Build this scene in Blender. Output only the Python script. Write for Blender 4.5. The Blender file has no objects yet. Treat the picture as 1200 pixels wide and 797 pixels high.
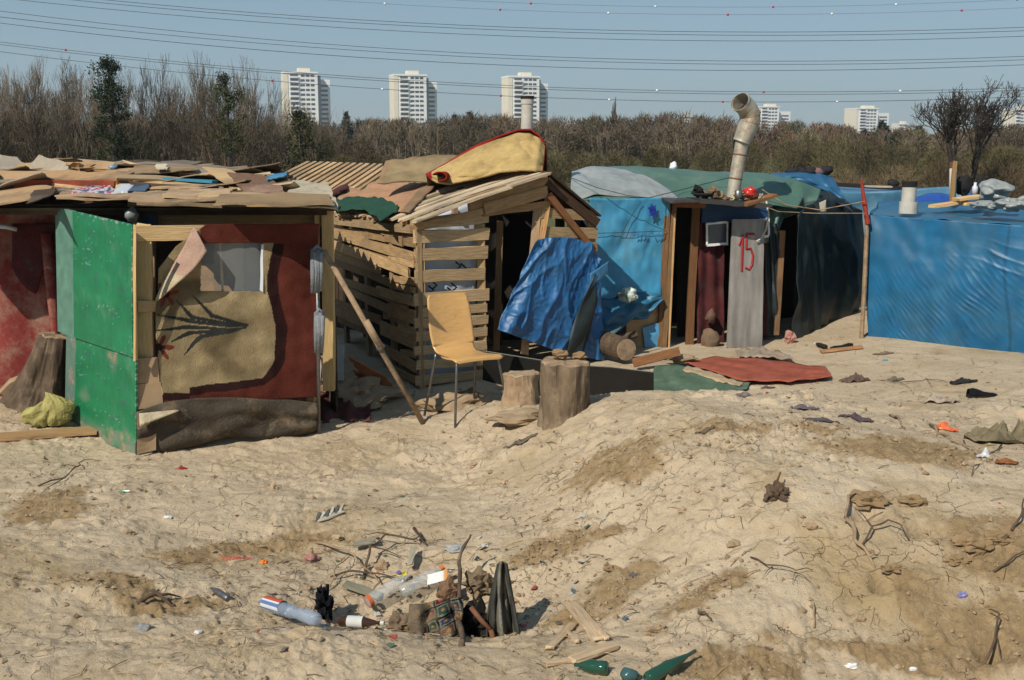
import bpy, math, random
import numpy as np
from mathutils import Vector, Matrix, noise as mn
R = random.Random(7)
V = Vector
PI = math.pi
sc = bpy.context.scene
col = sc.collection

# ------------------------------------------------------------------ camera
H = 2.1; TH = math.radians(10.3); F = 1287.0; CY = 398.5
cd = bpy.data.cameras.new('camera'); cam = bpy.data.objects.new('camera', cd); col.objects.link(cam)
cam.location = (0, 0, H); cam.rotation_euler = (PI/2 - TH, 0, 0)
cd.sensor_width = 36; cd.lens = 36*F/1200; cd.clip_start = .05; cd.clip_end = 6000
sc.camera = cam

def Z(py, Y): return H - Y*math.tan(TH + math.atan((py-CY)/F))
def X(px, Y, z): return (px-600)/F*(Y*math.cos(TH) + (H-z)*math.sin(TH))
def P(px, py, Y):
    z = Z(py, Y); return V((X(px, Y, z), Y, z))
def ray(px, py):
    return V(((px-600)/F, math.cos(TH)-(py-CY)/F*math.sin(TH), -math.sin(TH)-(py-CY)/F*math.cos(TH))).normalized()
def onplane(px, py, p0, n, off=0.0):
    d = ray(px, py); o = V((0, 0, H)); n = V(n).normalized(); p0 = V(p0) + n*off
    return o + d*((p0-o).dot(n)/d.dot(n))
def lp(L, u):
    """piecewise-linear list sampled at u in 0..1"""
    t = max(0, min(.99999, u))*(len(L)-1); i = int(t); f = t-i
    a, b = L[i], L[i+1]
    if isinstance(a, (int, float)): return a*(1-f)+b*f
    if isinstance(a, tuple): return tuple(p*(1-f)+q*f for p, q in zip(a, b))
    return a.lerp(b, f)
def sm(a, b, x):
    t = np.clip((np.asarray(x, float)-a)/(b-a), 0, 1); return t*t*(3-2*t)

# ------------------------------------------------------------------ numpy noise and the terrain height
def vnoise(x, y, s=0):
    xi = np.floor(x).astype(np.int64); yi = np.floor(y).astype(np.int64)
    fx = x-xi; fy = y-yi
    fx = fx*fx*fx*(fx*(fx*6-15)+10); fy = fy*fy*fy*(fy*(fy*6-15)+10)
    def h(a, b):
        n = (a*374761393 + b*668265263 + s*1442695041) & 0xffffffff
        n = ((n ^ (n >> 13))*1274126177) & 0xffffffff
        n = ((n ^ (n >> 15))*2246822519) & 0xffffffff
        return (n ^ (n >> 16))/4294967295.0*2-1
    a = h(xi, yi); b = h(xi+1, yi); c = h(xi, yi+1); d = h(xi+1, yi+1)
    return (a*(1-fx)+b*fx)*(1-fy) + (c*(1-fx)+d*fx)*fy
def fbm(x, y, wl, octs, s=0, gain=.5):
    t = 0; a = 1.0; r = 0.0
    for k in range(octs):
        ang = .6+1.1*k; c, n = math.cos(ang), math.sin(ang)
        t = t + a*vnoise((x*c-y*n)/wl+17*k, (x*n+y*c)/wl-9*k, s+k); a *= gain; wl *= .5
    return t
def g2(x, y, cx, cy, sx, sy, rot=0):
    c, s = math.cos(rot), math.sin(rot); dx = x-cx; dy = y-cy
    return np.exp(-((dx*c+dy*s)/sx)**2 - ((-dx*s+dy*c)/sy)**2)
# patches of loose darker soil: (x, y, sx, sy, rot, height)
LOOSE = []
def hbase(x, y):
    m = .42*sm(-.2, 1.25, x+.25*(y-6))*sm(3.7, 5.6, y+.18*(x-1))*(1-sm(7.2, 8.5, y+.25*(x-1.2)))
    m = m + .10*sm(2.6, 4.0, x)*sm(6, 8, y)*(1-sm(12, 16, y))
    z = m + .10*g2(x, y, 1.35, 6.2, 1.2, .95)
    z = z + .07*g2(x, y, -1.3, 4.15, 1.5, .33, .05)                # near lip in front of the rubbish hollow
    z = z - .20*g2(x, y, -.42, 4.92, .62, .34, -.12)               # the hollow
    z = z - .06*g2(x, y, -1.5, 5.6, 1.0, .5, -.35)
    z = z + .06*g2(x, y, -3.2, 5.0, 1.6, .6)
    z = z + .10*g2(x, y, -.35, 7.9, .55, .45)                      # heap under the chair
    z = z - .05*g2(x, y, -1.1, 8.6, .6, .5)
    z = z + .06*g2(x, y, 1.2, 9.9, .9, .5)
    z = z - .12*g2(x, y, 1.9, 4.1, .9, .35, .2)
    z = z + .07*g2(x, y, 1.05, 4.45, .35, .25, .5)
    return z
def loosemask(x, y):
    m = np.zeros_like(x)
    wx = x + .12*fbm(x, y, .5, 3, 70); wy = y + .12*fbm(x, y, .5, 3, 80)
    for (cx, cy, sx, sy, rot, h) in LOOSE: m = np.maximum(m, g2(wx, wy, cx, cy, sx, sy, rot))
    return sm(.25, .8, m)*.92
def hgt(x, y, fine=True):
    x = np.asarray(x, float); y = np.asarray(y, float)
    near = 1-sm(8.0, 10.0, y); mid = 1-sm(20, 60, y)
    z = hbase(x, y)
    z = z + .036*fbm(x, y, 1.3, 3, 3)*(.35+.65*near)*mid
    if fine:
        z = z + .014*fbm(x*1.0, y*1.25, .36, 4, 11, .55)*near
        bl = fbm(x*1.0, y*1.2, .17, 3, 131, .6); z = z + .015*np.maximum(bl-.25, 0)*sm(-.1, .5, fbm(x, y, .9, 2, 141))*near*2
        rg = 1-np.abs(fbm(x*1.0+.3*y, y*1.6, .30, 3, 31)); z = z - .012*np.clip(rg-.8, 0, 1)*5*.35*near
        # crust plates: flattened steps
        for (fx_, fy_, fa_, fd_) in FEET: z = z - fd_*g2(x, y, fx_, fy_, .13, .05, fa_) + fd_*.35*g2(x, y, fx_, fy_, .19, .09, fa_)
        st = fbm(x, y, .5, 3, 57); z = z + .011*sm(-.03, .03, st-.08)*near - .009*sm(-.03, .03, fbm(x+3, y*1.3, .36, 3, 63)-.2)*near
        for (cx, cy, sx, sy, rot, h) in LOOSE: z = z + h*g2(x, y, cx, cy, sx, sy, rot)
        for (hx, hy, hr, hd) in HOLES: z = z - hd*g2(x, y, hx, hy, hr*1.05, hr*.75) + hd*.16*g2(x, y, hx, hy-hr*1.9, hr*2.2, hr*.9)
        lm = loosemask(x, y)
        rug_ = sm(-.1, .5, fbm(x, y, .7, 3, 151)); z = z + near*(.0022+.0085*lm+.006*rug_)*fbm(x, y, .05, 3, 91, .65)
    z = z + 1.4*sm(60, 300, y)*0
    return z
HOLES = []
_r = random.Random(44); FEET = [(_r.uniform(-3, 3.6), _r.uniform(4.6, 9.2), _r.uniform(0, 3.1), _r.uniform(.012, .024)) for _ in range(46)]
def G(px, py, off=0.0):
    d = ray(px, py); o = V((0, 0, H))
    ts = np.arange(2.5, 60, .02)
    xs = d.x*ts; ys = d.y*ts; zs = H+d.z*ts
    k = int(np.argmax(zs < hgt(xs, ys))) ; t = ts[k]-.01
    p = o+d*t
    return V((p.x, p.y, float(hgt(p.x, p.y))+off))
def gz(x, y, off=0.0): return float(hgt(x, y))+off
L_ = []; H_ = []
for (px, py, sx, sy, rot, h) in [(650, 655, .26, .16, .2, .045), (700, 700, .25, .14, 0, .01), (725, 548, .36, .30, .1, .035), (1050, 530, .5, .28, -.3, .03), (1150, 740, .42, .2, .3, .02), (1080, 690, .2, .12, 0, .01),
        (60, 590, .35, .3, 0, .0), (870, 790, .45, .2, 0, .04), (500, 742, .35, .07, 0, .015), (1170, 640, .35, .3, 0, .02), (870, 505, .28, .16, 0, .02), (940, 500, .2, .12, 0, .02),
        (300, 640, .6, .2, .3, .0), (160, 690, .5, .14, 0, .0), (1060, 780, .5, .12, 0, .02), (830, 690, .2, .12, 0, .015), (700, 640, .1, .08, 0, .02)]:
    p = G(px, py); L_.append((p.x, p.y, sx, sy, rot, h))
for (px, py, r, d) in [(1088, 626, .06, .14), (1038, 682, .05, .12), (1014, 597, .055, .09), (720, 664, .035, .08), (920, 735, .035, .06), (1160, 770, .05, .08)]:
    p = G(px, py); H_.append((p.x, p.y, r, d*1.5))
LOOSE.extend(L_); HOLES.extend(H_)

# ------------------------------------------------------------------ materials
MC = {}
def mat(name, a, b=None, scale=4, rough=.85, bump=.3, bscale=25, uv=False, st=(1, 1, 1), spec=.3, metal=0, vcol=False,
        alpha=1, trans=0, c=None, cscale=1.2, clo=.5, chi=.7, wrinkle=0, wscale=6, backside=None, sub=0, detail=6, coat=0):
    m = bpy.data.materials.new(name); m.use_nodes = True; n = m.node_tree.nodes; l = m.node_tree.links
    bs = n['Principled BSDF']
    tc = n.new('ShaderNodeTexCoord'); mp = n.new('ShaderNodeMapping'); mp.inputs['Scale'].default_value = st
    l.new(tc.outputs['UV' if uv else 'Object'], mp.inputs['Vector'])
    nz = n.new('ShaderNodeTexNoise'); nz.inputs['Scale'].default_value = scale; nz.inputs['Detail'].default_value = detail; nz.inputs['Roughness'].default_value = .65
    l.new(mp.outputs[0], nz.inputs['Vector'])
    mr = n.new('ShaderNodeMapRange'); mr.inputs[1].default_value = .32; mr.inputs[2].default_value = .68
    l.new(nz.outputs[0], mr.inputs[0])
    mx = n.new('ShaderNodeMix'); mx.data_type = 'RGBA'
    mx.inputs[6].default_value = (*a, 1); mx.inputs[7].default_value = (*(b or a), 1); l.new(mr.outputs[0], mx.inputs[0])
    out = mx.outputs[2]
    if c:
        n2 = n.new('ShaderNodeTexNoise'); n2.inputs['Scale'].default_value = cscale; n2.inputs['Detail'].default_value = 7; n2.inputs['Roughness'].default_value = .7
        l.new(tc.outputs['Object'], n2.inputs['Vector'])
        m2 = n.new('ShaderNodeMapRange'); m2.inputs[1].default_value = clo; m2.inputs[2].default_value = chi; l.new(n2.outputs[0], m2.inputs[0])
        x2 = n.new('ShaderNodeMix'); x2.data_type = 'RGBA'; l.new(m2.outputs[0], x2.inputs[0]); l.new(out, x2.inputs[6]); x2.inputs[7].default_value = (*c, 1)
        out = x2.outputs[2]
    if vcol:
        at = n.new('ShaderNodeAttribute'); at.attribute_name = 'Col'
        x3 = n.new('ShaderNodeMix'); x3.data_type = 'RGBA'; x3.blend_type = 'MULTIPLY'; x3.inputs[0].default_value = 1
        l.new(out, x3.inputs[6]); l.new(at.outputs[0], x3.inputs[7]); out = x3.outputs[2]
    l.new(out, bs.inputs['Base Color'])
    bs.inputs['Roughness'].default_value = rough; bs.inputs['Specular IOR Level'].default_value = spec; bs.inputs['Metallic'].default_value = metal
    bs.inputs['Alpha'].default_value = alpha; bs.inputs['Transmission Weight'].default_value = trans
    if coat: bs.inputs['Coat Weight'].default_value = coat; bs.inputs['Coat Roughness'].default_value = .1
    prev = None
    if wrinkle:
        w = n.new('ShaderNodeTexNoise'); w.noise_type = 'RIDGED_MULTIFRACTAL'; w.inputs['Scale'].default_value = wscale; w.inputs['Detail'].default_value = 3; w.inputs['Distortion'].default_value = .6
        mp2 = n.new('ShaderNodeMapping'); mp2.inputs['Rotation'].default_value = (0, .7, 0); mp2.inputs['Scale'].default_value = (1, 1, .35)
        l.new(tc.outputs['Object'], mp2.inputs[0]); l.new(mp2.outputs[0], w.inputs['Vector'])
        bw = n.new('ShaderNodeBump'); bw.inputs['Strength'].default_value = wrinkle; bw.inputs['Distance'].default_value = .02
        l.new(w.outputs[0], bw.inputs['Height']); prev = bw.outputs[0]
    if bump:
        nb = n.new('ShaderNodeTexNoise'); nb.inputs['Scale'].default_value = bscale; nb.inputs['Detail'].default_value = 5
        l.new(mp.outputs[0], nb.inputs['Vector'])
        bp = n.new('ShaderNodeBump'); bp.inputs['Strength'].default_value = bump; bp.inputs['Distance'].default_value = .01
        l.new(nb.outputs[0], bp.inputs['Height'])
        if prev: l.new(prev, bp.inputs['Normal'])
        prev = bp.outputs[0]
    if prev: l.new(prev, bs.inputs['Normal'])
    MC[name] = m
    return m
W = dict(uv=True, st=(1.2, 14, 14), scale=5, bscale=9, bump=.5, vcol=True, rough=.85, spec=.2)
mat('wood_raw', (.50, .35, .19), (.30, .195, .10), c=(.16, .12, .08), clo=.50, chi=.75, **W)
mat('wood_new', (.60, .45, .24), (.46, .31, .15), c=(.3, .2, .1), clo=.6, chi=.8, **W)
mat('wood_grey', (.30, .255, .20), (.19, .155, .12), c=(.36, .31, .25), **W)
mat('wood_weathered', (.54, .42, .28), (.32, .24, .15), c=(.18, .15, .11), clo=.48, chi=.72, **W)
mat('wood_dark', (.10, .065, .04), (.05, .032, .02), c=(.15, .11, .08), **W)
mat('cardboard', (.42, .29, .17), (.33, .22, .125), c=(.2, .145, .1), scale=3, bump=.2, bscale=12, vcol=True, cscale=3)
mat('plywood', (.47, .34, .20), (.38, .26, .14), c=(.25, .18, .11), scale=3, st=(1, 1, 6), bump=.15, vcol=True)
mat('green_board', (.006, .135, .052), (.010, .175, .072), c=(.07, .21, .12), clo=.54, chi=.78, cscale=3.5, scale=3, rough=.55, spec=.35, bump=.2, bscale=60, vcol=True)
mat('red_rug', (.30, .055, .045), (.20, .035, .03), c=(.34, .22, .16), cscale=5, clo=.45, chi=.7, scale=30, bump=1, bscale=160, rough=.95)
mat('dark_rug', (.11, .022, .022), (.05, .012, .014), c=(.10, .08, .07), cscale=6, clo=.55, chi=.8, scale=12, bump=1, bscale=120, rough=.95)
mat('carpet', (1, 1, 1), (.72, .70, .68), scale=10, bump=1, bscale=150, rough=.97, vcol=True, spec=.05, detail=9)
mat('rag', (1, 1, 1), (.7, .7, .7), scale=14, bump=.6, bscale=60, rough=.95, vcol=True, spec=.1, wrinkle=.3, wscale=9)
mat('brown_felt', (.085, .065, .045), (.04, .032, .022), c=(.24, .18, .11), cscale=3, scale=7, bump=.7, bscale=70, rough=.95, wrinkle=.3)
mat('blue_tarp', (.012, .085, .23), (.018, .115, .28), c=(.035, .14, .27), cscale=2.2, scale=3, rough=.46, spec=.55, bump=.12, bscale=200, wrinkle=.55, wscale=5, vcol=True)
mat('pale_blue_tarp', (.04, .22, .38), (.05, .26, .42), c=(.12, .28, .38), cscale=3, scale=3, rough=.42, spec=.45, bump=.1, bscale=200, wrinkle=.35, wscale=4, vcol=True)
mat('dusty_blue_tarp', (.007, .088, .20), (.010, .115, .235), c=(.045, .12, .17), cscale=2.4, clo=.46, chi=.85, scale=4, rough=.42, spec=.4, bump=.12, bscale=200, wrinkle=.3, wscale=3.5, vcol=True)
mat('green_tarp', (.06, .125, .09), (.08, .16, .115), c=(.13, .19, .15), cscale=2, scale=3, rough=.45, spec=.45, bump=.1, bscale=200, wrinkle=.35, wscale=3)
mat('dark_tarp', (.010, .018, .02), (.018, .026, .027), c=(.03, .04, .04), cscale=3, scale=5, rough=.5, spec=.4, bump=.15, bscale=90, wrinkle=.7, wscale=4)
mat('grey_plastic', (.22, .24, .235), (.32, .34, .33), c=(.17, .19, .18), cscale=3, scale=4, rough=.35, spec=.5, bump=.2, bscale=30, wrinkle=.6, wscale=7)
mat('white_plastic', (.62, .64, .66), (.50, .52, .55), scale=4, rough=.4, spec=.5, bump=.2, bscale=20, wrinkle=.5, wscale=6, vcol=True)
mat('rust', (.20, .085, .04), (.10, .045, .025), scale=9, rough=.8, bump=.4, bscale=50)
mat('zinc', (.50, .46, .37), (.36, .31, .23), c=(.24, .14, .08), cscale=7, clo=.50, chi=.70, scale=7, rough=.5, metal=.35, spec=.5, bump=.2, bscale=30)
mat('flue_white', (.52, .50, .44), (.40, .37, .31), c=(.10, .09, .08), cscale=6, clo=.6, chi=.75, scale=8, rough=.6, bump=.2)
mat('steel', (.25, .25, .25), (.16, .15, .14), scale=20, rough=.4, metal=.8, bump=.1)
mat('soot', (.012, .011, .01), (.02, .018, .016), rough=.9, bump=.3)
mat('inside_shade_paint', (.03, .024, .02), (.015, .012, .01), rough=.95, bump=.3)  # near-black colour standing in for the shade inside the shacks
mat('bark', (.12, .08, .05), (.055, .037, .025), c=(.20, .145, .095), cscale=4, scale=14, st=(1, 1, .35), rough=.95, bump=1, bscale=24)
mat('bark_pale', (.20, .145, .09), (.09, .062, .04), c=(.30, .235, .155), cscale=5, scale=12, st=(1, 1, .3), rough=.95, bump=1, bscale=22)
mat('dusty', (1, 1, 1), (.72, .72, .72), scale=9, rough=.95, bump=.6, bscale=60, vcol=True, spec=.1, c=(1.6, 1.5, 1.3), cscale=4, clo=.55, chi=.8)
mat('bluish_plastic', (.25, .34, .46), (.45, .5, .58), scale=12, rough=.12, spec=.6, alpha=.5, bump=.3, bscale=30)
mat('cut_wood', (.36, .25, .15), (.24, .165, .10), c=(.14, .10, .07), cscale=6, scale=12, rough=.9, bump=.5, bscale=30)
mat('chair_ply', (.60, .36, .135), (.50, .28, .095), uv=True, st=(1, 9, 1), scale=5, c=(.12, .08, .05), cscale=5, clo=.68, chi=.74, rough=.38, spec=.45, bump=.05, coat=.15)
mat('terracotta', (.58, .20, .07), (.46, .15, .055), c=(.3, .12, .06), scale=6, rough=.85, bump=.3, bscale=40)
mat('painted', (1, 1, 1), (.82, .82, .82), scale=8, rough=.55, bump=.15, bscale=30, vcol=True)
mat('gloss', (1, 1, 1), (.85, .85, .85), scale=6, rough=.22, spec=.5, bump=.05, vcol=True)
mat('paper', (1, 1, 1), (.85, .84, .8), scale=20, rough=.8, bump=.2, vcol=True)
mat('clear_plastic', (.62, .64, .62), (.45, .47, .46), scale=12, rough=.12, spec=.6, alpha=.33, bump=.3, bscale=30)
mat('window_film', (.55, .58, .58), (.42, .45, .45), scale=5, rough=.15, spec=.6, alpha=.30, bump=.1, bscale=8)
mat('brown_glass', (.05, .02, .008), (.035, .015, .006), rough=.06, spec=.7, bump=0)
mat('green_glass', (.015, .07, .04), (.01, .05, .03), rough=.06, spec=.7, bump=0)
mat('balcony_white', (.80, .79, .76), (.72, .71, .68), rough=.8, bump=0)
mat('tower_cream', (.76, .69, .55), (.70, .63, .50), scale=.3, rough=.85, bump=0)
mat('tower_white', (.80, .80, .77), (.75, .75, .72), scale=.3, rough=.85, bump=0)
mat('tower_shade', (.30, .31, .32), (.26, .27, .28), scale=.3, rough=.85, bump=0)  # darker copy of the tower white, shade put into the colour
mat('pane', (.045, .055, .07), (.09, .10, .12), scale=.4, rough=.2, spec=.6, bump=0)
mat('cable', (.05, .055, .06), rough=.6, bump=0)
mat('twig_brown', (.19, .145, .10), (.13, .10, .07), scale=.5, rough=.95, bump=0, vcol=True)
mat('twig_dark', (.05, .04, .032), (.035, .028, .024), scale=2, rough=.95, bump=0)
mat('leaf', (1, 1, 1), (.75, .75, .75), scale=.8, rough=.85, bump=0, vcol=True, spec=.15)
mat('soil_clod', (.36, .27, .175), (.25, .175, .10), scale=6, rough=.98, bump=.5, bscale=90, spec=.1, vcol=True)

def ground_material():
    m = bpy.data.materials.new('dry_earth'); m.use_nodes = True; n = m.node_tree.nodes; l = m.node_tree.links
    bs = n['Principled BSDF']; bs.inputs['Roughness'].default_value = .97; bs.inputs['Specular IOR Level'].default_value = .12
    tc = n.new('ShaderNodeTexCoord')
    def noise(s, d=8, r=.65, dist=0):
        t = n.new('ShaderNodeTexNoise'); t.inputs['Scale'].default_value = s; t.inputs['Detail'].default_value = d; t.inputs['Roughness'].default_value = r; t.inputs['Distortion'].default_value = dist
        l.new(tc.outputs['Object'], t.inputs['Vector']); return t.outputs[0]
    def mr(i, a, b, c=0, d=1):
        t = n.new('ShaderNodeMapRange'); t.inputs[1].default_value = a; t.inputs[2].default_value = b; t.inputs[3].default_value = c; t.inputs[4].default_value = d
        l.new(i, t.inputs[0]); return t.outputs[0]
    def mix(f, a, b, bt='MIX'):
        t = n.new('ShaderNodeMix'); t.data_type = 'RGBA'; t.blend_type = bt
        for s, k in ((f, 0), (a, 6), (b, 7)):
            if isinstance(s, tuple): t.inputs[k].default_value = (*s, 1)
            elif isinstance(s, (int, float)): t.inputs[k].default_value = s
            else: l.new(s, t.inputs[k])
        return t.outputs[2]
    def math_(op, a, b):
        t = n.new('ShaderNodeMath'); t.operation = op
        for s, k in ((a, 0), (b, 1)):
            if isinstance(s, (int, float)): t.inputs[k].default_value = s
            else: l.new(s, t.inputs[k])
        return t.outputs[0]
    c1 = mix(mr(noise(1.6, 9, .7), .38, .62), (.60, .48, .33), (.51, .40, .265))
    c1 = mix(mr(noise(.7, 8, .7, .5), .52, .68), c1, (.42, .305, .16))
    c1 = mix(mr(noise(4.5, 9, .75), .55, .75), c1, (.36, .27, .16))
    at = n.new('ShaderNodeAttribute'); at.attribute_name = 'loose'
    cl = mix(mr(noise(26, 6, .8), .35, .65), (.41, .29, .155), (.29, .195, .10))
    fac = mr(math_('ADD', at.outputs['Fac'], mr(noise(9, 8, .75), .3, .7, -.5, .5)), .3, .9)
    c2 = mix(fac, c1, cl)
    # cracks in the crust
    def cracks(sc_, w, seed):
        vn = n.new('ShaderNodeTexVoronoi'); vn.feature = 'DISTANCE_TO_EDGE'; vn.inputs['Scale'].default_value = sc_
        mp = n.new('ShaderNodeMapping'); mp.inputs['Location'].default_value = (seed, seed*2, 0)
        nn = n.new('ShaderNodeTexNoise'); nn.inputs['Scale'].default_value = sc_*1.6; nn.inputs['Detail'].default_value = 5
        l.new(tc.outputs['Object'], nn.inputs['Vector'])
        ad = n.new('ShaderNodeVectorMath'); ad.operation = 'MULTIPLY_ADD'; ad.inputs[1].default_value = (.4/sc_*2,)*3
        l.new(nn.outputs['Color'], ad.inputs[0]); l.new(tc.outputs['Object'], ad.inputs[2]); l.new(ad.outputs[0], mp.inputs[0]); l.new(mp.outputs[0], vn.inputs['Vector'])
        return mr(vn.outputs[0], 0, w, 1, 0)
    msk = mr(noise(2.1, 6, .7), .46, .58)
    msk2 = mr(noise(3.3, 6, .7), .52, .62)
    ck = math_('MAXIMUM', math_('MULTIPLY', cracks(3.1, .009, 3), msk), math_('MULTIPLY', cracks(8, .02, 8), msk2))
    inv = math_('SUBTRACT', 1, fac); ck = math_('MULTIPLY', ck, inv)
    c3 = mix(math_('MULTIPLY', ck, .6), c2, (.13, .085, .045))
    # small grit and crumbs
    gr = mr(noise(60, 5, .8), .57, .68); c3 = mix(math_('MULTIPLY', gr, .55), c3, (.17, .12, .075))
    gw = mr(noise(45, 4, .8), .69, .74); c3 = mix(math_('MULTIPLY', gw, .5), c3, (.6, .52, .4))
    # far ground: dull winter grass
    sp = n.new('ShaderNodeSeparateXYZ'); l.new(tc.outputs['Object'], sp.inputs[0])
    far = mr(sp.outputs[1], 15, 24)
    cf = mix(mr(noise(.25, 8, .7), .4, .6), (.13, .12, .055), (.10, .12, .04))
    c4 = mix(far, c3, cf)
    l.new(c4, bs.inputs['Base Color'])
    h = math_('ADD', math_('MULTIPLY', noise(7, 12, .74), .9), math_('MULTIPLY', noise(38, 8, .8), .42))
    h = math_('ADD', h, math_('MULTIPLY', math_('MULTIPLY', noise(120, 4, .8), fac), .25))
    h = math_('SUBTRACT', h, math_('MULTIPLY', ck, .45))
    b = n.new('ShaderNodeBump'); b.inputs['Strength'].default_value = .8; b.inputs['Distance'].default_value = .045
    l.new(h, b.inputs['Height']); l.new(b.outputs[0], bs.inputs['Normal'])
    return m

# ------------------------------------------------------------------ mesh builder
class MB:
    def __init__(s): s.v = []; s.f = []; s.uv = []; s.c = []
    def face(s, idx, uvs, c=(1, 1, 1)):
        s.f.append(idx); s.uv.extend(uvs); s.c.extend([c]*len(idx) if not isinstance(c, list) else c)
    def plank(s, a, b, w, t, side=None, c=None, seg=3, jag=.004, warp=0.0, taper=1.0):
        """board from a to b; width w along side, thickness t across"""
        a = V(a); b = V(b); d = b-a; L = d.length; d.normalize()
        if side is None: side = V((0, 0, 1)) if abs(d.z) < .8 else V((1, 0, 0))
        side = V(side); side = (side-d*side.dot(d)).normalized(); nn = d.cross(side)
        if c is None: k = R.uniform(.72, 1.18); c = (k, k*R.uniform(.94, 1.02), k*R.uniform(.86, 1.04))
        ou, ov = R.uniform(0, 50), R.uniform(0, 50); o = len(s.v)
        ph = R.uniform(0, 6)
        for i in range(seg+1):
            u = i/seg; p = a+d*L*u + nn*warp*math.sin(PI*u+ph*0)
            ww = w/2*(1+(taper-1)*u)
            for (e, g) in ((-1, -1), (1, -1), (1, 1), (-1, 1)):
                s.v.append(p+side*(ww*e+R.uniform(-jag, jag))+nn*(t/2*g)+d*(R.uniform(-jag, jag)*2 if i in (0, seg) else 0))
        dd = [(0, w), (w, w+t), (w+t, 2*w+t), (2*w+t, 2*w+2*t)]
        for i in range(seg):
            for k in range(4):
                a0 = o+i*4+k; a1 = o+i*4+(k+1) % 4
                u0, u1 = L*i/seg+ou, L*(i+1)/seg+ou; v0, v1 = dd[k][0]+ov, dd[k][1]+ov
                s.face((a0, a1, a1+4, a0+4), [(u0, v0), (u0, v1), (u1, v1), (u1, v0)], c)
        e = o+seg*4
        s.face((o+3, o+2, o+1, o), [(ou, ov), (ou, ov+w), (ou+t, ov+w), (ou+t, ov)], c)
        s.face((e, e+1, e+2, e+3), [(ou, ov), (ou, ov+w), (ou+t, ov+w), (ou+t, ov)], c)
    def box(s, lo, hi, c=(1, 1, 1)):
        x0, y0, z0 = lo; x1, y1, z1 = hi; o = len(s.v)
        s.v += [V(p) for p in ((x0, y0, z0), (x1, y0, z0), (x1, y1, z0), (x0, y1, z0), (x0, y0, z1), (x1, y0, z1), (x1, y1, z1), (x0, y1, z1))]
        for q in ((0, 3, 2, 1), (4, 5, 6, 7), (0, 1, 5, 4), (1, 2, 6, 5), (2, 3, 7, 6), (3, 0, 4, 7)):
            s.face(tuple(o+k for k in q), [(s.v[o+k].x+s.v[o+k].y, s.v[o+k].z) for k in q], c)
    def tube(s, pts, r, n=8, c=(1, 1, 1), cap=True, squash=None):
        pts = [V(p) for p in pts]; N = len(pts)
        if isinstance(r, (int, float)): r = [r]*N
        o = len(s.v); up = V((0, 0, 1)); prev = None; acc = 0
        for i, p in enumerate(pts):
            d = (pts[min(i+1, N-1)]-pts[max(i-1, 0)]).normalized()
            if prev is None:
                q = V((1, 0, 0)) if abs(d.z) > .9 else up
                sd = d.cross(q).normalized()
            else: sd = (prev-d*prev.dot(d)).normalized()
            prev = sd; t = d.cross(sd)
            for k in range(n):
                an = 2*PI*k/n; s.v.append(p+(sd*math.cos(an)+t*math.sin(an)*(squash or 1))*r[i])
        for i in range(N-1):
            L = (pts[i+1]-pts[i]).length
            for k in range(n):
                k2 = (k+1) % n
                s.face((o+i*n+k, o+i*n+k2, o+(i+1)*n+k2, o+(i+1)*n+k), [(acc, k/n), (acc, (k+1)/n), (acc+L, (k+1)/n), (acc+L, k/n)], c)
            acc += L
        if cap:
            s.face(tuple(o+k for k in range(n))[::-1], [(0, 0)]*n, c); s.face(tuple(o+(N-1)*n+k for k in range(n)), [(0, 0)]*n, c)
    def grid(s, fn, nu, nv, cf=None):
        o = len(s.v); cc = []
        for j in range(nv+1):
            for i in range(nu+1):
                s.v.append(V(fn(i/nu, j/nv))); cc.append(cf(i/nu, j/nv) if cf else (1, 1, 1))
        for j in range(nv):
            for i in range(nu):
                q = (j*(nu+1)+i, j*(nu+1)+i+1, (j+1)*(nu+1)+i+1, (j+1)*(nu+1)+i)
                s.face(tuple(o+k for k in q), [(i/nu, j/nv), ((i+1)/nu, j/nv), ((i+1)/nu, (j+1)/nv), (i/nu, (j+1)/nv)], [cc[k] for k in q])
    def lathe(s, prof, n, M, cf=None):
        o = len(s.v)
        for (r, z) in prof:
            for k in range(n): s.v.append(M @ V((r*math.cos(2*PI*k/n), r*math.sin(2*PI*k/n), z)))
        for i in range(len(prof)-1):
            for k in range(n):
                k2 = (k+1) % n; c = cf((prof[i][1]+prof[i+1][1])/2, k/n) if cf else (1, 1, 1)
                s.face((o+i*n+k, o+i*n+k2, o+(i+1)*n+k2, o+(i+1)*n+k), [(0, 0)]*4, c)
    def blob(s, c0, rad, seed=0, amp=.25, nu=14, nv=9, c=(1, 1, 1), fr=1.6, rot=0):
        c0 = V(c0); o = len(s.v); cr, sr = math.cos(rot), math.sin(rot)
        for j in range(nv+1):
            for i in range(nu):
                a = 2*PI*i/nu; b = PI*j/nv-PI/2
                d = V((math.cos(a)*math.cos(b), math.sin(a)*math.cos(b), math.sin(b)))
                k = 1+amp*mn.noise(d*fr+V((seed*3.1, seed, 0)))*2
                x, y = d.x*rad[0]*k, d.y*rad[1]*k
                s.v.append(c0+V((x*cr-y*sr, x*sr+y*cr, d.z*rad[2]*k)))
        for j in range(nv):
            for i in range(nu):
                i2 = (i+1) % nu
                s.face((o+j*nu+i, o+j*nu+i2, o+(j+1)*nu+i2, o+(j+1)*nu+i), [(i/nu, j/nv), ((i+1)/nu, j/nv), ((i+1)/nu, (j+1)/nv), (i/nu, (j+1)/nv)], c)
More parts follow.
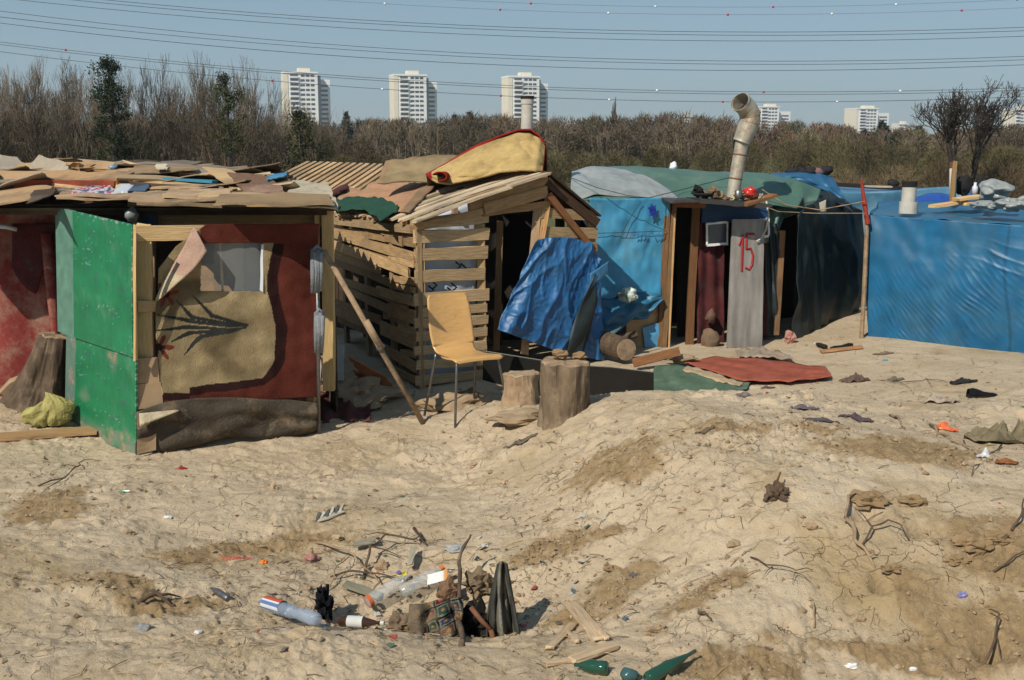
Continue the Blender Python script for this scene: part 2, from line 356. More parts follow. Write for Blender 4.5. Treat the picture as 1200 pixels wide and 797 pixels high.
    def build(s, name, m, parent=None, solid=0, smooth=False, origin=None):
        me = bpy.data.meshes.new(name)
        org = V(origin) if origin is not None else (V(parent['_o']) if parent is not None else None)
        if org is None:
            n = max(1, len(s.v)); org = V((sum(v.x for v in s.v)/n, sum(v.y for v in s.v)/n, min(v.z for v in s.v)))
        me.from_pydata([tuple(v-org) for v in s.v], [], s.f)
        uvl = me.uv_layers.new(name='UVMap'); uvl.data.foreach_set('uv', [x for u in s.uv for x in u])
        ca = me.color_attributes.new('Col', 'FLOAT_COLOR', 'CORNER'); ca.data.foreach_set('color', [x for c in s.c for x in (c[0], c[1], c[2], 1.0)])
        me.materials.append(MC[m] if isinstance(m, str) else m)
        if smooth: me.polygons.foreach_set('use_smooth', [True]*len(me.polygons))
        o = bpy.data.objects.new(name, me); col.objects.link(o)
        if parent is not None:
            o.parent = parent; o.location = org-V(parent['_o'])
        else: o.location = org
        o['_o'] = tuple(org)
        if solid:
            md = o.modifiers.new('thickness', 'SOLIDIFY'); md.thickness = solid; md.offset = 0
        return o
def tag(o, label=None, cat=None, group=None, kind=None):
    if label: o['label'] = label
    if cat: o['category'] = cat
    if group: o['group'] = group
    if kind: o['kind'] = kind
    return o
def T(name, label, cat, loc, group=None):
    o = bpy.data.objects.new(name, None); col.objects.link(o); o.location = loc; o['_o'] = tuple(loc)
    o.empty_display_size = .1
    return tag(o, label, cat, group)
def copy_tree(o, parent=None):
    c = o.copy(); col.objects.link(c); c.parent = parent
    for ch in list(o.children): copy_tree(ch, c)
    return c

def quad(c00, c10, c11, c01):
    """bilinear surface: u along c00->c10, v along c00->c01"""
    c00, c10, c11, c01 = map(V, (c00, c10, c11, c01))
    return lambda u, v: (c00*(1-u)+c10*u)*(1-v)+(c01*(1-u)+c11*u)*v
def wob(fn, amp=.02, sc_=2.0, seed=0, nrm=(0, -1, 0), edge=0.0, folds=None):
    nrm = V(nrm).normalized()
    def g(u, v):
        p = fn(u, v); k = amp*(mn.noise(p*sc_+V((seed, seed*2, 0)))+.5*mn.noise(p*sc_*2.3+V((seed, 0, seed))))
        if folds: k += folds[0]*math.sin(u*folds[1]+2.5*mn.noise(p*1.2+V((seed, 0, 0)))+v*folds[2])*(.3+.7*v)
        p = p+nrm*k
        if edge:
            e = edge*mn.noise(V((u*7, v*7, seed))); ex = (abs(u-.5)*2)**8; ey = (abs(v-.5)*2)**8
            p = p+V((e*ex, 0, e*ey*(1 if abs(nrm.z) < .7 else 0)))+(V((0, e*ey, 0)) if abs(nrm.z) >= .7 else V((0, 0, 0)))
        return p
    return g
def sheet(name, label, cat, fn, m, nu=10, nv=10, solid=.006, cf=None, group=None, parent=None, smooth=True):
    b = MB(); b.grid(fn, nu, nv, cf); o = b.build(name, m, parent, solid=solid, smooth=smooth)
    if parent is None: tag(o, label, cat, group)
    elif label: o['label'] = label
    return o
EXPO = 0.3; SUN_AZ = 35; SUN_E = 3.9; SKY = .155; SKYTINT = (.85, 1.03, 1.12); HAZE = .00035
# ------------------------------------------------------------------ light, sky
sc.view_settings.view_transform = 'Standard'; sc.view_settings.look = 'None'; sc.view_settings.gamma = 1; sc.view_settings.exposure = EXPO
w = bpy.data.worlds.new('World'); sc.world = w; w.use_nodes = True
wn = w.node_tree.nodes; wl = w.node_tree.links
sky = wn.new('ShaderNodeTexSky'); sky.sky_type = 'NISHITA'; sky.sun_disc = False
SUN_EL = math.radians(41); sdx, sdy = -math.sin(math.radians(SUN_AZ)), -math.cos(math.radians(SUN_AZ))
sky.sun_elevation = SUN_EL; sky.sun_rotation = math.atan2(sdx, sdy)
sky.air_density = 1.0; sky.dust_density = .1; sky.ozone_density = 5; sky.altitude = 100
gm_ = wn.new('ShaderNodeGamma'); gm_.inputs[1].default_value = .45; wl.new(sky.outputs[0], gm_.inputs[0])   # evens the clear sky out towards the horizon
tn = wn.new('ShaderNodeMix'); tn.data_type = 'RGBA'; tn.blend_type = 'MULTIPLY'; tn.inputs[0].default_value = 1; tn.inputs[7].default_value = (*SKYTINT, 1); wl.new(gm_.outputs[0], tn.inputs[6])
bg = wn['Background']; wl.new(tn.outputs[2], bg.inputs[0]); bg.inputs[1].default_value = SKY
sd = bpy.data.lights.new('sun', 'SUN'); sd.energy = SUN_E; sd.angle = math.radians(.5); sd.color = (1, .93, .82)
so = bpy.data.objects.new('sun', sd); col.objects.link(so)
dirv = V((-sdx*math.cos(SUN_EL), -sdy*math.cos(SUN_EL), -math.sin(SUN_EL)))
so.rotation_euler = dirv.to_track_quat('-Z', 'Y').to_euler()

# ------------------------------------------------------------------ ground sheet
def make_ground():
    ys = list(np.linspace(-18, 2.0, 40)); y = 2.0
    while y < 14: ys.append(y); y += .0024*max(y, 3.2) if y > 3.2 else .02
    while y < 4500: ys.append(y); y *= 1.035
    ys = np.array(ys); nc = 1000
    t = np.linspace(-1, 1, nc); us = .62*t+.38*t**5
    Yg = np.repeat(ys[:, None], nc, 1); Wd = 1.2+.78*np.abs(ys)
    Wd = np.where(ys < 2, 14, np.where(ys > 40, Wd*1.0, Wd)); k = sm(2.0, 2.01, ys)
    Xg = Wd[:, None]*us[None, :]
    Zg = hgt(Xg, Yg); lm = loosemask(Xg, Yg)
    me = bpy.data.meshes.new('ground'); nv = Xg.size; nr = len(ys)
    me.vertices.add(nv); co = np.stack([Xg, Yg, Zg], -1).astype(np.float32).ravel(); me.vertices.foreach_set('co', co)
    i = (np.arange(nr-1)[:, None]*nc+np.arange(nc-1)[None, :]).ravel()
    q = np.stack([i, i+1, i+nc+1, i+nc], -1).astype(np.int32).ravel(); nf = len(i)
    me.loops.add(nf*4); me.loops.foreach_set('vertex_index', q)
    me.polygons.add(nf); me.polygons.foreach_set('loop_start', np.arange(0, nf*4, 4, dtype=np.int32)); me.polygons.foreach_set('loop_total', np.full(nf, 4, dtype=np.int32))
    me.polygons.foreach_set('use_smooth', np.ones(nf, bool)); me.update(calc_edges=True)
    a = me.attributes.new('loose', 'FLOAT', 'POINT'); a.data.foreach_set('value', lm.astype(np.float32).ravel())
    me.materials.append(ground_material())
    o = bpy.data.objects.new('ground', me); col.objects.link(o); tag(o, 'dry cracked sandy earth, trampled and heaped up into a low mound', 'ground', kind='structure')
make_ground()

def raw_mesh(name, verts, faces, cols, m):
    """numpy arrays: verts (N,3), faces (M,k), cols (N,3)"""
    me = bpy.data.meshes.new(name); me.vertices.add(len(verts)); me.vertices.foreach_set('co', verts.astype(np.float32).ravel())
    k = faces.shape[1]; nf = len(faces); me.loops.add(nf*k); me.loops.foreach_set('vertex_index', faces.astype(np.int32).ravel())
    me.polygons.add(nf); me.polygons.foreach_set('loop_start', np.arange(0, nf*k, k, dtype=np.int32)); me.polygons.foreach_set('loop_total', np.full(nf, k, dtype=np.int32)); me.update(calc_edges=True)
    ca = me.color_attributes.new('Col', 'FLOAT_COLOR', 'POINT'); ca.data.foreach_set('color', np.concatenate([cols, np.ones((len(cols), 1))], 1).astype(np.float32).ravel())
    me.materials.append(MC[m]); return me

# crumbs of soil and straw scattered over the earth
def make_litter():
    b = MB(); rr = random.Random(3)
    for i in range(5200):
        if i < 2600:
            L = LOOSE[rr.choice([0, 1, 2, 2, 3, 3, 4, 6, 7, 8, 9, 10, 11, 12, 13, 15])]; x = rr.gauss(L[0], L[2]*.75); y = rr.gauss(L[1], L[3]*.75)
        else: y = 3.6+rr.random()**1.5*6; x = rr.uniform(-.55, .55)*y
        if y < 3.2: continue
        s = rr.choice([.003, .004, .005, .006, .008, .014])*rr.uniform(.6, 1.3)
        k = rr.uniform(.75, 1.15)
        o = len(b.v); z = gz(x, y, s*.25); c = (k, k, k)
        for (dx, dy, dz) in ((1, 0, 0), (0, 1, 0), (-1, 0, 0), (0, -1, 0), (0, 0, 1), (0, 0, -1)):
            b.v.append(V((x+s*(dx+rr.uniform(-.4, .4)), y+s*(dy+rr.uniform(-.4, .4)), z+s*.8*(dz+rr.uniform(-.3, .3)))))
        for q in ((0, 1, 4), (1, 2, 4), (2, 3, 4), (3, 0, 4), (1, 0, 5), (2, 1, 5), (3, 2, 5), (0, 3, 5)):
            b.face(tuple(o+j for j in q), [(0, 0)]*3, c)
    o = b.build('soil_crumbs', 'soil_clod', origin=(0, 0, 0)); tag(o, 'small crumbs and clods of dry soil strewn over the earth', 'soil crumbs', kind='stuff')
    b = MB()
    for i in range(1100):
        y = 3.6+rr.random()**1.4*6; x = rr.uniform(-.52, .52)*y
        if rr.random() < .5: x = rr.gauss(-.6, .7); y = rr.gauss(5.2, .5)
        L = rr.uniform(.02, .09); a = rr.uniform(-.9, .9) if rr.random() < .7 else rr.uniform(0, 6)
        p = V((x, y, gz(x, y, .004))); q = V((x+L*math.cos(a), y+L*math.sin(a), 0)); q.z = gz(q.x, q.y, .004+rr.uniform(0, .012))
        mid = (p+q)/2+V((rr.uniform(-.1, .1)*L, rr.uniform(-.1, .1)*L, .004))
        k = rr.choice([(1.3, 1.25, 1.1), (.35, .3, .3), (.3, .27, .25), (.6, .5, .4)])
        b.tube([p, mid, q], rr.uniform(.0009, .0022), 3, k, cap=False)
    o = b.build('straw_litter', 'soil_clod', origin=(0, 0, 0)); tag(o, 'short straws, twigs and fibres littering the earth', 'straw litter', kind='stuff')
make_litter()
def make_fragments():
    b = MB(); rr = random.Random(12)
    for i in range(420):
        if i < 260: x = rr.gauss(-.35, .42); y = rr.gauss(5.0, .28)
        elif i < 330: x = rr.gauss(2.6, .9); y = rr.gauss(8.3, .9)
        else: x = rr.uniform(-3, 3.4); y = rr.uniform(4, 9.5)
        s = rr.uniform(.005, .017); z = gz(x, y, .004); a = rr.uniform(0, 6); e = V((math.cos(a), math.sin(a), rr.uniform(-.3, .3)))*s; g = V((-math.sin(a), math.cos(a), rr.uniform(-.2, .6)))*s*rr.uniform(.3, 1); p = V((x, y, z+.4*abs(g.z)))
        c = rr.choice([(.12, .10, .08), (.2, .15, .1), (.05, .05, .05), (.5, .48, .42), (.3, .22, .14), (.16, .13, .1), (.4, .34, .26), (.3, .06, .04), (.1, .13, .15), (.2, .17, .12), (.1, .16, .1)])
        b.plank(p-e, p+e, g.length*2, .003, g, c=c, seg=2, jag=s*.25)
    o = b.build('rubbish_fragments', 'painted', origin=(0, 0, 0)); tag(o, 'tiny scraps of plastic, bark and paper trodden into the earth', 'rubbish fragments', kind='stuff')
make_fragments()

# ------------------------------------------------------------------ power lines with marker balls
YW = 190.0
def wire(i, ctrl, label, r=.045, balls=()):
    xs = np.array([0, 400, 800, 1200.]); cf = np.polyfit(xs, np.array(ctrl, float), 2)
    yw = YW+i*1.1
    f = lambda px: P(px, float(np.polyval(cf, px)), yw)
    b = MB(); b.tube([f(px) for px in range(-300, 1501, 60)], r, 5); o = b.build('power_line', 'cable', smooth=True)
    tag(o, label, 'power line', 'high voltage lines crossing the sky')
    for (px, c) in balls:
        q = f(px); bb = MB(); rr_ = .22
        bb.blob((q.x, q.y, q.z), (rr_, rr_, rr_), 0, 0, 12, 8, (.85, .85, .83) if c == 'w' else (.55, .02, .02)); k = bb.build('marker_ball', 'gloss', o, smooth=True)
        k['label'] = 'white marker ball on the wire' if c == 'w' else 'red marker ball on the wire'
wire(0, (-13, 22, 37, 32), 'upper wire of the highest thick bundle of three')
wire(1, (-9, 25.5, 41, 36), 'middle wire of the highest thick bundle of three')
wire(2, (-2, 31, 49, 42), 'lowest wire of the highest thick bundle of three')
wire(3, (13, 53, 71, 66), 'upper wire of the middle bundle of three')
wire(4, (20, 57.5, 75, 70), 'middle wire of the middle bundle of three')
wire(5, (27, 66, 82, 76), 'lowest wire of the middle bundle of three')
wire(6, (49, 89.5, 106, 103), 'upper wire of the lowest bundle, carrying red and white marker balls', balls=[(77, 'r'), (770, 'w'), (1055, 'w'), (895, 'r')])
wire(7, (52, 92, 109, 106), 'second wire of the lowest bundle')
wire(8, (60, 103, 117, 114), 'bottom wire of the lowest bundle, carrying red and white marker balls', balls=[(192, 'w'), (319, 'r'), (448, 'w'), (587, 'r'), (714, 'w'), (847, 'r'), (981, 'w')])
wire(9, (-38, 1, 17, 9), 'thin lower earth wire near the top, with balls spaced along it', .022, [(451, 'w'), (586, 'r'), (713, 'w'), (853, 'r'), (975, 'w'), (1127, 'r')])
wire(10, (-50, -8, 8, -1), 'thin topmost earth wire, with balls spaced along it', .022, [(622, 'r'), (768, 'w'), (906, 'r'), (1050, 'w'), (1192, 'r')])

# ------------------------------------------------------------------ far apartment towers
def box_mesh(lo, hi, m):
    b = MB(); b.box(lo, hi); return b
def tower(pxl, pxr, pyt, Y, floors, label, yaw, shift=0, wide=False, group='apartment towers on the skyline', win=True):
    x0 = X(pxl, Y, 20); x1 = X(pxr, Y, 20); Wt = (x1-x0); top = Z(pyt, Y); fh = top/floors
    root = T('apartment_tower', label, 'apartment tower', ((x0+x1)/2, Y, 0), group); O = V(root['_o'])
    def add(name, lo, hi, m, lab=None):
        b = MB(); b.box(V(lo)+O, V(hi)+O); o = b.build(name, m, root)
        if lab: o['label'] = lab
        return o
    hw = Wt/2; D = Wt*.45
    fx0, fx1 = (-hw*.82, hw*.42) if not wide else (-hw*.9, hw*.12)
    add('wall', (fx0, 0, 0), (fx1, D, top), 'tower_white'); add('end_wall', (fx0-.4, -.3, 0), (fx0+1.2 if wide else fx0+hw*.13, D+.2, top+.6), 'tower_cream', 'blank cream end wall')
    add('wall', (fx1-hw*.05, D*.55, 0), (hw*.95, D*1.5, top-fh*1.1), 'tower_white', 'lower rear block set back on the right')
    add('shaded_side', (fx1-.1, .35*D, 0), (fx1+hw*.16, D*.9, top-fh*.3), 'tower_shade', 'strip between the two blocks, coloured grey for its shade')  # grey colour paints the shaded side between the blocks
    add('roof_parapet', (fx0-.5, -.5, top), (fx1+.3, D+.3, top+.9), 'tower_white')
    add('roof_hut', (fx0+hw*.55, D*.3, top+.9), (fx0+hw*1.0, D*.7, top+3), 'tower_cream')
    Wf = fx1-fx0; nb = 0
    def rep(name, m, lo, hi, xs, zs):
        b = MB(); b.box(V(lo)+O, V(hi)+O); first = b.build(name, m, root); c = 0
        for x in xs:
            for z in zs:
                if c == 0: o = first
                else: o = first.copy(); col.objects.link(o); o.parent = root
                o.location = first.location if c == 0 else base+V((x-xs[0], 0, z-zs[0]))
                if c == 0: base = first.location.copy()-V((0, 0, 0)); 
                c += 1
    zs = [fh*(k+.42) for k in range(floors-0)]
    # balconies on the left column, windows in the middle, an upright dark strip near the right
    bx0 = fx0+Wf*.17; bx1 = fx0+Wf*.42
    rep('window', 'pane', (bx0+.1, -.12, zs[0]-fh*.1), (bx1-.1, .05, zs[0]+fh*.46), [bx0], zs)
    rep('balcony', 'balcony_white', (bx0, -1.5, zs[0]-fh*.42), (bx1, -.13, zs[0]-fh*.08), [bx0], zs)
    ww = Wf*.11
    xs = [fx0+Wf*(.50+.145*k) for k in range(3)]
    rep('window', 'pane', (xs[0], -.14, zs[0]-fh*.1), (xs[0]+ww, .05, zs[0]+fh*.34), xs, zs)
    rep('window', 'pane', (hw*.5, D*.55-.14, zs[0]-fh*.1), (hw*.86, D*.55+.05, zs[0]+fh*.34), [hw*.5], zs[:-2])
    for o in [root]: o.rotation_euler = (0, 0, yaw)
    return root
tower(329, 391, 86, 610, 15, 'tall white apartment tower behind the bare trees, leftmost of the three tall ones', .30)
tower(457, 518, 89, 610, 15, 'tall white apartment tower standing clear, second of the three tall ones', .30)
tower(590, 650, 91, 610, 15, 'tall white apartment tower right behind the straight grey flue pipe', .30)
tower(884, 936, 126, 900, 11, 'lower wide white apartment block beside the bent chimney', .25, wide=True)
tower(998, 1054, 128, 900, 11, 'lower wide white apartment block above the dark conifers', .25, wide=True)
tower(1050, 1076, 146, 1000, 7, 'small low white block just right of the wide block above the conifers', .25, wide=True)
tower(799, 822, 137, 1100, 9, 'tiny far white block left of the bent chimney', .25, wide=True)
tower(1183, 1225, 129, 850, 10, 'white apartment block cut by the right edge behind the bare tree', .25, wide=True)
tower(148, 168, 148, 500, 6, 'small pale building glimpsed low through the trees, farthest left', .25, wide=True)
tower(236, 262, 152, 520, 5, 'small pale building glimpsed low through the trees beside the ivy clad tree', .25, wide=True)

# ------------------------------------------------------------------ trees
def hfar_py(px): return lp([120, 128, 135, 150, 138, 140, 150, 147, 146, 143, 140, 142, 143, 140, 137, 139, 146, 150, 152, 152, 150, 152, 152], (px+100)/1400)
def bare_tree(seed, h, spread=.5, stems=1, depth=6, tw=.006, r0=.045, upright=.5, nb=3, lf=.76, m='twig_brown', curl=.3, first=.22, clear=False):
    rr = random.Random(seed); bt = MB(); bc = MB()
    def grow(p, d, L, r, lev):
        n = 4 if lev < 3 else 2; pts = [p]; q = V(p); dd = V(d)
        for i in range(n):
            dd = (dd+V((rr.uniform(-1, 1), rr.uniform(-1, 1), rr.uniform(-.6, 1)*1))*curl*.55+V((0, 0, upright*.10))).normalized()
            q = q+dd*L/n; pts.append(V(q))
        rs = [max(tw, r*(1-.38*i/n)) for i in range(n+1)]
        (bt if lev == 0 else bc).tube(pts, rs, 6 if lev < 2 else 3, (rr.uniform(.8, 1.1),)*3, cap=False)
        if lev >= depth: return
        k = nb+(1 if rr.random() < .4 else 0)
        for i in range(k):
            f = (rr.uniform(.35, 1) if lev or not clear else rr.uniform(.8, 1)) if i else 1.0
            idx = min(n, max(1, int(round(f*n)))); a = rr.uniform(0, 2*PI)
            s = V((math.cos(a), math.sin(a), 0)); nd = (dd*(1-.15)+s*spread*rr.uniform(.5, 1.2)+V((0, 0, upright*rr.uniform(.1, .6)))).normalized()
            grow(pts[idx], nd, L*lf*rr.uniform(.7, 1.15), rs[idx]*.68, lev+1)
    for s_ in range(stems):
        a = rr.uniform(0, 6.28); grow(V((math.cos(a)*.12*(stems > 1), math.sin(a)*.12*(stems > 1), -.2)), V((math.cos(a)*.25*(stems > 1), math.sin(a)*.25*(stems > 1), 1)).normalized(), h*first*rr.uniform(.9, 1.2), r0, 0)
    return bt, bc
PROTO = {}
def proto(key, **k):
    bt, bc = bare_tree(**k); m = k.get('m', 'twig_brown')
    root = T('bare_tree', 'x', 'tree', (0, 0, 0)); bt.build('trunk', m, root); bc.build('crown', m, root)
    PROTO[key] = [root, False]
def place(key, px, pyt, Y, label, group, hproto, rot=None, name=None, sx=1.0, cat='tree'):
    root, used = PROTO[key]; o = root if not used else copy_tree(root); PROTO[key][1] = True
    z0 = float(hgt(X(px, Y, 0), Y, False)) if Y < 60 else 0
    s = (Z(pyt, Y)-z0)/hproto; o.location = (X(px, Y, 1), Y, z0); o.scale = (s*sx, s*sx, s); o.rotation_euler = (0, 0, R.uniform(0, 6.28) if rot is None else rot)
    o.name = name or o.name; tag(o, label, cat, group)
    return o
def top_of(key): 
    o = PROTO[key][0]; return max(v.co.z for ch in o.children for v in ch.data.vertices)
proto('w1', seed=1, h=7, spread=.45, stems=4, depth=6, upright=.7, r0=.085, tw=.010, nb=2, lf=.79, curl=.26, first=.30)
proto('w2', seed=2, h=7, spread=.46, stems=3, depth=7, upright=.65, r0=.09, tw=.009, nb=2, lf=.80, curl=.28, first=.28)
proto('w3', seed=5, h=7, spread=.36, stems=5, depth=6, upright=.8, r0=.07, tw=.010, nb=2, lf=.80, curl=.24, first=.30)
HP = {k: top_of(k) for k in PROTO}
left = [(-30, 60, 52, 'w1'), (14, 75, 50, 'w2'), (40, 62, 54, 'w3'), (68, 68, 49, 'w1'), (96, 60, 53, 'w2'), (120, 80, 56, 'w3'), (150, 95, 50, 'w1'), (182, 62, 52, 'w3'), (208, 88, 55, 'w2'),
        (226, 72, 50, 'w1'), (247, 60, 53, 'w3'), (272, 82, 57, 'w2'), (296, 66, 51, 'w3'), (312, 90, 56, 'w1'), (344, 112, 48, 'w2'), (368, 118, 52, 'w3'), (392, 128, 60, 'w1'), (-60, 64, 50, 'w3')]
for i_ in range(16): left.append((-40+i_*25+R.uniform(-9, 9), lp([70, 74, 70, 78, 72, 80, 74, 84, 100, 118], i_/15)+R.uniform(-6, 14), R.uniform(50, 62), R.choice(['w1', 'w2', 'w3'])))
for (px, py, Y, k) in left:
    place(k, px, py, Y, 'bare many-stemmed winter tree in the tall row behind the left shack', 'tall bare trees in a row behind the left shack', HP[k], sx=R.uniform(.8, 1.0))

def leafy(name, label, px, pyt, Y, w, n, c1, c2, kind, group=None, leaf=.16, seed=1, zlow=0.0, parts=True):
    """foliage crown of many small faces round a limbed trunk"""
    rr = random.Random(seed); x = X(px, Y, 1); top = Z(pyt, Y); root = T(name, label, 'tree', (x, Y, 0), group)
    vs = []; fs = []; cs = []
    bt = MB(); bt.tube([(x, Y, -.2), (x+.1, Y, top*.4), (x, Y, top*.9)], [top*.03, top*.02, top*.006], 6); bt.build('trunk', 'twig_dark', root)
    clumps = []
    if kind == 'cone':
        for k in range(90):
            t = rr.random()**1.2; z = zlow+(top-zlow)*(.06+.94*t); r = w*(1-t)**.9*rr.uniform(.45, 1.0); a = rr.uniform(0, 6.28)
            clumps.append((x+r*math.cos(a), Y+r*math.sin(a), z-.1*r, w*(.22*(1-t)+.06), rr.uniform(.6, 1.25)))
    else:
        for k in range(46):
            t = rr.random(); z = zlow+(top-zlow)*(.04+.92*t); r = w*(math.sin(PI*min(1, t*.85+.15)))**.6*rr.uniform(.1, .9); a = rr.uniform(0, 6.28)
            clumps.append((x+r*math.cos(a), Y+r*math.sin(a), z, w*rr.uniform(.18, .34), rr.uniform(.55, 1.3)))
    for i in range(n):
        cx, cy, cz, cr, ck = rr.choice(clumps)
        p = V((cx+rr.gauss(0, cr*.5), cy+rr.gauss(0, cr*.5), cz+rr.gauss(0, cr*.42)))
        a = V((rr.uniform(-1, 1), rr.uniform(-1, 1), rr.uniform(-.7, 1))).normalized()*leaf*rr.uniform(.6, 1.3); b_ = V((rr.uniform(-1, 1), rr.uniform(-1, 1), rr.uniform(-1, 1))).normalized()*leaf*.45
        o = len(vs); vs += [tuple(p-b_), tuple(p+b_), tuple(p+a)]; fs.append((o, o+1, o+2)); t = rr.random(); k = ck*rr.uniform(.75, 1.2)
        cs += [tuple((c1[j]*(1-t)+c2[j]*t)*k for j in range(3))]*3
    vs = np.array(vs)-np.array((x, Y, 0)); me = raw_mesh('crown', vs, np.array(fs), np.array(cs), 'leaf'); o = bpy.data.objects.new('crown', me); col.objects.link(o); o.parent = root
    return root
leafy('evergreen_tree', 'dark green feathery conifer standing among the bare trees behind the left shack', 134, 66, 47, 1.1, 5600, (.022, .036, .016), (.04, .055, .022), 'round', leaf=.10, seed=3, zlow=1.2)
leafy('ivy_clad_tree', 'bare tree thickly clad in olive green ivy beside the leftmost tower', 268, 86, 46, 1.0, 3600, (.045, .055, .018), (.075, .08, .028), 'round', leaf=.08, seed=5, zlow=1.5)
leafy('evergreen_tree', 'low olive bush tree leaning at the right end of the tall bare row', 352, 128, 44, 1.0, 1600, (.05, .055, .022), (.085, .08, .035), 'round', leaf=.12, seed=8, zlow=.6)
for k, (px, py, Y, w_, lab) in enumerate([(1032, 144, 120, 2.6, 'dark conifer below the wide white block, tallest of its cluster'), (1012, 152, 125, 1.6, 'narrow dark conifer just left of the tallest one in the cluster'), (1051, 158, 118, 2.4, 'broad low dark conifer right of the tallest one in the cluster'),
        (1075, 150, 130, 1.7, 'dark conifer just left of the bare forked tree'), (968, 145, 150, 1.5, 'single dark conifer tip between the two wide white blocks'), (550, 133, 170, 2.2, 'dark conifer just right of the second tall tower'), (533, 136, 165, 2.0, 'pointed dark conifer against the foot of the second tall tower'),
        (407, 133, 140, 1.3, 'small dark conifer just right of the leftmost tower'), (517, 146, 150, 1.6, 'low dark conifer below the second tall tower')]):
    leafy('conifer_tree', lab, px, py, Y, w_, 1500, (.022, .036, .022), (.035, .05, .028), 'cone', leaf=.42, seed=20+k)
proto('pop', seed=9, h=8, spread=.16, stems=3, depth=5, upright=1.4, r0=.06, tw=.02, nb=4, lf=.72, curl=.12)
place('pop', 717, 113, 150, 'lone slender poplar rising above the far wood, right of the grey flue pipe', None, top_of('pop'), sx=.45, name='poplar_tree')
def round_tree(label, base, fork, cen, rad, seed, Y, limbs=6):
    """dark tree with a clear trunk and a rounded crown of forking limbs kept inside an ellipsoid"""
    rr = random.Random(seed); u = Y/F; p0 = P(base[0], base[1], Y); p0.z = gz(p0.x, Y)-.1; pf = P(fork[0], fork[1], Y); c = P(cen[0], cen[1], Y); rx_, rz_ = rad[0]*u, rad[1]*u
    root = T('bare_tree', label, 'tree', tuple(p0), 'pair of gnarled bare trees'); bt = MB(); bc = MB()
    bt.tube([p0, p0.lerp(pf, .3)+V((.03, 0, 0)), p0.lerp(pf, .65)+V((-.025, 0, 0)), pf], [.075, .062, .055, .05], 9); bt.build('trunk', 'twig_dark', root)
    def grow(p, d, L, r, lev):
        pts = [p]; q = V(p); dd = V(d); n = 4 if lev < 3 else 2
        for i_ in range(n):
            rel = V(((q.x-c.x)/rx_, (q.y-c.y)/rx_, (q.z-c.z)/rz_)); k = max(0, rel.length-.75)
            dd = (dd+V((rr.uniform(-1, 1), rr.uniform(-1, 1), rr.uniform(-1, 1)))*.20-V((rel.x, rel.y, rel.z))*k*.9+V((0, 0, .05))).normalized(); q = q+dd*L/n; pts.append(V(q))
        bc.tube(pts, [max(.0055, r*(1-.35*i_/n)) for i_ in range(n+1)], 6 if lev < 2 else 3, cap=False)
        if lev >= 5: return
        for i_ in range(3 if lev < 4 else 2):
            idx = n if i_ == 0 else rr.choice(range(max(1, n//2), n+1)); a = V((rr.uniform(-1, 1), rr.uniform(-1, 1), rr.uniform(-.5, .9))).normalized()
            grow(pts[idx], (dd+a*(.45 if i_ == 0 else .85)).normalized(), L*rr.uniform(.62, .82), r*(.66 if i_ == 0 else .52), lev+1)
    for k in range(limbs):
        a = 2*PI*k/limbs+rr.uniform(-.3, .3); t = rr.uniform(.25, 1.0); grow(p0.lerp(pf, 1-.10*(k % 3)), V((math.cos(a)*t, math.sin(a)*t, rr.uniform(.7, 1.2))).normalized(), rz_*.62, .034, 0)
    bc.build('crown', 'twig_dark', root)
round_tree('dark gnarled bare tree behind the right shacks, left one of the pair', (1120, 240), (1116, 186), (1107, 132), (33, 46), 3, 24)
round_tree('dark gnarled bare tree leaning right behind the right shacks, right one of the pair', (1130, 240), (1146, 184), (1160, 132), (38, 47), 6, 25)
proto('birch', seed=31, h=6, spread=.3, stems=2, depth=5, upright=.9, r0=.05, tw=.012, nb=3, lf=.74, curl=.2, m='tower_white')
PROTO['birch'][0].name = 'birch_tree'
MC['pale_twig'] = MC['cut_wood']
for ch in PROTO['birch'][0].children: ch.data.materials[0] = MC['cardboard']
place('birch', 513, 148, 95, 'pale slim birch in front of the far wood below the second tall tower', None, top_of('birch'), sx=.4, name='birch_tree')
proto('mid', seed=41, h=6, spread=.45, stems=3, depth=6, upright=.7, r0=.08, tw=.018, nb=2, lf=.76, curl=.25)
for (px, py, Y, lab) in [(842, 128, 120, 'spindly bare tree left of the bent chimney, top above the far wood'), (478, 140, 100, 'bare grey tree under the second tall tower'), (600, 143, 110, 'bare reddish tree left of the grey flue pipe')]:
    place('mid', px, py, Y, lab, None, top_of('mid'), sx=.7)

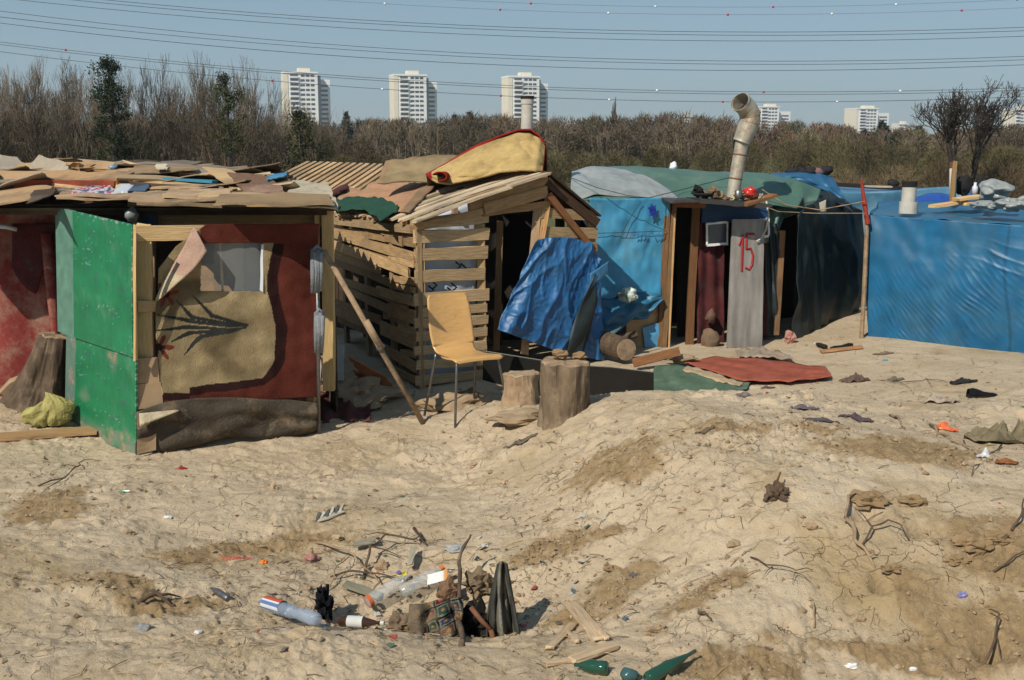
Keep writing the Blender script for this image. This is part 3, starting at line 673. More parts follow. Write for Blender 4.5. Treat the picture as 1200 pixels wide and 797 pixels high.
for k in range(34):
    px = -40+k*37+R.uniform(-14, 14); py = hfar_py(px)+R.uniform(-9, 6); place('mid', px, py, R.uniform(88, 112), 'bare tree whose thin branches stand out of the brown far wood', 'bare trees standing out of the far wood', top_of('mid'), sx=R.uniform(.7, 1.1))
def wood_mass(name, label, n, xr, yr, hf, colf, per, tw, seed, kind='stuff', cat='wood'):
    rr = np.random.RandomState(seed); V_ = []; C_ = []
    for i in range(n):
        px = rr.uniform(*xr); Y = rr.uniform(*yr); hh = hf(px, Y)*rr.uniform(.62, 1.12); x = X(px, Y, 1); w_ = hh*rr.uniform(.26, .5); m = per
        t = rr.beta(1.6, 1.5, m); an = rr.uniform(0, 2*PI, m); rad = w_*np.sin(PI*np.clip(t*.8+.14, 0, 1))**.7*np.sqrt(rr.uniform(0, 1, m))
        c = np.stack([x+rad*np.cos(an), Y+rad*np.sin(an), hh*t], 1)
        d = np.stack([rad/w_*np.cos(an)*1.0+rr.normal(0, .42, m), rad/w_*np.sin(an)*1.0+rr.normal(0, .42, m), rr.uniform(-.1, 1.3, m)], 1); d /= np.linalg.norm(d, axis=1)[:, None]
        L = hh*rr.uniform(.05, .15, m)[:, None]; s = np.stack([rr.normal(0, 1, m), rr.normal(0, 1, m), rr.normal(0, .3, m)], 1); s /= np.linalg.norm(s, axis=1)[:, None]; s *= tw*Y/100*rr.uniform(.5, 1.3, m)[:, None]
        V_.append(np.stack([c-s, c+s, c+d*L*1.3], 1).reshape(-1, 3)); cc = np.array(colf(px, Y, rr))*rr.uniform(.7, 1.25)*rr.uniform(.65, 1.2, (m, 1)); C_.append(np.repeat(cc, 3, 0))
        # stems
        k = 9; an = rr.uniform(0, 6.28, k); bx = np.stack([x+.1*hh*np.cos(an), Y+.1*hh*np.sin(an), np.zeros(k)], 1); tx = np.stack([x+.6*w_*np.cos(an), Y+.6*w_*np.sin(an), np.full(k, hh*.75)], 1); sv = np.array([[tw*Y/100*1.2, 0, 0]]*k)
        V_.append(np.stack([bx-sv, bx+sv, tx], 1).reshape(-1, 3)); C_.append(np.repeat(np.array([colf(px, Y, rr)])*rr.uniform(.9, 2.2, (k, 1)), 3, 0))
    v = np.concatenate(V_); c = np.concatenate(C_); me = raw_mesh(name, v, np.arange(len(v)).reshape(-1, 3), c, 'leaf')
    o = bpy.data.objects.new(name, me); col.objects.link(o); tag(o, label, cat, kind=kind); return o
def hfar(px, Y):
    pyt = lp([120, 128, 135, 150, 138, 140, 150, 147, 146, 143, 140, 142, 143, 140, 137, 139, 146, 150, 152, 152, 150, 152, 152], (px+100)/1400)
    return Z(pyt, Y)*1.0
def cfar(px, Y, rr):
    a = .5+.5*mn.noise(V((px*.012, 3, Y*.03)))*1.6; red = math.exp(-((px-950)/130)**2)+.6*math.exp(-((px-610)/50)**2)*.9
    base = np.array([.165, .13, .085])*(1-red*.7)+np.array([.21, .125, .075])*red*.7
    if rr.uniform() < .12: base = np.array([.16, .15, .075])
    if px < 340: base = np.array([.125, .10, .065])
    return base*(.75+.5*a)
wood_mass('far_wood', 'brown leafless wood closing the horizon behind the shacks', 520, (-80, 1280), (95, 175), hfar, cfar, 1000, .045, 4)
wood_mass('left_undergrowth', 'dense dark brown leafless undergrowth below the tall bare trees', 80, (-80, 430), (48, 66), lambda px, Y: Z(lp([134, 138, 142, 140, 142, 152, 165], (px+80)/510), Y), lambda px, Y, rr: (np.array([.125, .095, .06]) if rr.uniform() < .7 else np.array([.10, .095, .045])), 1700, .03, 6, cat='undergrowth')
def hscr(px, Y): return max(.5, Z(lp([186, 184, 182, 180, 176, 170, 166, 168, 172, 176, 180], (px-380)/900), Y))
wood_mass('scrub', 'low olive and straw coloured scrub on the field before the far wood', 170, (380, 1300), (48, 74), hscr, lambda px, Y, rr: np.array([.15, .125, .065])*rr.uniform(.7, 1.1) if rr.uniform() < .6 else np.array([.12, .10, .045]), 1300, .028, 9, cat='scrub')
wood_mass('reed_bank', 'tall straw coloured grass and brambles on the bank behind the right shacks', 80, (900, 1320), (24, 40), lambda px, Y: max(.35, Z(lp([218, 205, 198, 192, 186, 184], (px-900)/420), Y)), lambda px, Y, rr: np.array([.17, .125, .07])*rr.uniform(.7, 1.15), 1500, .024, 12, cat='reed bank')

hz = MB(); hz.box((-1400, -60, -3), (1400, 1900, 75)); hm = bpy.data.materials.new('air'); hm.use_nodes = True; hn = hm.node_tree.nodes
hn.remove(hn['Principled BSDF']); pv = hn.new('ShaderNodeVolumePrincipled'); pv.inputs['Color'].default_value = (.82, .9, 1, 1); pv.inputs['Density'].default_value = HAZE; pv.inputs['Anisotropy'].default_value = .2
hm.node_tree.links.new(pv.outputs[0], hn['Material Output'].inputs['Volume']); MC['air'] = hm
tag(hz.build('haze', 'air', origin=(0, 0, 0)), 'thin pale haze in the air over the field, fading the far towers and wood', 'haze', kind='stuff')
# =================================================================== LEFT PLANK SHACK (shack one)
def PP(px, py, a, b):
    """point on the vertical plane through ground points a and b (x,y) seen at the pixel"""
    n = V((b[1]-a[1], -(b[0]-a[0]), 0)); return onplane(px, py, (a[0], a[1], 0), n)
def tri_tint(k): return (k, k, k)
C1 = P(159, 530, 7.26); R1 = P(372, 505, 7.82); L1 = P(76, 490, 8.30)
c1 = (C1.x, C1.y); r1 = (R1.x, R1.y); l1 = (L1.x, L1.y)
XL = X(-70, 8.6, 1); XR1 = X(390, 8.3, 1); XRB = X(330, 10.7, 1)
def xr(y): return XR1+(XRB-XR1)*(y-8.25)/2.45
zf, zb = Z(240, 8.15), Z(197, 10.8)
shack = T('plank_shack', 'low shack at far left roofed with loose boards, behind the green board and rug screen', 'shack', (X(180, 9, 0), 9.2, 0))
b = MB()
for i in range(9):
    x = XL+(XRB-XL)*(i+.5)/9; b.plank((x, 10.75, -.1), (x, 10.75, zb-.04), (XRB-XL)/9*.98, .02, (1, 0, 0))
for i in range(7):
    z = .1+.24*i; b.plank((XR1, 8.35, z), (XRB, 10.7, z), .235, .02, (0, 0, 1))
for i in range(7):
    z = .1+.24*i; b.plank((XL, 9.0, z), (XL, 10.7, z), .235, .02, (0, 0, 1))
b.build('wall', 'wood_dark', shack)
# rug hung wall at the far left
f = quad(P(-62, 470, 9.0), P(70, 462, 9.0), P(72, 243, 8.95), P(-62, 243, 8.95))
o = sheet('rug_wall', 'worn faded red rug with dirty white patches hung as the left wall', None, wob(f, .05, 1.6, 3, folds=(.02, 16, 1)), 'red_rug', 30, 24, .012, parent=shack)
f = quad(P(10, 335, 8.9), P(66, 338, 8.9), P(66, 262, 8.9), P(20, 262, 8.9))
def darkflap(u, v):
    bb = lp([(0, 312), (8, 330), (20, 340), (30, 345), (50, 300), (58, 275)], u); return P(14+50*u, 262+(bb[1]-262)*v, 8.86)
sheet('rug_flap', 'dark folded flap at the top of the red rug', None, wob(darkflap, .02, 3, 4), 'dark_rug', 16, 10, .01, parent=shack)
b = MB(); b.tube([P(54, 274, 8.83), P(60, 330, 8.84), P(66, 392, 8.86), P(64, 455, 8.9)], [.045, .05, .04, .035], 8); b.build('rolled_rug_edge', 'red_rug', shack, smooth=True)
b = MB(); b.tube([P(-5, 265, 8.82), P(8, 266, 8.8), P(20, 269, 8.82)], .02, 7, (1, 1, 1)); b.build('rope', 'white_plastic', shack, smooth=True)
# front wall: top beams, cream board, posts and a near-black box painting the unlit void behind the screen
b = MB()
b.plank(P(150, 241, 8.28), P(392, 244, 8.28), .07, .05); b.plank(P(158, 255, 8.30), P(384, 257, 8.30), .105, .02, c=(.9, .85, .75)); b.build('front_beam', 'wood_raw', shack)
b = MB(); b.plank(P(178, 263, 8.36), P(178, 470, 8.36), .05, .05); b.plank(P(268, 262, 8.34), P(268, 480, 8.34), .22, .02, (1, 0, 0), c=(.9, .85, .75)); b.plank(P(205, 330, 8.42), P(262, 330, 8.42), .28, .01, (0, 0, 1), c=(1, .95, .85)); b.build('front_board', 'cardboard', shack)
b = MB(); b.plank(P(372, 243, 8.22), P(372, 470, 8.22), .03, .05, (1, 0, 0), c=(1.1, 1.05, 1)); b.plank(P(384, 243, 8.20), P(386, 458, 8.20), .085, .07, (1, 0, 0), c=(1.15, 1.15, 1.05), seg=5); b.build('corner_post', 'wood_new', shack)
b = MB(); b.blob(P(154, 252, 8.05), (.05, .05, .055), 5, .2, c=(.8, .9, .7)); b.build('bag_stuffed_under_roof', 'grey_plastic', shack, smooth=True)
b = MB(); b.blob(P(175, 258, 8.2), (.07, .05, .08), 8, .25, c=(.05, .08, .12)); b.build('dark_cloth_bundle', 'rag', shack, smooth=True)
b = MB(); b.box((XL+.02, 9.3, -.1), (xr(9.3)-.03, 9.33, 1.55)); b.build('shade_panel', 'inside_shade_paint', shack)
n1 = V((0, -(zb-zf)/2.65, 1)).normalized(); p1 = V((0, 8.15, zf))
b = MB()
for i in range(13):
    y = 8.2+i*.21; zz = zf+(zb-zf)*(y-8.15)/2.65-.035; b.plank((XL-.15, y, zz), (xr(y)+.05, y, zz), .205, .022, (0, 1, 0), seg=5, jag=.006)
b.plank((XL-.1, 8.17, zf-.05), (XR1, 8.17, zf-.05), .05, .05); b.build('roof_deck', 'wood_dark', shack)

def Q1(px, py, off=.02): return onplane(px, py, p1, n1, off+.035)
def roofsheet(name, label, pts, m, off=.02, th=.008, warp=.02, seed=0, cat='board', group=None, cf=None, tilt=None, nu=10, nv=6, c=None, fn=Q1):
    offs = tilt or (off,)*4; q = [fn(px, py, offs[i]) for i, (px, py) in enumerate(pts)]
    k = c or tri_tint(R.uniform(.8, 1.15))
    return sheet(name, label, cat, wob(quad(*q), warp, 2.2, seed, (0, 0, 1), edge=.03), m, nu, nv, th, cf or (lambda u, v: k), group, smooth=False)
GR = 'boards and sheets lying on the left shack roof'
# filler cardboards under the main pieces
for i in range(46):
    y = R.uniform(8.35, 10.6); x = R.uniform(XL, xr(y)-.3); wd = R.uniform(.35, .8); dp = R.uniform(.3, .6); a = R.uniform(-.5, .5)
    e = V((math.cos(a), math.sin(a), 0)); g = V((-math.sin(a), math.cos(a), .09)); z = zf+(zb-zf)*(y-8.15)/2.65+R.uniform(.0, .07); p = V((x, y, z))
    t = R.uniform(-.12, .14); k = R.uniform(.5, 1.3)
    q = [p-e*wd/2-g*dp/2, p+e*wd/2-g*dp/2+V((0, 0, t)), p+e*wd/2+g*dp/2, p-e*wd/2+g*dp/2]
    sheet('cardboard_sheet', 'weathered brown cardboard lying flat among the clutter on the left shack roof', 'cardboard', wob(quad(*q), .03, 2.5, i, (0, 0, 1), edge=.04), R.choice(['cardboard', 'cardboard', 'wood_grey', 'plywood']), 8, 6, .008, lambda u, v, k=k: (k, k, k), 'flat cardboard sheets on the left shack roof', smooth=False)
for i in range(34):
    y = R.uniform(8.3, 10.5); x = R.uniform(XL+.2, xr(y)-.5); L = R.uniform(.4, 1.0); a = R.choice([R.uniform(-.35, .35), R.uniform(-.9, .9)]); z = zf+(zb-zf)*(y-8.15)/2.65+R.uniform(.03, .10); e = V((math.cos(a), math.sin(a), R.uniform(-.10, .10)))*L/2
    b = MB(); b.plank(V((x, y, z))-e, V((x, y, z))+e, R.uniform(.05, .16), R.uniform(.012, .03), (0, 1, R.uniform(-.5, .5)), seg=3, jag=.007, warp=R.uniform(-.02, .02)); tag(b.build('loose_plank', R.choice(['wood_raw', 'wood_weathered', 'wood_grey', 'wood_dark', 'wood_weathered'])), 'loose weathered plank thrown across the cardboard on the left shack roof', 'plank', 'loose planks on the left shack roof')
roofsheet('grey_board', 'grey weathered board tipped up at the far left end of the shack roof', [(-20, 203), (37, 200), (20, 184), (-14, 182)], 'wood_grey', tilt=(.03, .03, .12, .12), seed=2, group=GR, c=(1.2, 1.2, 1.2))
roofsheet('grey_board', 'pale grey board with curved back, second from the left end of the shack roof', [(32, 199), (82, 203), (78, 191), (46, 184)], 'wood_grey', tilt=(.04, .04, .12, .14), warp=.04, seed=3, group=GR, c=(1.35, 1.35, 1.3))
b = MB(); b.blob(Q1(91, 199, .05), (.13, .09, .05), 3, .5, 16, 10, (.9, .8, .65), 2.2); tag(b.build('crumpled_cardboard', 'cardboard'), 'crumpled torn brown cardboard beside the pale grey boards on the roof', 'cardboard', GR)
q0, q1 = Q1(-30, 212, .05), Q1(148, 213, .05); b = MB(); b.plank(q0, q1, .10, .30, (0, -.2, 1), c=(1.1, 1, .85), seg=10, jag=.012); o = b.build('folded_carpet', 'cardboard'); tag(o, 'long folded board with a dull red underside along the left front of the roof', 'board', GR)
b = MB(); b.plank(Q1(28, 214, .06)+V((0, -.17, 0)), Q1(145, 215, .05)+V((0, -.17, 0)), .05, .01, (0, 0, 1), c=(.75, .25, .2), seg=8, jag=.008); b.build('red_underside', 'cardboard', o)
roofsheet('cardboard_sheet', 'tan board tilting down over the front edge at far left above the red rug', [(-40, 246), (40, 232), (62, 220), (-30, 208)], 'cardboard', tilt=(-.06, .04, .05, .05), seed=9, group=GR, cat='cardboard', c=(1.05, 1, .9), th=.012)
roofsheet('dark_board', 'dark board running back from the front edge left of the magazines', [(30, 238), (63, 227), (66, 220), (40, 224)], 'wood_dark', off=.06, seed=10, group=GR)
# layered thin boards on the front edge
for i, (x0, x1, y0, y1, m, k) in enumerate([(66, 232, 234, 226, 'cardboard', .8), (64, 190, 231, 224, 'cardboard', 1.05), (150, 300, 235, 226, 'cardboard', .9), (190, 275, 231, 222, 'cardboard', 1.15), (250, 392, 240, 230, 'wood_raw', .7), (160, 260, 239, 233, 'wood_raw', .55), (262, 350, 235, 228, 'cardboard', 1.0), (230, 262, 233, 226, 'wood_new', .9)]):
    roofsheet('thin_board', 'thin warped board in the layers along the front roof edge of the left shack', [(x0, y0), (x1, y0+1), (x1-6, y1), (x0+8, y1)], m, off=.03+.012*i % .05, seed=20+i, group='thin boards layered along the left shack roof edge', warp=.025, c=tri_tint(k), th=.012)
def magcol(u, v):
    k = mn.noise(V((u*5, v*4, 3))); return (.5, .03, .07) if k > .12 else ((.75, .75, .75) if k > -.12 else (.03, .05, .12))
roofsheet('magazine', 'glossy red and white magazine lying open near the roof edge', [(84, 226), (134, 227), (130, 217), (92, 219)], 'gloss', off=.055, seed=31, warp=.02, cf=magcol, cat='magazine', group='magazines on the left shack roof', nu=20, nv=12, th=.01)
roofsheet('magazine', 'white and dark blue magazine to the right of the red one near the roof edge', [(132, 226), (170, 225), (176, 217), (142, 219)], 'gloss', off=.06, seed=32, warp=.02, cf=lambda u, v: (.7, .7, .72) if u < .45 else (.02, .035, .08), cat='magazine', group='magazines on the left shack roof', nu=12, nv=8, th=.015)
b = MB(); b.plank(Q1(106, 204, .075), Q1(252, 213, .075), .075, .022, (0, 1, 0), c=(1, 1, 1), seg=8); tag(b.build('blue_painted_plank', 'painted'), 'long narrow plank with flaking light blue paint lying across the roof', 'plank', GR)
for p in bpy.data.objects['blue_painted_plank'].data.color_attributes['Col'].data: p.color = (.05, .23, .34, 1)
roofsheet('cardboard_sheet', 'broad tan cardboard behind the blue plank', [(110, 205), (205, 207), (180, 197), (128, 198)], 'cardboard', off=.05, seed=34, group=GR, cat='cardboard', c=(1.1, 1.05, 1))
roofsheet('cardboard_sheet', 'broad tan cardboard in front of the right half of the blue plank', [(160, 222), (262, 222), (245, 211), (155, 210)], 'cardboard', off=.05, seed=35, group=GR, cat='cardboard', c=(1.2, 1.15, 1.05))
roofsheet('thin_board', 'pile of thin boards at the back of the roof with a cream scrap on top', [(148, 203), (232, 200), (228, 193), (158, 195)], 'cardboard', off=.10, seed=36, group=GR, c=(.8, .78, .7))
roofsheet('cream_scrap', 'small cream paper scrap on the pile at the back of the roof', [(183, 198), (196, 198), (195, 193), (183, 193)], 'paper', off=.13, seed=37, group=GR, cat='scrap', c=(.62, .55, .4))
roofsheet('tan_board', 'tan rigid board leaning with its lit face up, right of the blue plank', [(272, 222), (303, 217), (262, 196), (237, 195)], 'plywood', tilt=(.05, .05, .10, .12), seed=38, group=GR, c=(1.2, 1.15, 1))
roofsheet('brown_board', 'dark brown board leaning beside the tan rigid board', [(285, 225), (335, 228), (318, 207), (266, 203)], 'wood_dark', tilt=(.05, .05, .12, .12), seed=39, group=GR, c=(2.2, 2, 2))
roofsheet('brown_board', 'brown board with broken edge right behind the dark brown one', [(300, 212), (345, 216), (330, 205), (300, 204)], 'wood_raw', off=.09, seed=40, group=GR, c=(.6, .55, .5))
roofsheet('blue_scrap', 'small pale blue plastic scrap at the back right of the roof', [(312, 210), (334, 208), (336, 203), (316, 205)], 'pale_blue_tarp', off=.12, seed=41, group=GR, cat='scrap')
b = MB(); b.blob(Q1(132, 196, .07), (.035, .03, .03), 2, .3, c=(.35, .5, .6)); tag(b.build('crumpled_plastic', 'white_plastic', smooth=True), 'tiny crumpled pale plastic on the back edge of the roof', 'plastic', GR)
roofsheet('cloth', 'dirty cream cloth sagging over the front right corner of the left shack roof', [(334, 241), (396, 242), (384, 216), (340, 214)], 'rag', off=.06, seed=43, warp=.05, cat='cloth', group=GR, c=(.46, .40, .29), nu=16, nv=12, th=.01)

# --- green board screen
gr = T('green_board_screen', 'weathered green painted boards with a pale strip standing left of the rug screen', 'board screen', ((c1[0]+l1[0])/2, (c1[1]+l1[1])/2, 0))
def gp(px, py, off=0):
    p = PP(px, py, l1, c1); n = V((c1[1]-l1[1], -(c1[0]-l1[0]), 0)).normalized(); return p+n*off
def worn(base, edge):
    def f(u, v, base=base):
        k = mn.noise(V((u*26, v*26, 4)))+.6*mn.noise(V((u*70, v*70, 1))); e = min(1-u, v if edge == 't' else 1-v)
        if k > .86 or (e < .012 and k > .1): return (14, 1.9, 3.5)
        if k < -.85: return (.5, .4, .5)
        if abs(mn.noise(V((u*4+v*1.3, v*16-u*3, 21)))) < .012 and mn.noise(V((u*5, v*5, 31))) > .15: return (9, 1.6, 3)
        if mn.noise(V((u*11, v*13, 41))) > .52: base = (3, .75, 1.3)
        s = 1+.22*mn.noise(V((u*3, v*9, 8)))+.12*mn.noise(V((u*34, v*5, 8)))
        m_ = max(0, .22-v)*7*(.55+mn.noise(V((u*6, v*8, 3))))+max(0, mn.noise(V((u*5, v*6, 11)))-.35)*1.2 if edge == 'm' else 0; m_ = max(0, min(.8, m_))
        return tuple(s*q*(1-m_)+m_*w_ for q, w_ in zip(base, (22, 1.3, 2.4)))
    return f
b = MB(); b.grid(quad(gp(90, 395, .016), gp(159, 418, .016), gp(158, 263, .012), gp(88, 247, .012)), 70, 110, worn((1, 1, 1), 'b')); o = b.build('upper_board', 'green_board', gr, solid=.012)
b = MB(); b.grid(quad(gp(76, 500, -.004), gp(160, 534, -.004), gp(159.5, 419, -.004), gp(78, 390, -.004)), 70, 90, lambda u, v: worn((1, 1, 1), 'm')(u, v) if u > .15 else (12, 1.1, 2.1)); o = b.build('lower_board', 'green_board', gr, solid=.012); o['label'] = 'lower green board, scuffed and muddy towards the ground'
b = MB(); b.grid(quad(gp(69, 388, .003), gp(91, 398, .003), gp(89, 247, .003), gp(66, 243, .003)), 10, 40, lambda u, v: tuple(q*(1+.25*mn.noise(V((u*5, v*14, 2)))+.15*mn.noise(V((u*20, v*30, 2)))) for q in (.10, .22, .165))); o = b.build('pale_strip', 'painted', gr, solid=.012); o['label'] = 'pale grey green strip along the far edge'
b = MB(); b.plank(gp(160, 263, .012), gp(160.5, 422, .012), .018, .02, (1, 0, 0), c=(1.2, 1.1, 1)); b.build('edge_batten', 'wood_new', gr)
b = MB(); b.blob(gp(137, 402, .01), (.012, .006, .016), 1, .3, 8, 6, (.2, .45, .3)); b.build('knot', 'painted', gr, smooth=True)

# --- rug screen (door of the left shack)
rs = T('rug_screen', 'timber frame hung with a dark red and beige flowered rug with a clear window', 'screen', ((c1[0]+r1[0])/2, (c1[1]+r1[1])/2, 0))
nF = V((r1[1]-c1[1], -(r1[0]-c1[0]), 0)).normalized()
def fp(px, py, off=0): return PP(px, py, c1, r1)+nF*off
b = MB()
b.plank(fp(169, 263), fp(171, 425), .10, .035, (1, 0, 0), c=(1.1, 1.08, 1), seg=6); b.plank(fp(160, 273, .03), fp(250, 272, .03), .10, .02, c=(1.1, 1.05, 1)); b.plank(fp(362, 266, -.03), fp(366, 500, -.03), .06, .03, (1, 0, 0))
b.plank(fp(160, 358, .035), fp(184, 358, .035), .075, .015, c=(.85, .8, .8)); b.build('frame', 'wood_new', rs)
b = MB(); b.grid(wob(quad(fp(160, 448, .045), fp(186, 447, .045), fp(184, 417, .045), fp(158, 419, .045)), .01, 4, 2), 6, 6); b.grid(wob(quad(fp(160, 478, .05), fp(190, 474, .05), fp(187, 446, .05), fp(159, 449, .05)), .01, 4, 3), 6, 6)
b.build('cardboard_patch', 'cardboard', rs, solid=.005)
def sdbox(x, y, cx, cy, hx, hy, r):
    dx = abs(x-cx)-hx+r; dy = abs(y-cy)-hy+r; return math.hypot(max(dx, 0), max(dy, 0))+min(max(dx, dy), 0)-r
def seg(x, y, a, b_):
    ax, ay = a; bx, by = b_; t = max(0, min(1, ((x-ax)*(bx-ax)+(y-ay)*(by-ay))/((bx-ax)**2+(by-ay)**2))); return math.hypot(x-ax-t*(bx-ax), y-ay-t*(by-ay)), t
LEAVES = [((288, 379), (226, 347), (246, 368)), ((288, 379), (206, 352), (224, 371)), ((288, 380), (179, 366), (222, 376)), ((286, 382), (180, 387), (222, 383)), ((284, 382), (199, 399), (222, 390)), ((286, 381), (212, 413), (236, 393))]
def rugcol(px, py):
    w_ = 3*mn.noise(V((px*.03, py*.03, 1)))
    x = px+w_; y = py+w_
    redc = (.135, .036, .024); dk = (.035, .015, .014); be = (.36, .275, .15)
    # beige field: left part, bounded on the right by a curved border
    bx = lp([316, 318, 314, 308, 310, 316, 320, 320, 318, 308, 285], max(0, min(1, (y-260)/200)))
    by = 452-12*max(0, min(1, (x-230)/90))+ (6 if x < 220 else 0)
    if y > 300 and y < 425: pass
    inside = x < bx and y < by and not (x > 296 and y > 430 and math.hypot(x-292, y-425) > 27)
    d = min(bx-x, by-y)
    top = y < 284 - (x < 232)*30
    if top and x > 228: inside = False
    band = (not inside) and (x < bx+13) and (y < by+9) and y > 284
    c = be if inside else (dk if band else redc)
    if inside:
        for (cx, cy, r) in ((193, 343, 17), (186, 406, 16)):
            dd = math.hypot(x-cx, (y-cy)*1.05); an = math.atan2(y-cy, x-cx)
            if dd < r*(.62+.38*math.cos(6*an+.5)): c = (.20, .045, .03)
            if dd < 4.5: c = (.03, .02, .02)
        for (a, e, m_) in LEAVES:
            dd, t = seg(x, y, m_, e); d2, t2 = seg(x, y, a, m_)
            if dd < 2.3*(1-t)**.8+.35 or d2 < 1.1+1.2*t2: c = (.04, .043, .04)
        if c is be:
            k = 1+.16*mn.noise(V((x*.05, y*.05, 7)))+.12*mn.noise(V((x*.3, y*.3, 2))); c = tuple(q*k for q in be)
            st = mn.noise(V((x*.018, y*.022, 9)));
            if st > .15: c = tuple(q*(1-.5*min(1, (st-.15)*4)) for q in c)
    k = 1+.25*mn.noise(V((px*.05, py*.05, 5))); c = tuple(q*k for q in c)
    return c
def rug_pt(u, v):
    # v from bottom (0) to top (1)
    xl = lp([191, 187, 184, 181, 181, 184, 184, 205, 240], v); xr = lp([372, 372, 371, 370, 372], v)
    px = xl+(xr-xl)*u; py = lp([470, 262], v)+(3*(1-v)*math.sin(u*5))-(3*u*(1-v))
    return px, py
WIN = (233, 284, 305, 341)
def ruggrid():
    b = MB(); nu, nv = 210, 220; o = 0; idx = {}
    for j in range(nv+1):
        for i in range(nu+1):
            px, py = rug_pt(i/nu, j/nv)
            k = .05+.018*mn.noise(V((px*.02, py*.02, 3)))*1.2+.007*mn.noise(V((px*.07, py*.07, 1)))+.010*math.exp(-((px-312)/9)**2)
            b.v.append(fp(px, py, k)); idx[(i, j)] = (px, py)
    for j in range(nv):
        for i in range(nu):
            px, py = idx[(i, j)]; wx = px+1.5*mn.noise(V((px*.2, py*.2, 0)))
            if WIN[0] < wx < WIN[2] and WIN[1] < py < WIN[3]: continue
            q = [(i, j), (i+1, j), (i+1, j+1), (i, j+1)]
            b.face(tuple(y_*(nu+1)+x_ for x_, y_ in q), [(x_/nu, y_/nv) for x_, y_ in q], [rugcol(*idx[k]) for k in q])
    return b
rug = ruggrid().build('rug', 'carpet', rs, solid=.01, smooth=True)
b = MB(); b.grid(wob(quad(fp(230, 343, .034), fp(309, 343, .034), fp(309, 282, .034), fp(230, 282, .034)), .012, 3, 5), 8, 8); b.build('window_sheet', 'window_film', rug, smooth=True)
b = MB(); b.plank(fp(305, 286, .062), fp(304, 340, .062), .016, .008, (1, 0, 0), c=(1, 1, 1)); b.build('window_edging', 'white_plastic', rug)
b = MB(); b.plank(fp(258, 284, .0), fp(261, 342, .0), .012, .01, (1, 0, 0)); b.build('window_bar', 'wood_new', rug)
def flap(u, v):   # pale backing of the folded-down corner
    a = (lp([224, 214, 202, 190, 180], v), lp([266, 287, 308, 328, 350], v)); c = (lp([226, 238, 222, 203, 182], v), lp([266, 292, 312, 330, 352], v))
    px = a[0]*(1-u)+c[0]*u; py = a[1]*(1-u)+c[1]*u; return fp(px, py, .07+.10*math.sin(PI*min(1, v))*(u))
b = MB(); b.grid(flap, 10, 20, lambda u, v: (.50, .33, .25) if v < .62 else (.55, .45, .30)); b.build('folded_corner', 'carpet', rug, solid=.012, smooth=True)
def skirt(u, v):
    px = 158+(369-158)*u; pb = 530-26*u+4*math.sin(u*9); ptp = lp([480, 468, 464, 463, 464, 466, 470], u)
    return fp(px, pb+(ptp-pb)*v, .03+.09*v*(1-v)*1.6+.05*mn.noise(V((u*5, v*3, 2)))+(.05*v))
b = MB(); b.grid(skirt, 60, 20); o = b.build('felt_skirt', 'brown_felt', rs, solid=.01, smooth=True); o['label'] = 'brown muddy felt wrapped over the bottom of the screen'
def lipf(u, v):
    px = 160+45*u; p0 = 480-4*u; return fp(px, p0+ (14*(1-u))*v, .12+.03*v)
b = MB(); b.grid(lipf, 8, 4, lambda u, v: (.5, .42, .28)); b.build('felt_fold', 'rag', rs, solid=.008, smooth=True)
b = MB(); b.grid(wob(quad(fp(159, 529, .075), fp(181, 524, .075), fp(180, 496, .09), fp(160, 482, .12)), .015, 5, 4), 8, 8); b.build('cardboard_patch', 'cardboard', rs, solid=.005)
pole = T('steel_post', 'thin steel post hung with two grey rolled cloths right of the rug screen', 'post', tuple(fp(371, 505, .05)))
b = MB(); b.tube([fp(367, 288, .10), fp(371, 505, .06)], .013, 10); b.build('tube', 'steel', pole, smooth=True)
for (x0, y0, x1, y1, sp) in ((360, 290, 361, 338, 9), (364, 363, 365, 412, 6)):
    b = MB()
    for k in range(4):
        b.tube([fp(x0+k*sp/3+R.uniform(-1, 1), y0+3*(k % 2), .13+.01*k), fp(x0+k*sp/3, (y0+y1)/2, .15), fp(x1+k*sp/3-1, y1+R.uniform(-3, 3), .14)], [.018, .021, .015], 7, (.20+.07*(k % 2), .21+.07*(k % 2), .23+.05*(k % 2)))
    b.tube([fp(x0, y0+3, .13), fp(x0+sp*.6, y0-3, .13), fp(x0+sp+4, y0+3, .12)], .016, 7, (.24, .25, .27)); b.build('hanging_cloth', 'rag', pole, smooth=True)

# =================================================================== PALLET SHACK (shack two)
A2 = (-.80, 9.33); D2 = V((-.41, .91, 0)); B2 = (X(697, 10.3, .6), 10.3)
def wp(px, py, off=0):
    n = V((B2[1]-A2[1], -(B2[0]-A2[0]), 0)).normalized(); return PP(px, py, A2, B2)+n*off
Lend = (A2[0]+D2.x*2.9, A2[1]+D2.y*2.9)
def sp_(px, py, off=0):
    n = V((-D2.y, D2.x, 0)); 
    return PP(px, py, A2, Lend)+n*off
ps = T('pallet_shack', 'shack nailed together from pallet slats under a slatted gable roof, left of the tarped shack', 'shack', (0, 9.9, 0))
b = MB()
rows = [(262, 254), (278, 274), (298, 295), (323, 320), (350, 344), (366, 360), (379, 374), (394, 388), (410, 404), (428, 421), (446, 437)]
for i, (a, c) in enumerate(rows): b.plank(wp(486+R.uniform(-3, 3), a+R.uniform(-1, 1), .03), wp(567+R.uniform(-1, 4), c, .03), .105 if i < 5 else .08, .022, jag=.006, warp=.008, c=tri_tint(R.uniform(.85, 1.25)))
b.build('slat_wall', 'wood_raw', ps)
b = MB()
for px in (492, 563): b.plank(wp(px, 262, 0), wp(px+3, 455 if px < 500 else 440, 0), .075, .05, (1, 0, 0))
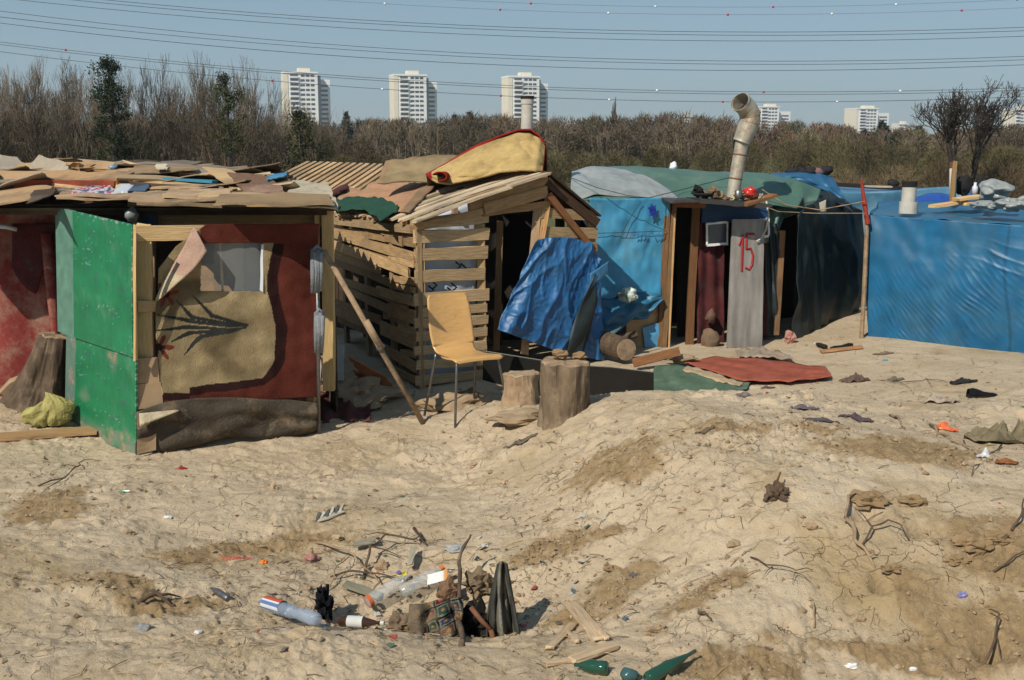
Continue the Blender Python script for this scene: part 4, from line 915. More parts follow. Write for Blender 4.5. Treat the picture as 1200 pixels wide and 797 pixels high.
b.plank(wp(630, 240, 0), wp(616, 415, -.02), .07, .04, (1, 0, 0)); b.plank(wp(640, 232, .03), wp(632, 282, .03), .06, .03, (1, 0, 0), c=(1.1, .9, .7))
b.plank(wp(603, 262, -.25), wp(598, 415, -.25), .06, .04, (1, 0, 0), c=(.5, .45, .4)); b.plank(wp(694, 255, -.02), wp(698, 425, -.02), .07, .05, (1, 0, 0)); b.build('post', 'wood_raw', ps)
b = MB(); b.grid(wob(quad(wp(495, 448, -.07), wp(562, 440, -.07), wp(562, 235, -.07), wp(495, 262, -.07)), .05, 4, 8), 24, 40, lambda u, v: (.9, .93, 1.0)); o = b.build('plastic_lining', 'white_plastic', ps, solid=.004, smooth=True); o['label'] = 'white plastic sheeting with black chevron print behind the slats'
b = MB()
for (cx, cy) in ((508, 340), (535, 337), (512, 334.5), (540, 312), (546, 314), (530, 342)):
    b = MB(); b.tube([wp(cx-6, cy-5, .0), wp(cx, cy, .0), wp(cx-5, cy+4, .0)], .009, 5, (.02, .02, .03)); b.build('printed_chevron', 'paper', o)
pass
# left slatted side
b = MB()
def spx(t, z, off=0): return V((A2[0]+D2.x*t-D2.y*off*-1*-1, A2[1]+D2.y*t, z))+V((-D2.y, D2.x, 0))*0
sides = [(.0, 2.9, 1.33, .10, 1.0), (.3, 1.4, 1.19, .10, .8), (.0, .8, 1.20, .09, .7), (.0, 2.6, 1.07, .085, 1.0), (.15, 2.8, .93, .10, 1.3), (.0, .6, .86, .06, 1), (.1, 2.6, .77, .08, .7), (.0, 1.1, .69, .09, 1.2), (.8, 2.4, .64, .07, .9), (.0, .75, .55, .12, 1.3), (.2, .9, .46, .06, .9),
         (.0, 1.0, .33, .13, 1.25), (1.0, 2.6, .38, .08, .7), (.0, .4, .22, .06, 1.1), (.0, .9, 1.27, .07, 1.1), (.0, .7, 1.0, .05, 1.4), (.3, 1.9, .98, .06, .8), (.0, .5, .79, .05, 1.3), (.2, 1.2, .60, .05, 1.0), (.0, .45, .43, .06, 1.4), (.5, 2.0, .52, .08, .9), (1.0, 2.7, .86, .08, 1.0), (1.3, 2.8, 1.15, .08, .9), (1.4, 2.8, .28, .09, .8), (.0, 1.1, .11, .09, 1.2), (.0, .9, .0, .07, 1.0), (1.2, 2.5, .2, .07, .6)]  # short slats by the corner tinted brighter, painting the sun there
for (t0, t1, z, w_, k) in sides: b.plank(V((A2[0]+D2.x*t0, A2[1]+D2.y*t0, z+.05))+V((-.03, 0, 0)), V((A2[0]+D2.x*t1, A2[1]+D2.y*t1, z+.05+R.uniform(-.05, .03)))+V((-.03, 0, 0)), w_, .022, warp=R.uniform(-.02, .02), jag=.006, c=(k, k*.96, k*.9), seg=4)
b.build('slat_wall', 'wood_raw', ps)
b = MB()
for t in (0, .7, 1.5, 2.3, 2.9): b.plank((A2[0]+D2.x*t, A2[1]+D2.y*t, -.1), (A2[0]+D2.x*t, A2[1]+D2.y*t, 1.36-.03*t), .09, .04, (D2.x, D2.y, 0), c=tri_tint(.8))
b.build('post', 'wood_raw', ps)
nin = V((D2.y, -D2.x, 0))
b = MB()
e0 = V((*A2, 0))+nin*.25+D2*.25
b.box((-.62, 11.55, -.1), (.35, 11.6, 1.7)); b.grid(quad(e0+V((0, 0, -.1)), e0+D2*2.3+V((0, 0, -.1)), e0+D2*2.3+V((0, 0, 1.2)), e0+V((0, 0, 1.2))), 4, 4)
b.box((.45, 10.45, -.1), (.50, 11.5, 1.35)); b.build('shade_panel', 'inside_shade_paint', ps)  # near-black panels paint the unlit inside behind slats and doorway
b = MB(); b.grid(wob(quad(wp(571, 420, -.5), wp(622, 415, -.5), wp(622, 245, -.5), wp(571, 250, -.5)), .04, 2, 3, folds=(.02, 14, 0)), 20, 10); b.build('doorway_shade', 'inside_shade_paint', ps, smooth=True)  # plain dark sheet stands for the shade in the doorway
# roof: eave line E(t), ridge line Rg(t)
zE = 1.43; rx, ry = wp(637, 203).x, wp(637, 203).y; zR = Z(203, ry)
def ev(t): return V((A2[0]+D2.x*t-.06, A2[1]+D2.y*t-.03, zE-.035*t))
def rg(t): return V((rx+D2.x*t, ry+D2.y*t-.05, zR-.02*t))
b = MB(); t = -.10; i = 0
while t < 3.1:
    w_ = R.choice([.075, .095, .1]); a = ev(t)+V((R.uniform(-.07, .03), 0, 0)); c = rg(t+R.uniform(-.02, .02))
    if R.random() < .4: m_ = a.lerp(c, R.uniform(.4, .7)); b.plank(a, m_, w_, .02, D2, jag=.006, warp=.01, c=tri_tint(R.uniform(.9, 1.35))); b.plank(m_+V((0, 0, .012)), c, w_, .02, D2, jag=.006, c=tri_tint(R.uniform(.9, 1.35)))
    else: b.plank(a, c, w_, .02, D2, jag=.006, warp=.015, c=tri_tint(R.uniform(.9, 1.35)), seg=5)
    t += w_+R.uniform(.05, .10); i += 1
b.build('roof_slats', 'wood_grey', ps).data.materials[0] = MC['wood_weathered']
b = MB()
b.plank(ev(0)+V((.02, 0, -.07)), ev(3)+V((.02, 0, -.07)), .07, .05, c=tri_tint(.85)); b.plank(rg(0)+V((0, 0, -.07)), rg(3)+V((0, 0, -.07)), .09, .05)
for f_ in (.33, .66): b.plank(ev(0).lerp(rg(0), f_)+V((0, 0, -.05)), ev(3).lerp(rg(3), f_)+V((0, 0, -.05)), .06, .04)
b.build('roof_beam', 'wood_raw', ps)
b = MB()
b.plank(wp(545, 239, .05), wp(638, 210, .05), .12, .022, c=(.85, .78, .7), seg=4); b.plank(wp(562, 245, .07), wp(637, 224, .07), .10, .022, c=(.95, .85, .75)); b.plank(wp(482, 265, .06), wp(562, 247, .06), .055, .022, c=(1, .9, .8)); b.plank(wp(563, 249, .04), wp(641, 239, .04), .07, .03, c=(.8, .7, .6))
b.build('fascia_board', 'wood_raw', ps)
re = wp(696, 252)
b = MB(); t = 0
for k in range(12):
    t = k*.13; a = rg(t)+V((.03, 0, .01)); c = V((re.x+D2.x*t+.03, re.y+D2.y*t, re.z)); b.plank(a, c, .118, .02, D2, c=tri_tint(R.uniform(.6, 1.0)), jag=.006)
b.plank(wp(637, 212, .05), wp(697, 262, .05), .085, .022, c=(.9, .75, .7)); b.build('roof_slats', 'wood_dark', ps)
b = MB()
for (y0, y1) in ((249, 252), (272, 273), (286, 290)): b.plank(wp(632, y0, .03), wp(697, y1, .03), .095, .022, c=tri_tint(R.uniform(.7, .95)), jag=.006)
b.plank(wp(637, 228, .08), wp(690, 292, .08), .06, .025, c=(.55, .35, .28), seg=4); b.build('gable_slats', 'wood_raw', ps)
b = MB(); b.plank(wp(628, 235, -.5), wp(690, 235, -.5), .3, .02, c=tri_tint(.4)); b.build('inner_board', 'wood_dark', ps)
# blue tarp hanging over the front
def bt_fn(u, v):
    top = lp([(622, 281), (640, 277), (664, 278), (686, 283), (697, 303)], u); bot = lp([(574, 384), (600, 393), (630, 404), (662, 415), (702, 421)], u)
    px = top[0]*(1-v)+bot[0]*v; py = top[1]*(1-v)+bot[1]*v
    ridge = lambda a, b_, k: 1-abs(mn.noise(V((a, b_, k)))*2)
    fo = .07+.09*v*math.sin(PI*min(1, u+.05))*.8+.05*mn.noise(V((u*4, v*2.5, 1)))*(.4+.6*v)+.030*ridge(u*4+v*1.5, v*1.6-u*1, 3)**4+.020*ridge(u*5-v*1.5, v*2+u*2, 8)**4*(.3+v)+.007*ridge(u*12+v*4, v*8-u*4, 5)**2+.005*mn.noise(V((u*34, v*28, 2)))+.06*math.exp(-((u-.22+.12*v)/.06)**2)*v
    return wp(px, py, fo)
b = MB(); b.grid(bt_fn, 130, 100, lambda u, v: tri_tint(.95+.25*mn.noise(V((u*5, v*5, 0))))); tp = b.build('blue_tarp', 'blue_tarp', None, solid=.003, smooth=True)
tag(tp, 'crinkled dark blue tarpaulin draped from a plank beside the pallet shack doorway', 'tarpaulin')
b = MB(); b.grid(lambda u, v: wp(lp([682, 668, 655, 650], v)*(1-u)+lp([684, 685, 678, 668], v)*u, lp([318, 350, 390, 413], v), .20-.02*v+.012*math.sin(v*9+u*5)), 6, 16, lambda u, v: (.9, 1.1, .28)); o = b.build('torn_slit', 'dark_tarp', tp, solid=.003, smooth=True); o['label'] = 'dark green lining showing through a torn slit'
b = MB(); b.grid(wob(lambda u, v: wp(676+26*u, 318-14*u+18*v*(1-u*.3), .21-.05*u), .02, 6, 3), 10, 6, lambda u, v: (3, 1.8, 1.3)); b.build('folded_edge', 'blue_tarp', tp, solid=.003, smooth=True)
# things on the roof ---------------------------------------------------
def roofpt(px, py, off=0.0):
    n = (rg(0)-ev(0)).cross(rg(2)-rg(0)).normalized(); n = n if n.z > 0 else -n; return onplane(px, py, ev(0), n, off)
YB = 10.35
def yb(u, v):   # big stiff carpet bent up over the ridge
    tops = lp([(499, 205), (523, 192), (540, 181), (560, 170), (585, 160), (608, 152), (622, 152), (632, 159), (639, 170)], u)
    bots = lp([(503, 208), (512, 214), (528, 216), (545, 212), (562, 209), (585, 202), (608, 200), (625, 200), (636, 203)], u)
    px = tops[0]*v+bots[0]*(1-v); py = tops[1]*v+bots[1]*(1-v); Yd = 10.15+.50*v-.15*u-.035*math.sin(PI*v)+.05*math.sin(u*8+v*3)*v+.06*mn.noise(V((u*3, v*2, 5)))+.03*mn.noise(V((u*9, v*6, 5)))+.03*(1-abs(mn.noise(V((u*4+v*2, v*2, 3)))*2))**3+(.35*max(0, u-.9)*6*.4)
    return P(px, py, Yd)
def ybc(u, v):
    if v > .90 or u < .035 or u > .985: return (.36, .03, .022)
    k = 1+.12*mn.noise(V((u*6, v*5, 0)))+.1*mn.noise(V((u*30, v*20, 0)))-.25*max(0, mn.noise(V((u*3, v*3, 7))))
    return (.56*k, .40*k, .17*k)
b = MB(); b.grid(yb, 90, 40, ybc); yc = b.build('yellow_rug', 'carpet', None, solid=.02, smooth=True); tag(yc, 'stiff yellow rug with a red border bent upright over the ridge of the pallet shack', 'rug')
b = MB(); b.grid(lambda u, v: P(lp([(499, 205), (523, 192), (540, 181), (560, 170), (585, 160), (608, 152), (622, 152), (632, 159), (639, 170)], u)[0]+3*v, lp([205, 192, 181, 170, 160, 152, 152, 159, 170], u)+(26*v*v+ (28*u)*v*v), 10.25+.35-.15*u+.45*v), 40, 8, lambda u, v: (.30, .03, .022) if v < .12 else (.18, .12, .07)); b.build('back_fold', 'carpet', yc, solid=.015, smooth=True)
b = MB(); b.grid(lambda u, v: P(516+10*math.cos(3.6+v*4.6)*(1-.5*v)+(u)*6, 208+7*math.sin(3.6+v*4.6)*(1-.5*v), 10.05+.3*u), 4, 22, lambda u, v: (.30, .03, .022)); b.build('curled_corner', 'carpet', yc, solid=.012, smooth=True)
sheet('tan_rug', 'faded tan rug lying flat behind the yellow rug on the pallet shack roof', 'rug', wob(lambda u, v: P(lp([449, 480, 505, 530, 556], u)-10*(1-v)+3, lp([190, 184, 182, 184, 188], u)*v+lp([213, 214, 214, 213, 214], u)*(1-v), 10.95+.5*v), .05, 3, 2, (0, 0, 1)), 'carpet', 30, 20, .015, lambda u, v: (.34, .22, .13) if (u < .05 or v > .93) else tuple(q*(1+.3*mn.noise(V((u*4, v*3, 1)))) for q in (.33, .25, .14)))
def pk(u, v):
    top = lp([(404, 216), (420, 211), (440, 213), (470, 214), (512, 216)], u); bot = lp([(385, 225), (400, 236), (430, 240), (452, 247), (480, 249)], u)
    return roofpt(top[0]*v+bot[0]*(1-v), top[1]*v+bot[1]*(1-v), .035+.05*max(0, math.sin(u*8))*(1-u)+.02*mn.noise(V((u*5, v*4, 2))))
sheet('pink_carpet', 'dull salmon pink carpet backing spread over the left roof slope of the pallet shack', 'carpet', pk, 'carpet', 50, 30, .012, lambda u, v: tuple(q*(1+.12*mn.noise(V((u*5, v*4, 1)))) for q in ((.50, .29, .17) if u < .92 else (.3, .2, .12))))
sheet('green_cloth', 'dark green tarpaulin scrap sagging over the eave at the left of the pallet shack', 'cloth', wob(lambda u, v: roofpt(lp([(387, 238), (400, 237), (425, 231), (445, 233), (466, 239)], u)[0], lp([(387, 232), (400, 231), (425, 231), (445, 233), (466, 239)], u)[1]+(1-v)*lp([12, 17, 14, 25, 8], u), .08-.03*(1-v)), .03, 5, 2, (0, 0, 1)), 'rag', 40, 14, .006, lambda u, v: (.025, .075, .05))
sheet('dark_roof_edge', 'dark bent sheet edge arching over the roof between the two shacks', 'sheet', lambda u, v: roofpt(382+26*u, 236-14*math.sin(PI*.5*u)-6*v, .10+.03*math.sin(PI*u)), 'dark_rug', 12, 4, .01)
# flue behind the yellow rug
fl = T('flue_pipe', 'straight pale grey flue pipe standing behind the yellow rug', 'chimney', tuple(P(617, 200, 10.9)))
b = MB(); b.tube([P(616, 205, 10.9), P(618, 122, 10.9)], .058, 18, cap=False); b.tube([P(618, 122, 10.9), P(618, 114, 10.9)], .064, 18, cap=False); b.build('pipe', 'flue_white', fl, smooth=True)
b = MB(); b.tube([P(618, 116, 10.9), P(618, 112.5, 10.9)], .067, 18); b.build('rim', 'soot', fl)
# far slatted roof behind between shack one and two
fs = T('slat_roof_shack', 'half hidden shack with a bare slatted roof between the left shack and pallet shack', 'shack', (X(380, 12.6, 0), 12.6, 0))
b = MB()
for k in range(15):
    t = k/14; a = P(318+t*104, 212+t*16, 13.2-t*1.1); c = P(362+t*108, 190+t*4, 14.4-t*.6); b.plank(a, c, .045, .03, (1, .3, 0), c=tri_tint(R.uniform(.9, 1.5)), jag=.006)
b.build('roof_slats', 'wood_raw', fs)
b = MB()
for k in range(3): f_ = .1+.4*k; b.plank(P(318, 212, 13.2).lerp(P(362, 190, 14.4), f_)-V((0, 0, .05)), P(422, 228, 12.1).lerp(P(470, 194, 13.8), f_)-V((0, 0, .05)), .06, .04)
b.build('roof_beam', 'wood_raw', fs)
q = [P(318, 212, 13.2), P(422, 228, 12.1), P(470, 194, 13.8), P(362, 190, 14.4)]
b = MB()
for i in range(4):
    a, c = q[i]-V((0, 0, .12)), q[(i+1) % 4]-V((0, 0, .12))
    for k in range(8):
        f0 = (k+.5)/8; p = a.lerp(c, f0); b.plank((p.x, p.y, -.1), p, (c-a).length/8*.96, .02, (c-a), c=tri_tint(R.uniform(.6, 1)))
b.build('wall', 'wood_dark', fs)
# =================================================================== TARPED SHACK NUMBER 15 (shack three)
A4 = (X(676, 10.95, 0), 10.95); B4 = (X(930, 11.55, 0), 11.55); E4 = (X(1000, 13.0, 0), 13.0)
def tp4(px, py, off=0):
    n = V((B4[1]-A4[1], -(B4[0]-A4[0]), 0)).normalized(); return PP(px, py, A4, B4)+n*off
def te4(px, py, off=0):
    n = V((E4[1]-B4[1], -(E4[0]-B4[0]), 0)).normalized(); return PP(px, py, B4, E4)+n*off
s4 = T('tarp_shack', 'long low shack under green and blue tarpaulins, with two doorways and a bent chimney', 'shack', (X(820, 12, 0), 12, 0))
def t4fn(u, v):
    px = lp([690, 785], u); pb = lp([352, 350, 352, 345, 352, 350, 346, 352], u); ptp = lp([232, 233, 232, 231], u); px += -14*v*max(0, u-.5)*0+(-12*(1-v)*(u))
    return tp4(px, pb+(ptp-pb)*v, .03+.03*mn.noise(V((u*4, v*4, 3)))+.012*mn.noise(V((u*12, v*9, 3)))-.02*math.sin(PI*v))
sheet('front_tarp', 'bright light blue plastic sheet stretched over the front', None, t4fn, 'pale_blue_tarp', 50, 50, .004, lambda u, v: tri_tint(1+.1*mn.noise(V((u*6, v*6, 0)))), parent=s4)
def t4low(u, v):
    px = 688+84*u; pt_ = 346+4*math.sin(u*6); pb = lp([395, 392, 388, 374, 372, 352], u)
    return tp4(px+8*math.sin(v*3)*(1-u), pt_+(pb-pt_)*(v), .06+.10*math.sin(v*3.1)*(1-.5*u)+.05*mn.noise(V((u*6, v*5, 9)))+.02*math.sin(u*15+v*9))
sheet('front_tarp', 'bunched darker lower edge of the blue sheet', None, t4low, 'blue_tarp', 44, 26, .004, lambda u, v: (.9, 1.1, .8), parent=s4)
b = MB(); b.grid(wob(quad(tp4(735, 420, -.02), tp4(778, 415, -.02), tp4(776, 346, -.02), tp4(735, 350, -.02)), .02, 3, 2), 8, 8, lambda u, v: (1.1, 1.05, .95)); b.build('front_board', 'cardboard', s4)
b = MB(); b.grid(wob(quad(tp4(756, 414, .02), tp4(772, 411, .02), tp4(771, 378, .02), tp4(752, 384, .02)), .02, 5, 2), 8, 8, lambda u, v: (1.5, 1.1, 1.1)); b.build('plastic_scrap', 'pale_blue_tarp', s4, solid=.004)
# straps and pen marks on the blue sheet
b = MB(); b.tube([tp4(692, 273, .055), tp4(735, 272, .055), tp4(779, 270, .055)], .003, 5, (.05, .05, .05)); b.tube([tp4(749, 236, .055), tp4(738, 252, .055), tp4(727, 272, .055)], .003, 5, (.05, .05, .05)); b.build('string', 'dark_tarp', s4)
b = MB()
for k in range(7):
    a = k*PI/7*1.0; r = 7 if k % 2 else 5; b.plank(tp4(762-r*math.cos(a)*.8, 246-r*math.sin(a), .065), tp4(762+r*math.cos(a)*.8, 246+r*math.sin(a)*1.25, .065), .016, .002, c=(.01, .03, .25), jag=.002, seg=2)
b.build('painted_mark', 'paper', s4)
b = MB(); 
for (x, h) in ((741, 4), (745, 7), (749, 6), (752, 5), (764, 6), (768, 5), (772, 7)): b.plank(tp4(x, 277, .065), tp4(x+R.uniform(-3, 3), 277-h, .065), .008, .002, c=(.03, .12, .3), jag=0, seg=1); b.plank(tp4(x-1, 276, .066), tp4(x+3, 274, .066), .006, .002, c=(.03, .12, .3), jag=0, seg=1)
b.build('pen_marks', 'paper', s4)
# door frame, posts
b = MB(); b.plank(tp4(789, 238, .03), tp4(776, 414, .03), .05, .06, (1, 0, 0), c=(.45, .4, .36), seg=6); b.plank(tp4(782, 236, .01), tp4(772, 414, .01), .06, .04, (1, 0, 0), c=(.45, .35, .3)); b.plank(tp4(788, 250, .065), tp4(781, 408, .065), .018, .015, (1, 0, 0), c=(1.25, 1.15, 1), seg=6); b.plank(tp4(816, 240, -.01), tp4(808, 405, -.01), .08, .04, (1, 0, 0), c=(.35, .25, .2)); b.build('door_post', 'wood_raw', s4)
b = MB(); b.plank(tp4(788, 239, .04), tp4(824, 240, .04), .06, .05, c=(.6, .42, .35)); b.build('lintel', 'wood_raw', s4)
b = MB(); b.plank(tp4(915, 270, .03), tp4(908, 392, .03), .055, .05, (1, 0, 0), c=(.5, .42, .38)); b.build('door_post', 'wood_raw', s4)
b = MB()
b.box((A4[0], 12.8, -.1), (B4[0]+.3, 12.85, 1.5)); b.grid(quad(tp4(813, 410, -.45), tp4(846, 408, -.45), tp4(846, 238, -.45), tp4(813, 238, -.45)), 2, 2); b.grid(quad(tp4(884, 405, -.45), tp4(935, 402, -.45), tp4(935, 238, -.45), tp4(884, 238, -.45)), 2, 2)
b.box((A4[0]-.02, 11.0, -.1), (A4[0]+.02, 12.8, 1.4)); b.build('shade_panel', 'inside_shade_paint', s4)  # near-black sheets behind both doorways, shade put into their colour
def drug(x0, x1, y0, y1, off, sd):
    return wob(quad(tp4(x0, y1, off), tp4(x1, y1-2, off), tp4(x1, y0, off), tp4(x0, y0, off)), .05, 3, sd, folds=(.025, 13, 1))
sheet('rug_hanging', 'dark red patterned rug hung left of the numbered board', None, drug(818, 850, 258, 410, -.03, 4), 'dark_rug', 24, 24, .01, cf=None, parent=s4)
sheet('rug_hanging', 'dark red rug hung right of the numbered board', None, drug(880, 898, 262, 398, .0, 5), 'dark_rug', 14, 24, .01, parent=s4)
sheet('rug_hanging', 'dark blue grey strip of sheet beside the second doorway', None, drug(896, 912, 262, 396, .01, 6), 'dark_tarp', 14, 24, .01, parent=s4)
b = MB(); b.blob(tp4(826, 398, .12), (.09, .07, .12), 3, .3, c=(.20, .14, .09)); b.blob(tp4(829, 370, .08), (.05, .04, .07), 5, .3, c=(.17, .1, .07)); b.build('stuffed_sack', 'rag', s4, smooth=True)
b = MB(); b.plank(tp4(822, 250, .02), tp4(900, 249, .02), .19, .02, c=(.012, .05, .12), seg=5); b.build('upper_board', 'painted', s4)
for (x0, x1, y0, y1, lab) in ((826, 850, 262, 287, 'small white framed window left of the numbered board'), (884, 898, 258, 278, 'small white framed window right of the numbered board')):
    b = MB(); th = .022
    b.plank(tp4(x0, y0, .05), tp4(x1, y0-2, .05), th, th, c=(.75, .75, .72)); b.plank(tp4(x0, y1, .05), tp4(x1, y1-2, .05), th, th, c=(.75, .75, .72)); b.plank(tp4(x0, y0, .048), tp4(x0, y1, .048), th*.8, th, (1, 0, 0), c=(.75, .75, .72)); b.plank(tp4(x1, y0-2, .048), tp4(x1, y1-2, .048), th*.8, th, (1, 0, 0), c=(.75, .75, .72))
    o = b.build('window', 'painted', s4); o['label'] = lab
    b = MB(); b.grid(quad(tp4(x0, y1, .043), tp4(x1, y1-2, .043), tp4(x1, y0-2, .043), tp4(x0, y0, .043)), 2, 2); b.build('pane', 'pane', o)
# numbered board, leaning
nb = T('numbered_board', 'tall weathered grey board leaning by the doorway, painted with a red number 15', 'board', tuple(tp4(860, 404, .15)))
def nbf(u, v, off=.0):
    px = lp([839, 851], v)*(1-u)+lp([879, 888], v)*u; py = lp([404, 256], v)*(1-u)+lp([403, 255.5], v)*u; return tp4(px, py, .26-.12*v+off)
b = MB(); nn_ = lambda u, v: (lambda k: (.27*k, .25*k, .225*k))(1+.40*mn.noise(V((u*7, v*2.5, 0)))+.25*mn.noise(V((u*30, v*6, 3)))-.8*max(0, .3-v))
b.grid(lambda u, v: nbf(u+(.05*mn.noise(V((v*4, 7, 0))) if u > .9 else 0), v), 16, 60, nn_); bd = b.build('board', 'painted', nb, solid=.022)
digs = [[(.22, .80), (.33, .88), (.33, .60)], [(.24, .60), (.30, .60), (.41, .60)], [(.68, .885), (.45, .89), (.445, .77), (.58, .775), (.66, .72), (.64, .65), (.55, .61), (.44, .625)]]
for i, dg in enumerate(digs):
    if i == 1: continue
    b = MB(); b.tube([nbf(x, y, .014) for x, y in dg], .012, 6, (.34, .02, .025), squash=1); b.tube([nbf(x+.02, y-.008, .013) for x, y in dg[:]], .006, 6, (.34, .02, .025)); o = b.build('painted_number', 'painted', bd)
    o['label'] = 'hand painted red digit 1' if i == 0 else 'hand painted red digit 5'
cb = MB(); cb.tube([tp4(887, 232, .2), tp4(889, 250, .22), tp4(887, 268, .2), tp4(881, 278, .2), tp4(876, 281, .2)], .009, 6, (.55, .5, .42)); tag(cb.build('white_cable', 'painted', smooth=True), 'pale cable hanging in a curve beside the number on the grey board', 'cable')
# roof: green tarpaulin dome
def rf4(u, v):   # u left->right, v front->back
    fx, fy = lp([(668, 236), (700, 234), (745, 236), (790, 238), (835, 240), (880, 240), (905, 240), (935, 244)], u); bx, by = lp([(672, 212), (690, 203), (740, 201), (800, 204), (860, 207), (900, 208), (935, 214), (962, 226)], u)
    Yf = 10.92+.62*u; Yb = 12.7+.3*u; a = P(fx, fy, Yf); c = P(bx, by, Yb); p = a.lerp(c, v); p.z += .18*math.sin(PI*min(1, v*1.0))*(1-.2*u)
    p.z += .02*mn.noise(V((u*8, v*5, 2)))+.006*mn.noise(V((u*25, v*16, 2))); return p
sheet('roof_tarp', 'faded grey green tarpaulin stretched over the roof', None, rf4, 'green_tarp', 80, 30, .006, parent=s4)
def rf5(u, v):
    p = rf4(u*.55+.0, (v*.62)*(1-.35*u)+.0); p.z += .018+.02*mn.noise(V((u*6, v*6, 9))); return p
sheet('plastic_overlay', 'pale grey translucent sheet over the front left of the roof', None, lambda u, v: rf5(u*.80, (.12*u+v*(1-.12*u))*max(.02, math.sin(PI*min(.98, .30+u*.68)))**.8), 'grey_plastic', 50, 20, .004, parent=s4)
sheet('roof_back', None, None, quad(P(672, 215, 12.7), P(962, 230, 13.0), (X(962, 13, 0), 13.0, -.1), (X(672, 12.7, 0), 12.7, -.1)), 'dark_tarp', 6, 4, .005, parent=s4)
def hang(u, v):  # green cloth rolling over the edge and hanging at the second doorway
    tx, ty = lp([(884, 240), (905, 216), (935, 212), (962, 222)], u); bx, by = lp([(893, 286), (908, 282), (918, 256), (955, 244)], u); Yt = 11.5+.5*u
    return P(tx+(bx-tx)*v, ty+(by-ty)*v, Yt+.25*(1-v)**2-.10*math.sin(PI*v*.8)+.03*mn.noise(V((u*7, v*5, 1)))+.02*math.sin(u*22+v*2)-.05)
sheet('roof_tarp', 'green tarpaulin gathered and hanging over the second doorway', None, hang, 'green_tarp', 50, 30, .006, parent=s4)
def dk(u, v):
    px = lp([926, 938, 954, 977, 999], u); pt_ = lp([252, 240, 232, 232, 246], u); pb = lp([404, 403, 396, 388, 374], u); px += 6*math.sin(v*2.6)*u
    return te4(px, pt_+(pb-pt_)*(1-v), .05+.05*math.sin(PI*v)*u+.04*mn.noise(V((u*5, v*4, 2)))+.03*(1-abs(mn.noise(V((u*7+v, v*3, 6)))*2))+.02*math.sin(u*17+2*v)*u)
sheet('side_tarp', 'black tarpaulin hanging in folds over the right end', None, dk, 'dark_tarp', 60, 50, .006, parent=s4)
def dkroof(u, v):
    tx, ty = lp([(915, 208), (940, 204), (962, 205), (972, 212)], u); bx, by = lp([(930, 243), (950, 236), (978, 236), (1001, 250)], u)
    return P(tx+(bx-tx)*v, ty+(by-ty)*v, 12.9-.9*v+.25*u+.03*mn.noise(V((u*5, v*5, 3)))-.1*math.sin(PI*v))
sheet('corner_tarp', 'dark tarpaulin closing the top of the right end', None, dkroof, 'dark_tarp', 30, 20, .006, parent=s4)
sheet('blue_corner_tarp', 'crumpled mid blue tarpaulin over the back right corner of the green roof', 'tarpaulin', lambda u, v: P(lp([904, 935, 960, 976], u)+22*v*u-4*v, lp([203, 202, 203, 208], u)+lp([6, 9, 22, 32], u)*v, 12.75-.35*v+.05*mn.noise(V((u*6, v*5, 1)))-.1*math.sin(PI*v)), 'blue_tarp', 40, 16, .006, lambda u, v: (1.2, 1.0, .8))
b = MB()
for k in range(5): p = P(930+k*9+R.uniform(-2, 2), 204-R.uniform(0, 6), 12.8); b.blob(p, (.09, .07, .05), k, .35, 10, 7, (.03, .03, .035) if k != 3 else (.2, .12, .12))
tag(b.build('dark_clothes', 'rag', smooth=True), 'small heap of dark clothes on the back right of the tarped roof', 'clothes')
b = MB(); b.blob(P(789, 196, 12.4), (.045, .04, .055), 4, .3, 12, 9, (1.2, 1.2, 1.2)); tag(b.build('white_bag', 'white_plastic', smooth=True), 'small crumpled white bag on top of the green roof', 'bag')
sheet('white_triangle', 'pale triangular scrap of sheet pegged over the second doorway corner', 'scrap', lambda u, v: P((942+26*u-6*0)*(1-v)+968*v*1.0-(18*v*(1-u)*0), (246+3*u)*(1-v)+234*v, 11.75), 'paper', 6, 6, .004, lambda u, v: (.42, .40, .32))
# ropes
def rope(name, label, pts, r, m='cut_wood', cat='rope', group=None):
    b = MB(); b.tube(pts, r, 6, (1, 1, 1)); return tag(b.build(name, m, smooth=True), label, cat, group)
rope('rope', 'slack upper rope from the tarped roof towards the taped stake', [P(893, 222, 11.4), P(920, 240, 11.5), P(960, 246, 11.5), P(1014, 236, 11.2)], .006)
rope('rope', 'lower rope from the tarped roof towards the taped stake', [P(870, 232, 11.3), P(912, 248, 11.4), P(955, 250, 11.45), P(1014, 250, 11.2)], .005)
rope('rope', 'thin dark wire sagging over the grey plastic on the left of the tarped roof', [P(668, 208, 11.4), P(700, 220, 10.9), P(735, 229, 10.85), P(760, 232, 10.85), P(800, 222, 11.4), P(855, 208, 11.6)], .004, 'cable')
# chimney tray with junk and bent duct
ty = T('chimney_tray', 'dark board over the doorways heaped with embers and rubbish around the chimney foot', 'board', tuple(P(850, 238, 11.1)))
b = MB(); b.plank(P(782, 235, 10.98), P(858, 236, 11.1), .03, .35, (0, 0, 1), c=(.06, .05, .05), seg=6, jag=.01); b.plank(P(812, 234, 11.05), P(896, 240, 11.15), .04, .42, (0, 0, 1), c=(.05, .045, .04), seg=6, jag=.012); b.build('tray_board', 'painted', ty)
b = MB(); b.plank(P(872, 240, 10.9), P(907, 229, 11.1), .03, .10, (0, 0, 1), c=(.6, .4, .3)); b.build('end_board', 'wood_raw', ty)
jk = [(818, 224, .07, (.02, .02, .02)), (826, 228, .06, (.18, .16, .14)), (836, 226, .07, (.22, .15, .09)), (843, 229, .06, (.3, .22, .13)), (868, 228, .06, (.28, .2, .12)), (875, 231, .06, (.22, .15, .1)), (861, 230, .05, (.5, .46, .32)), (884, 233, .05, (.1, .06, .05)), (850, 233, .05, (.2, .13, .08)), (892, 231, .04, (.4, .3, .2))]
b = MB()
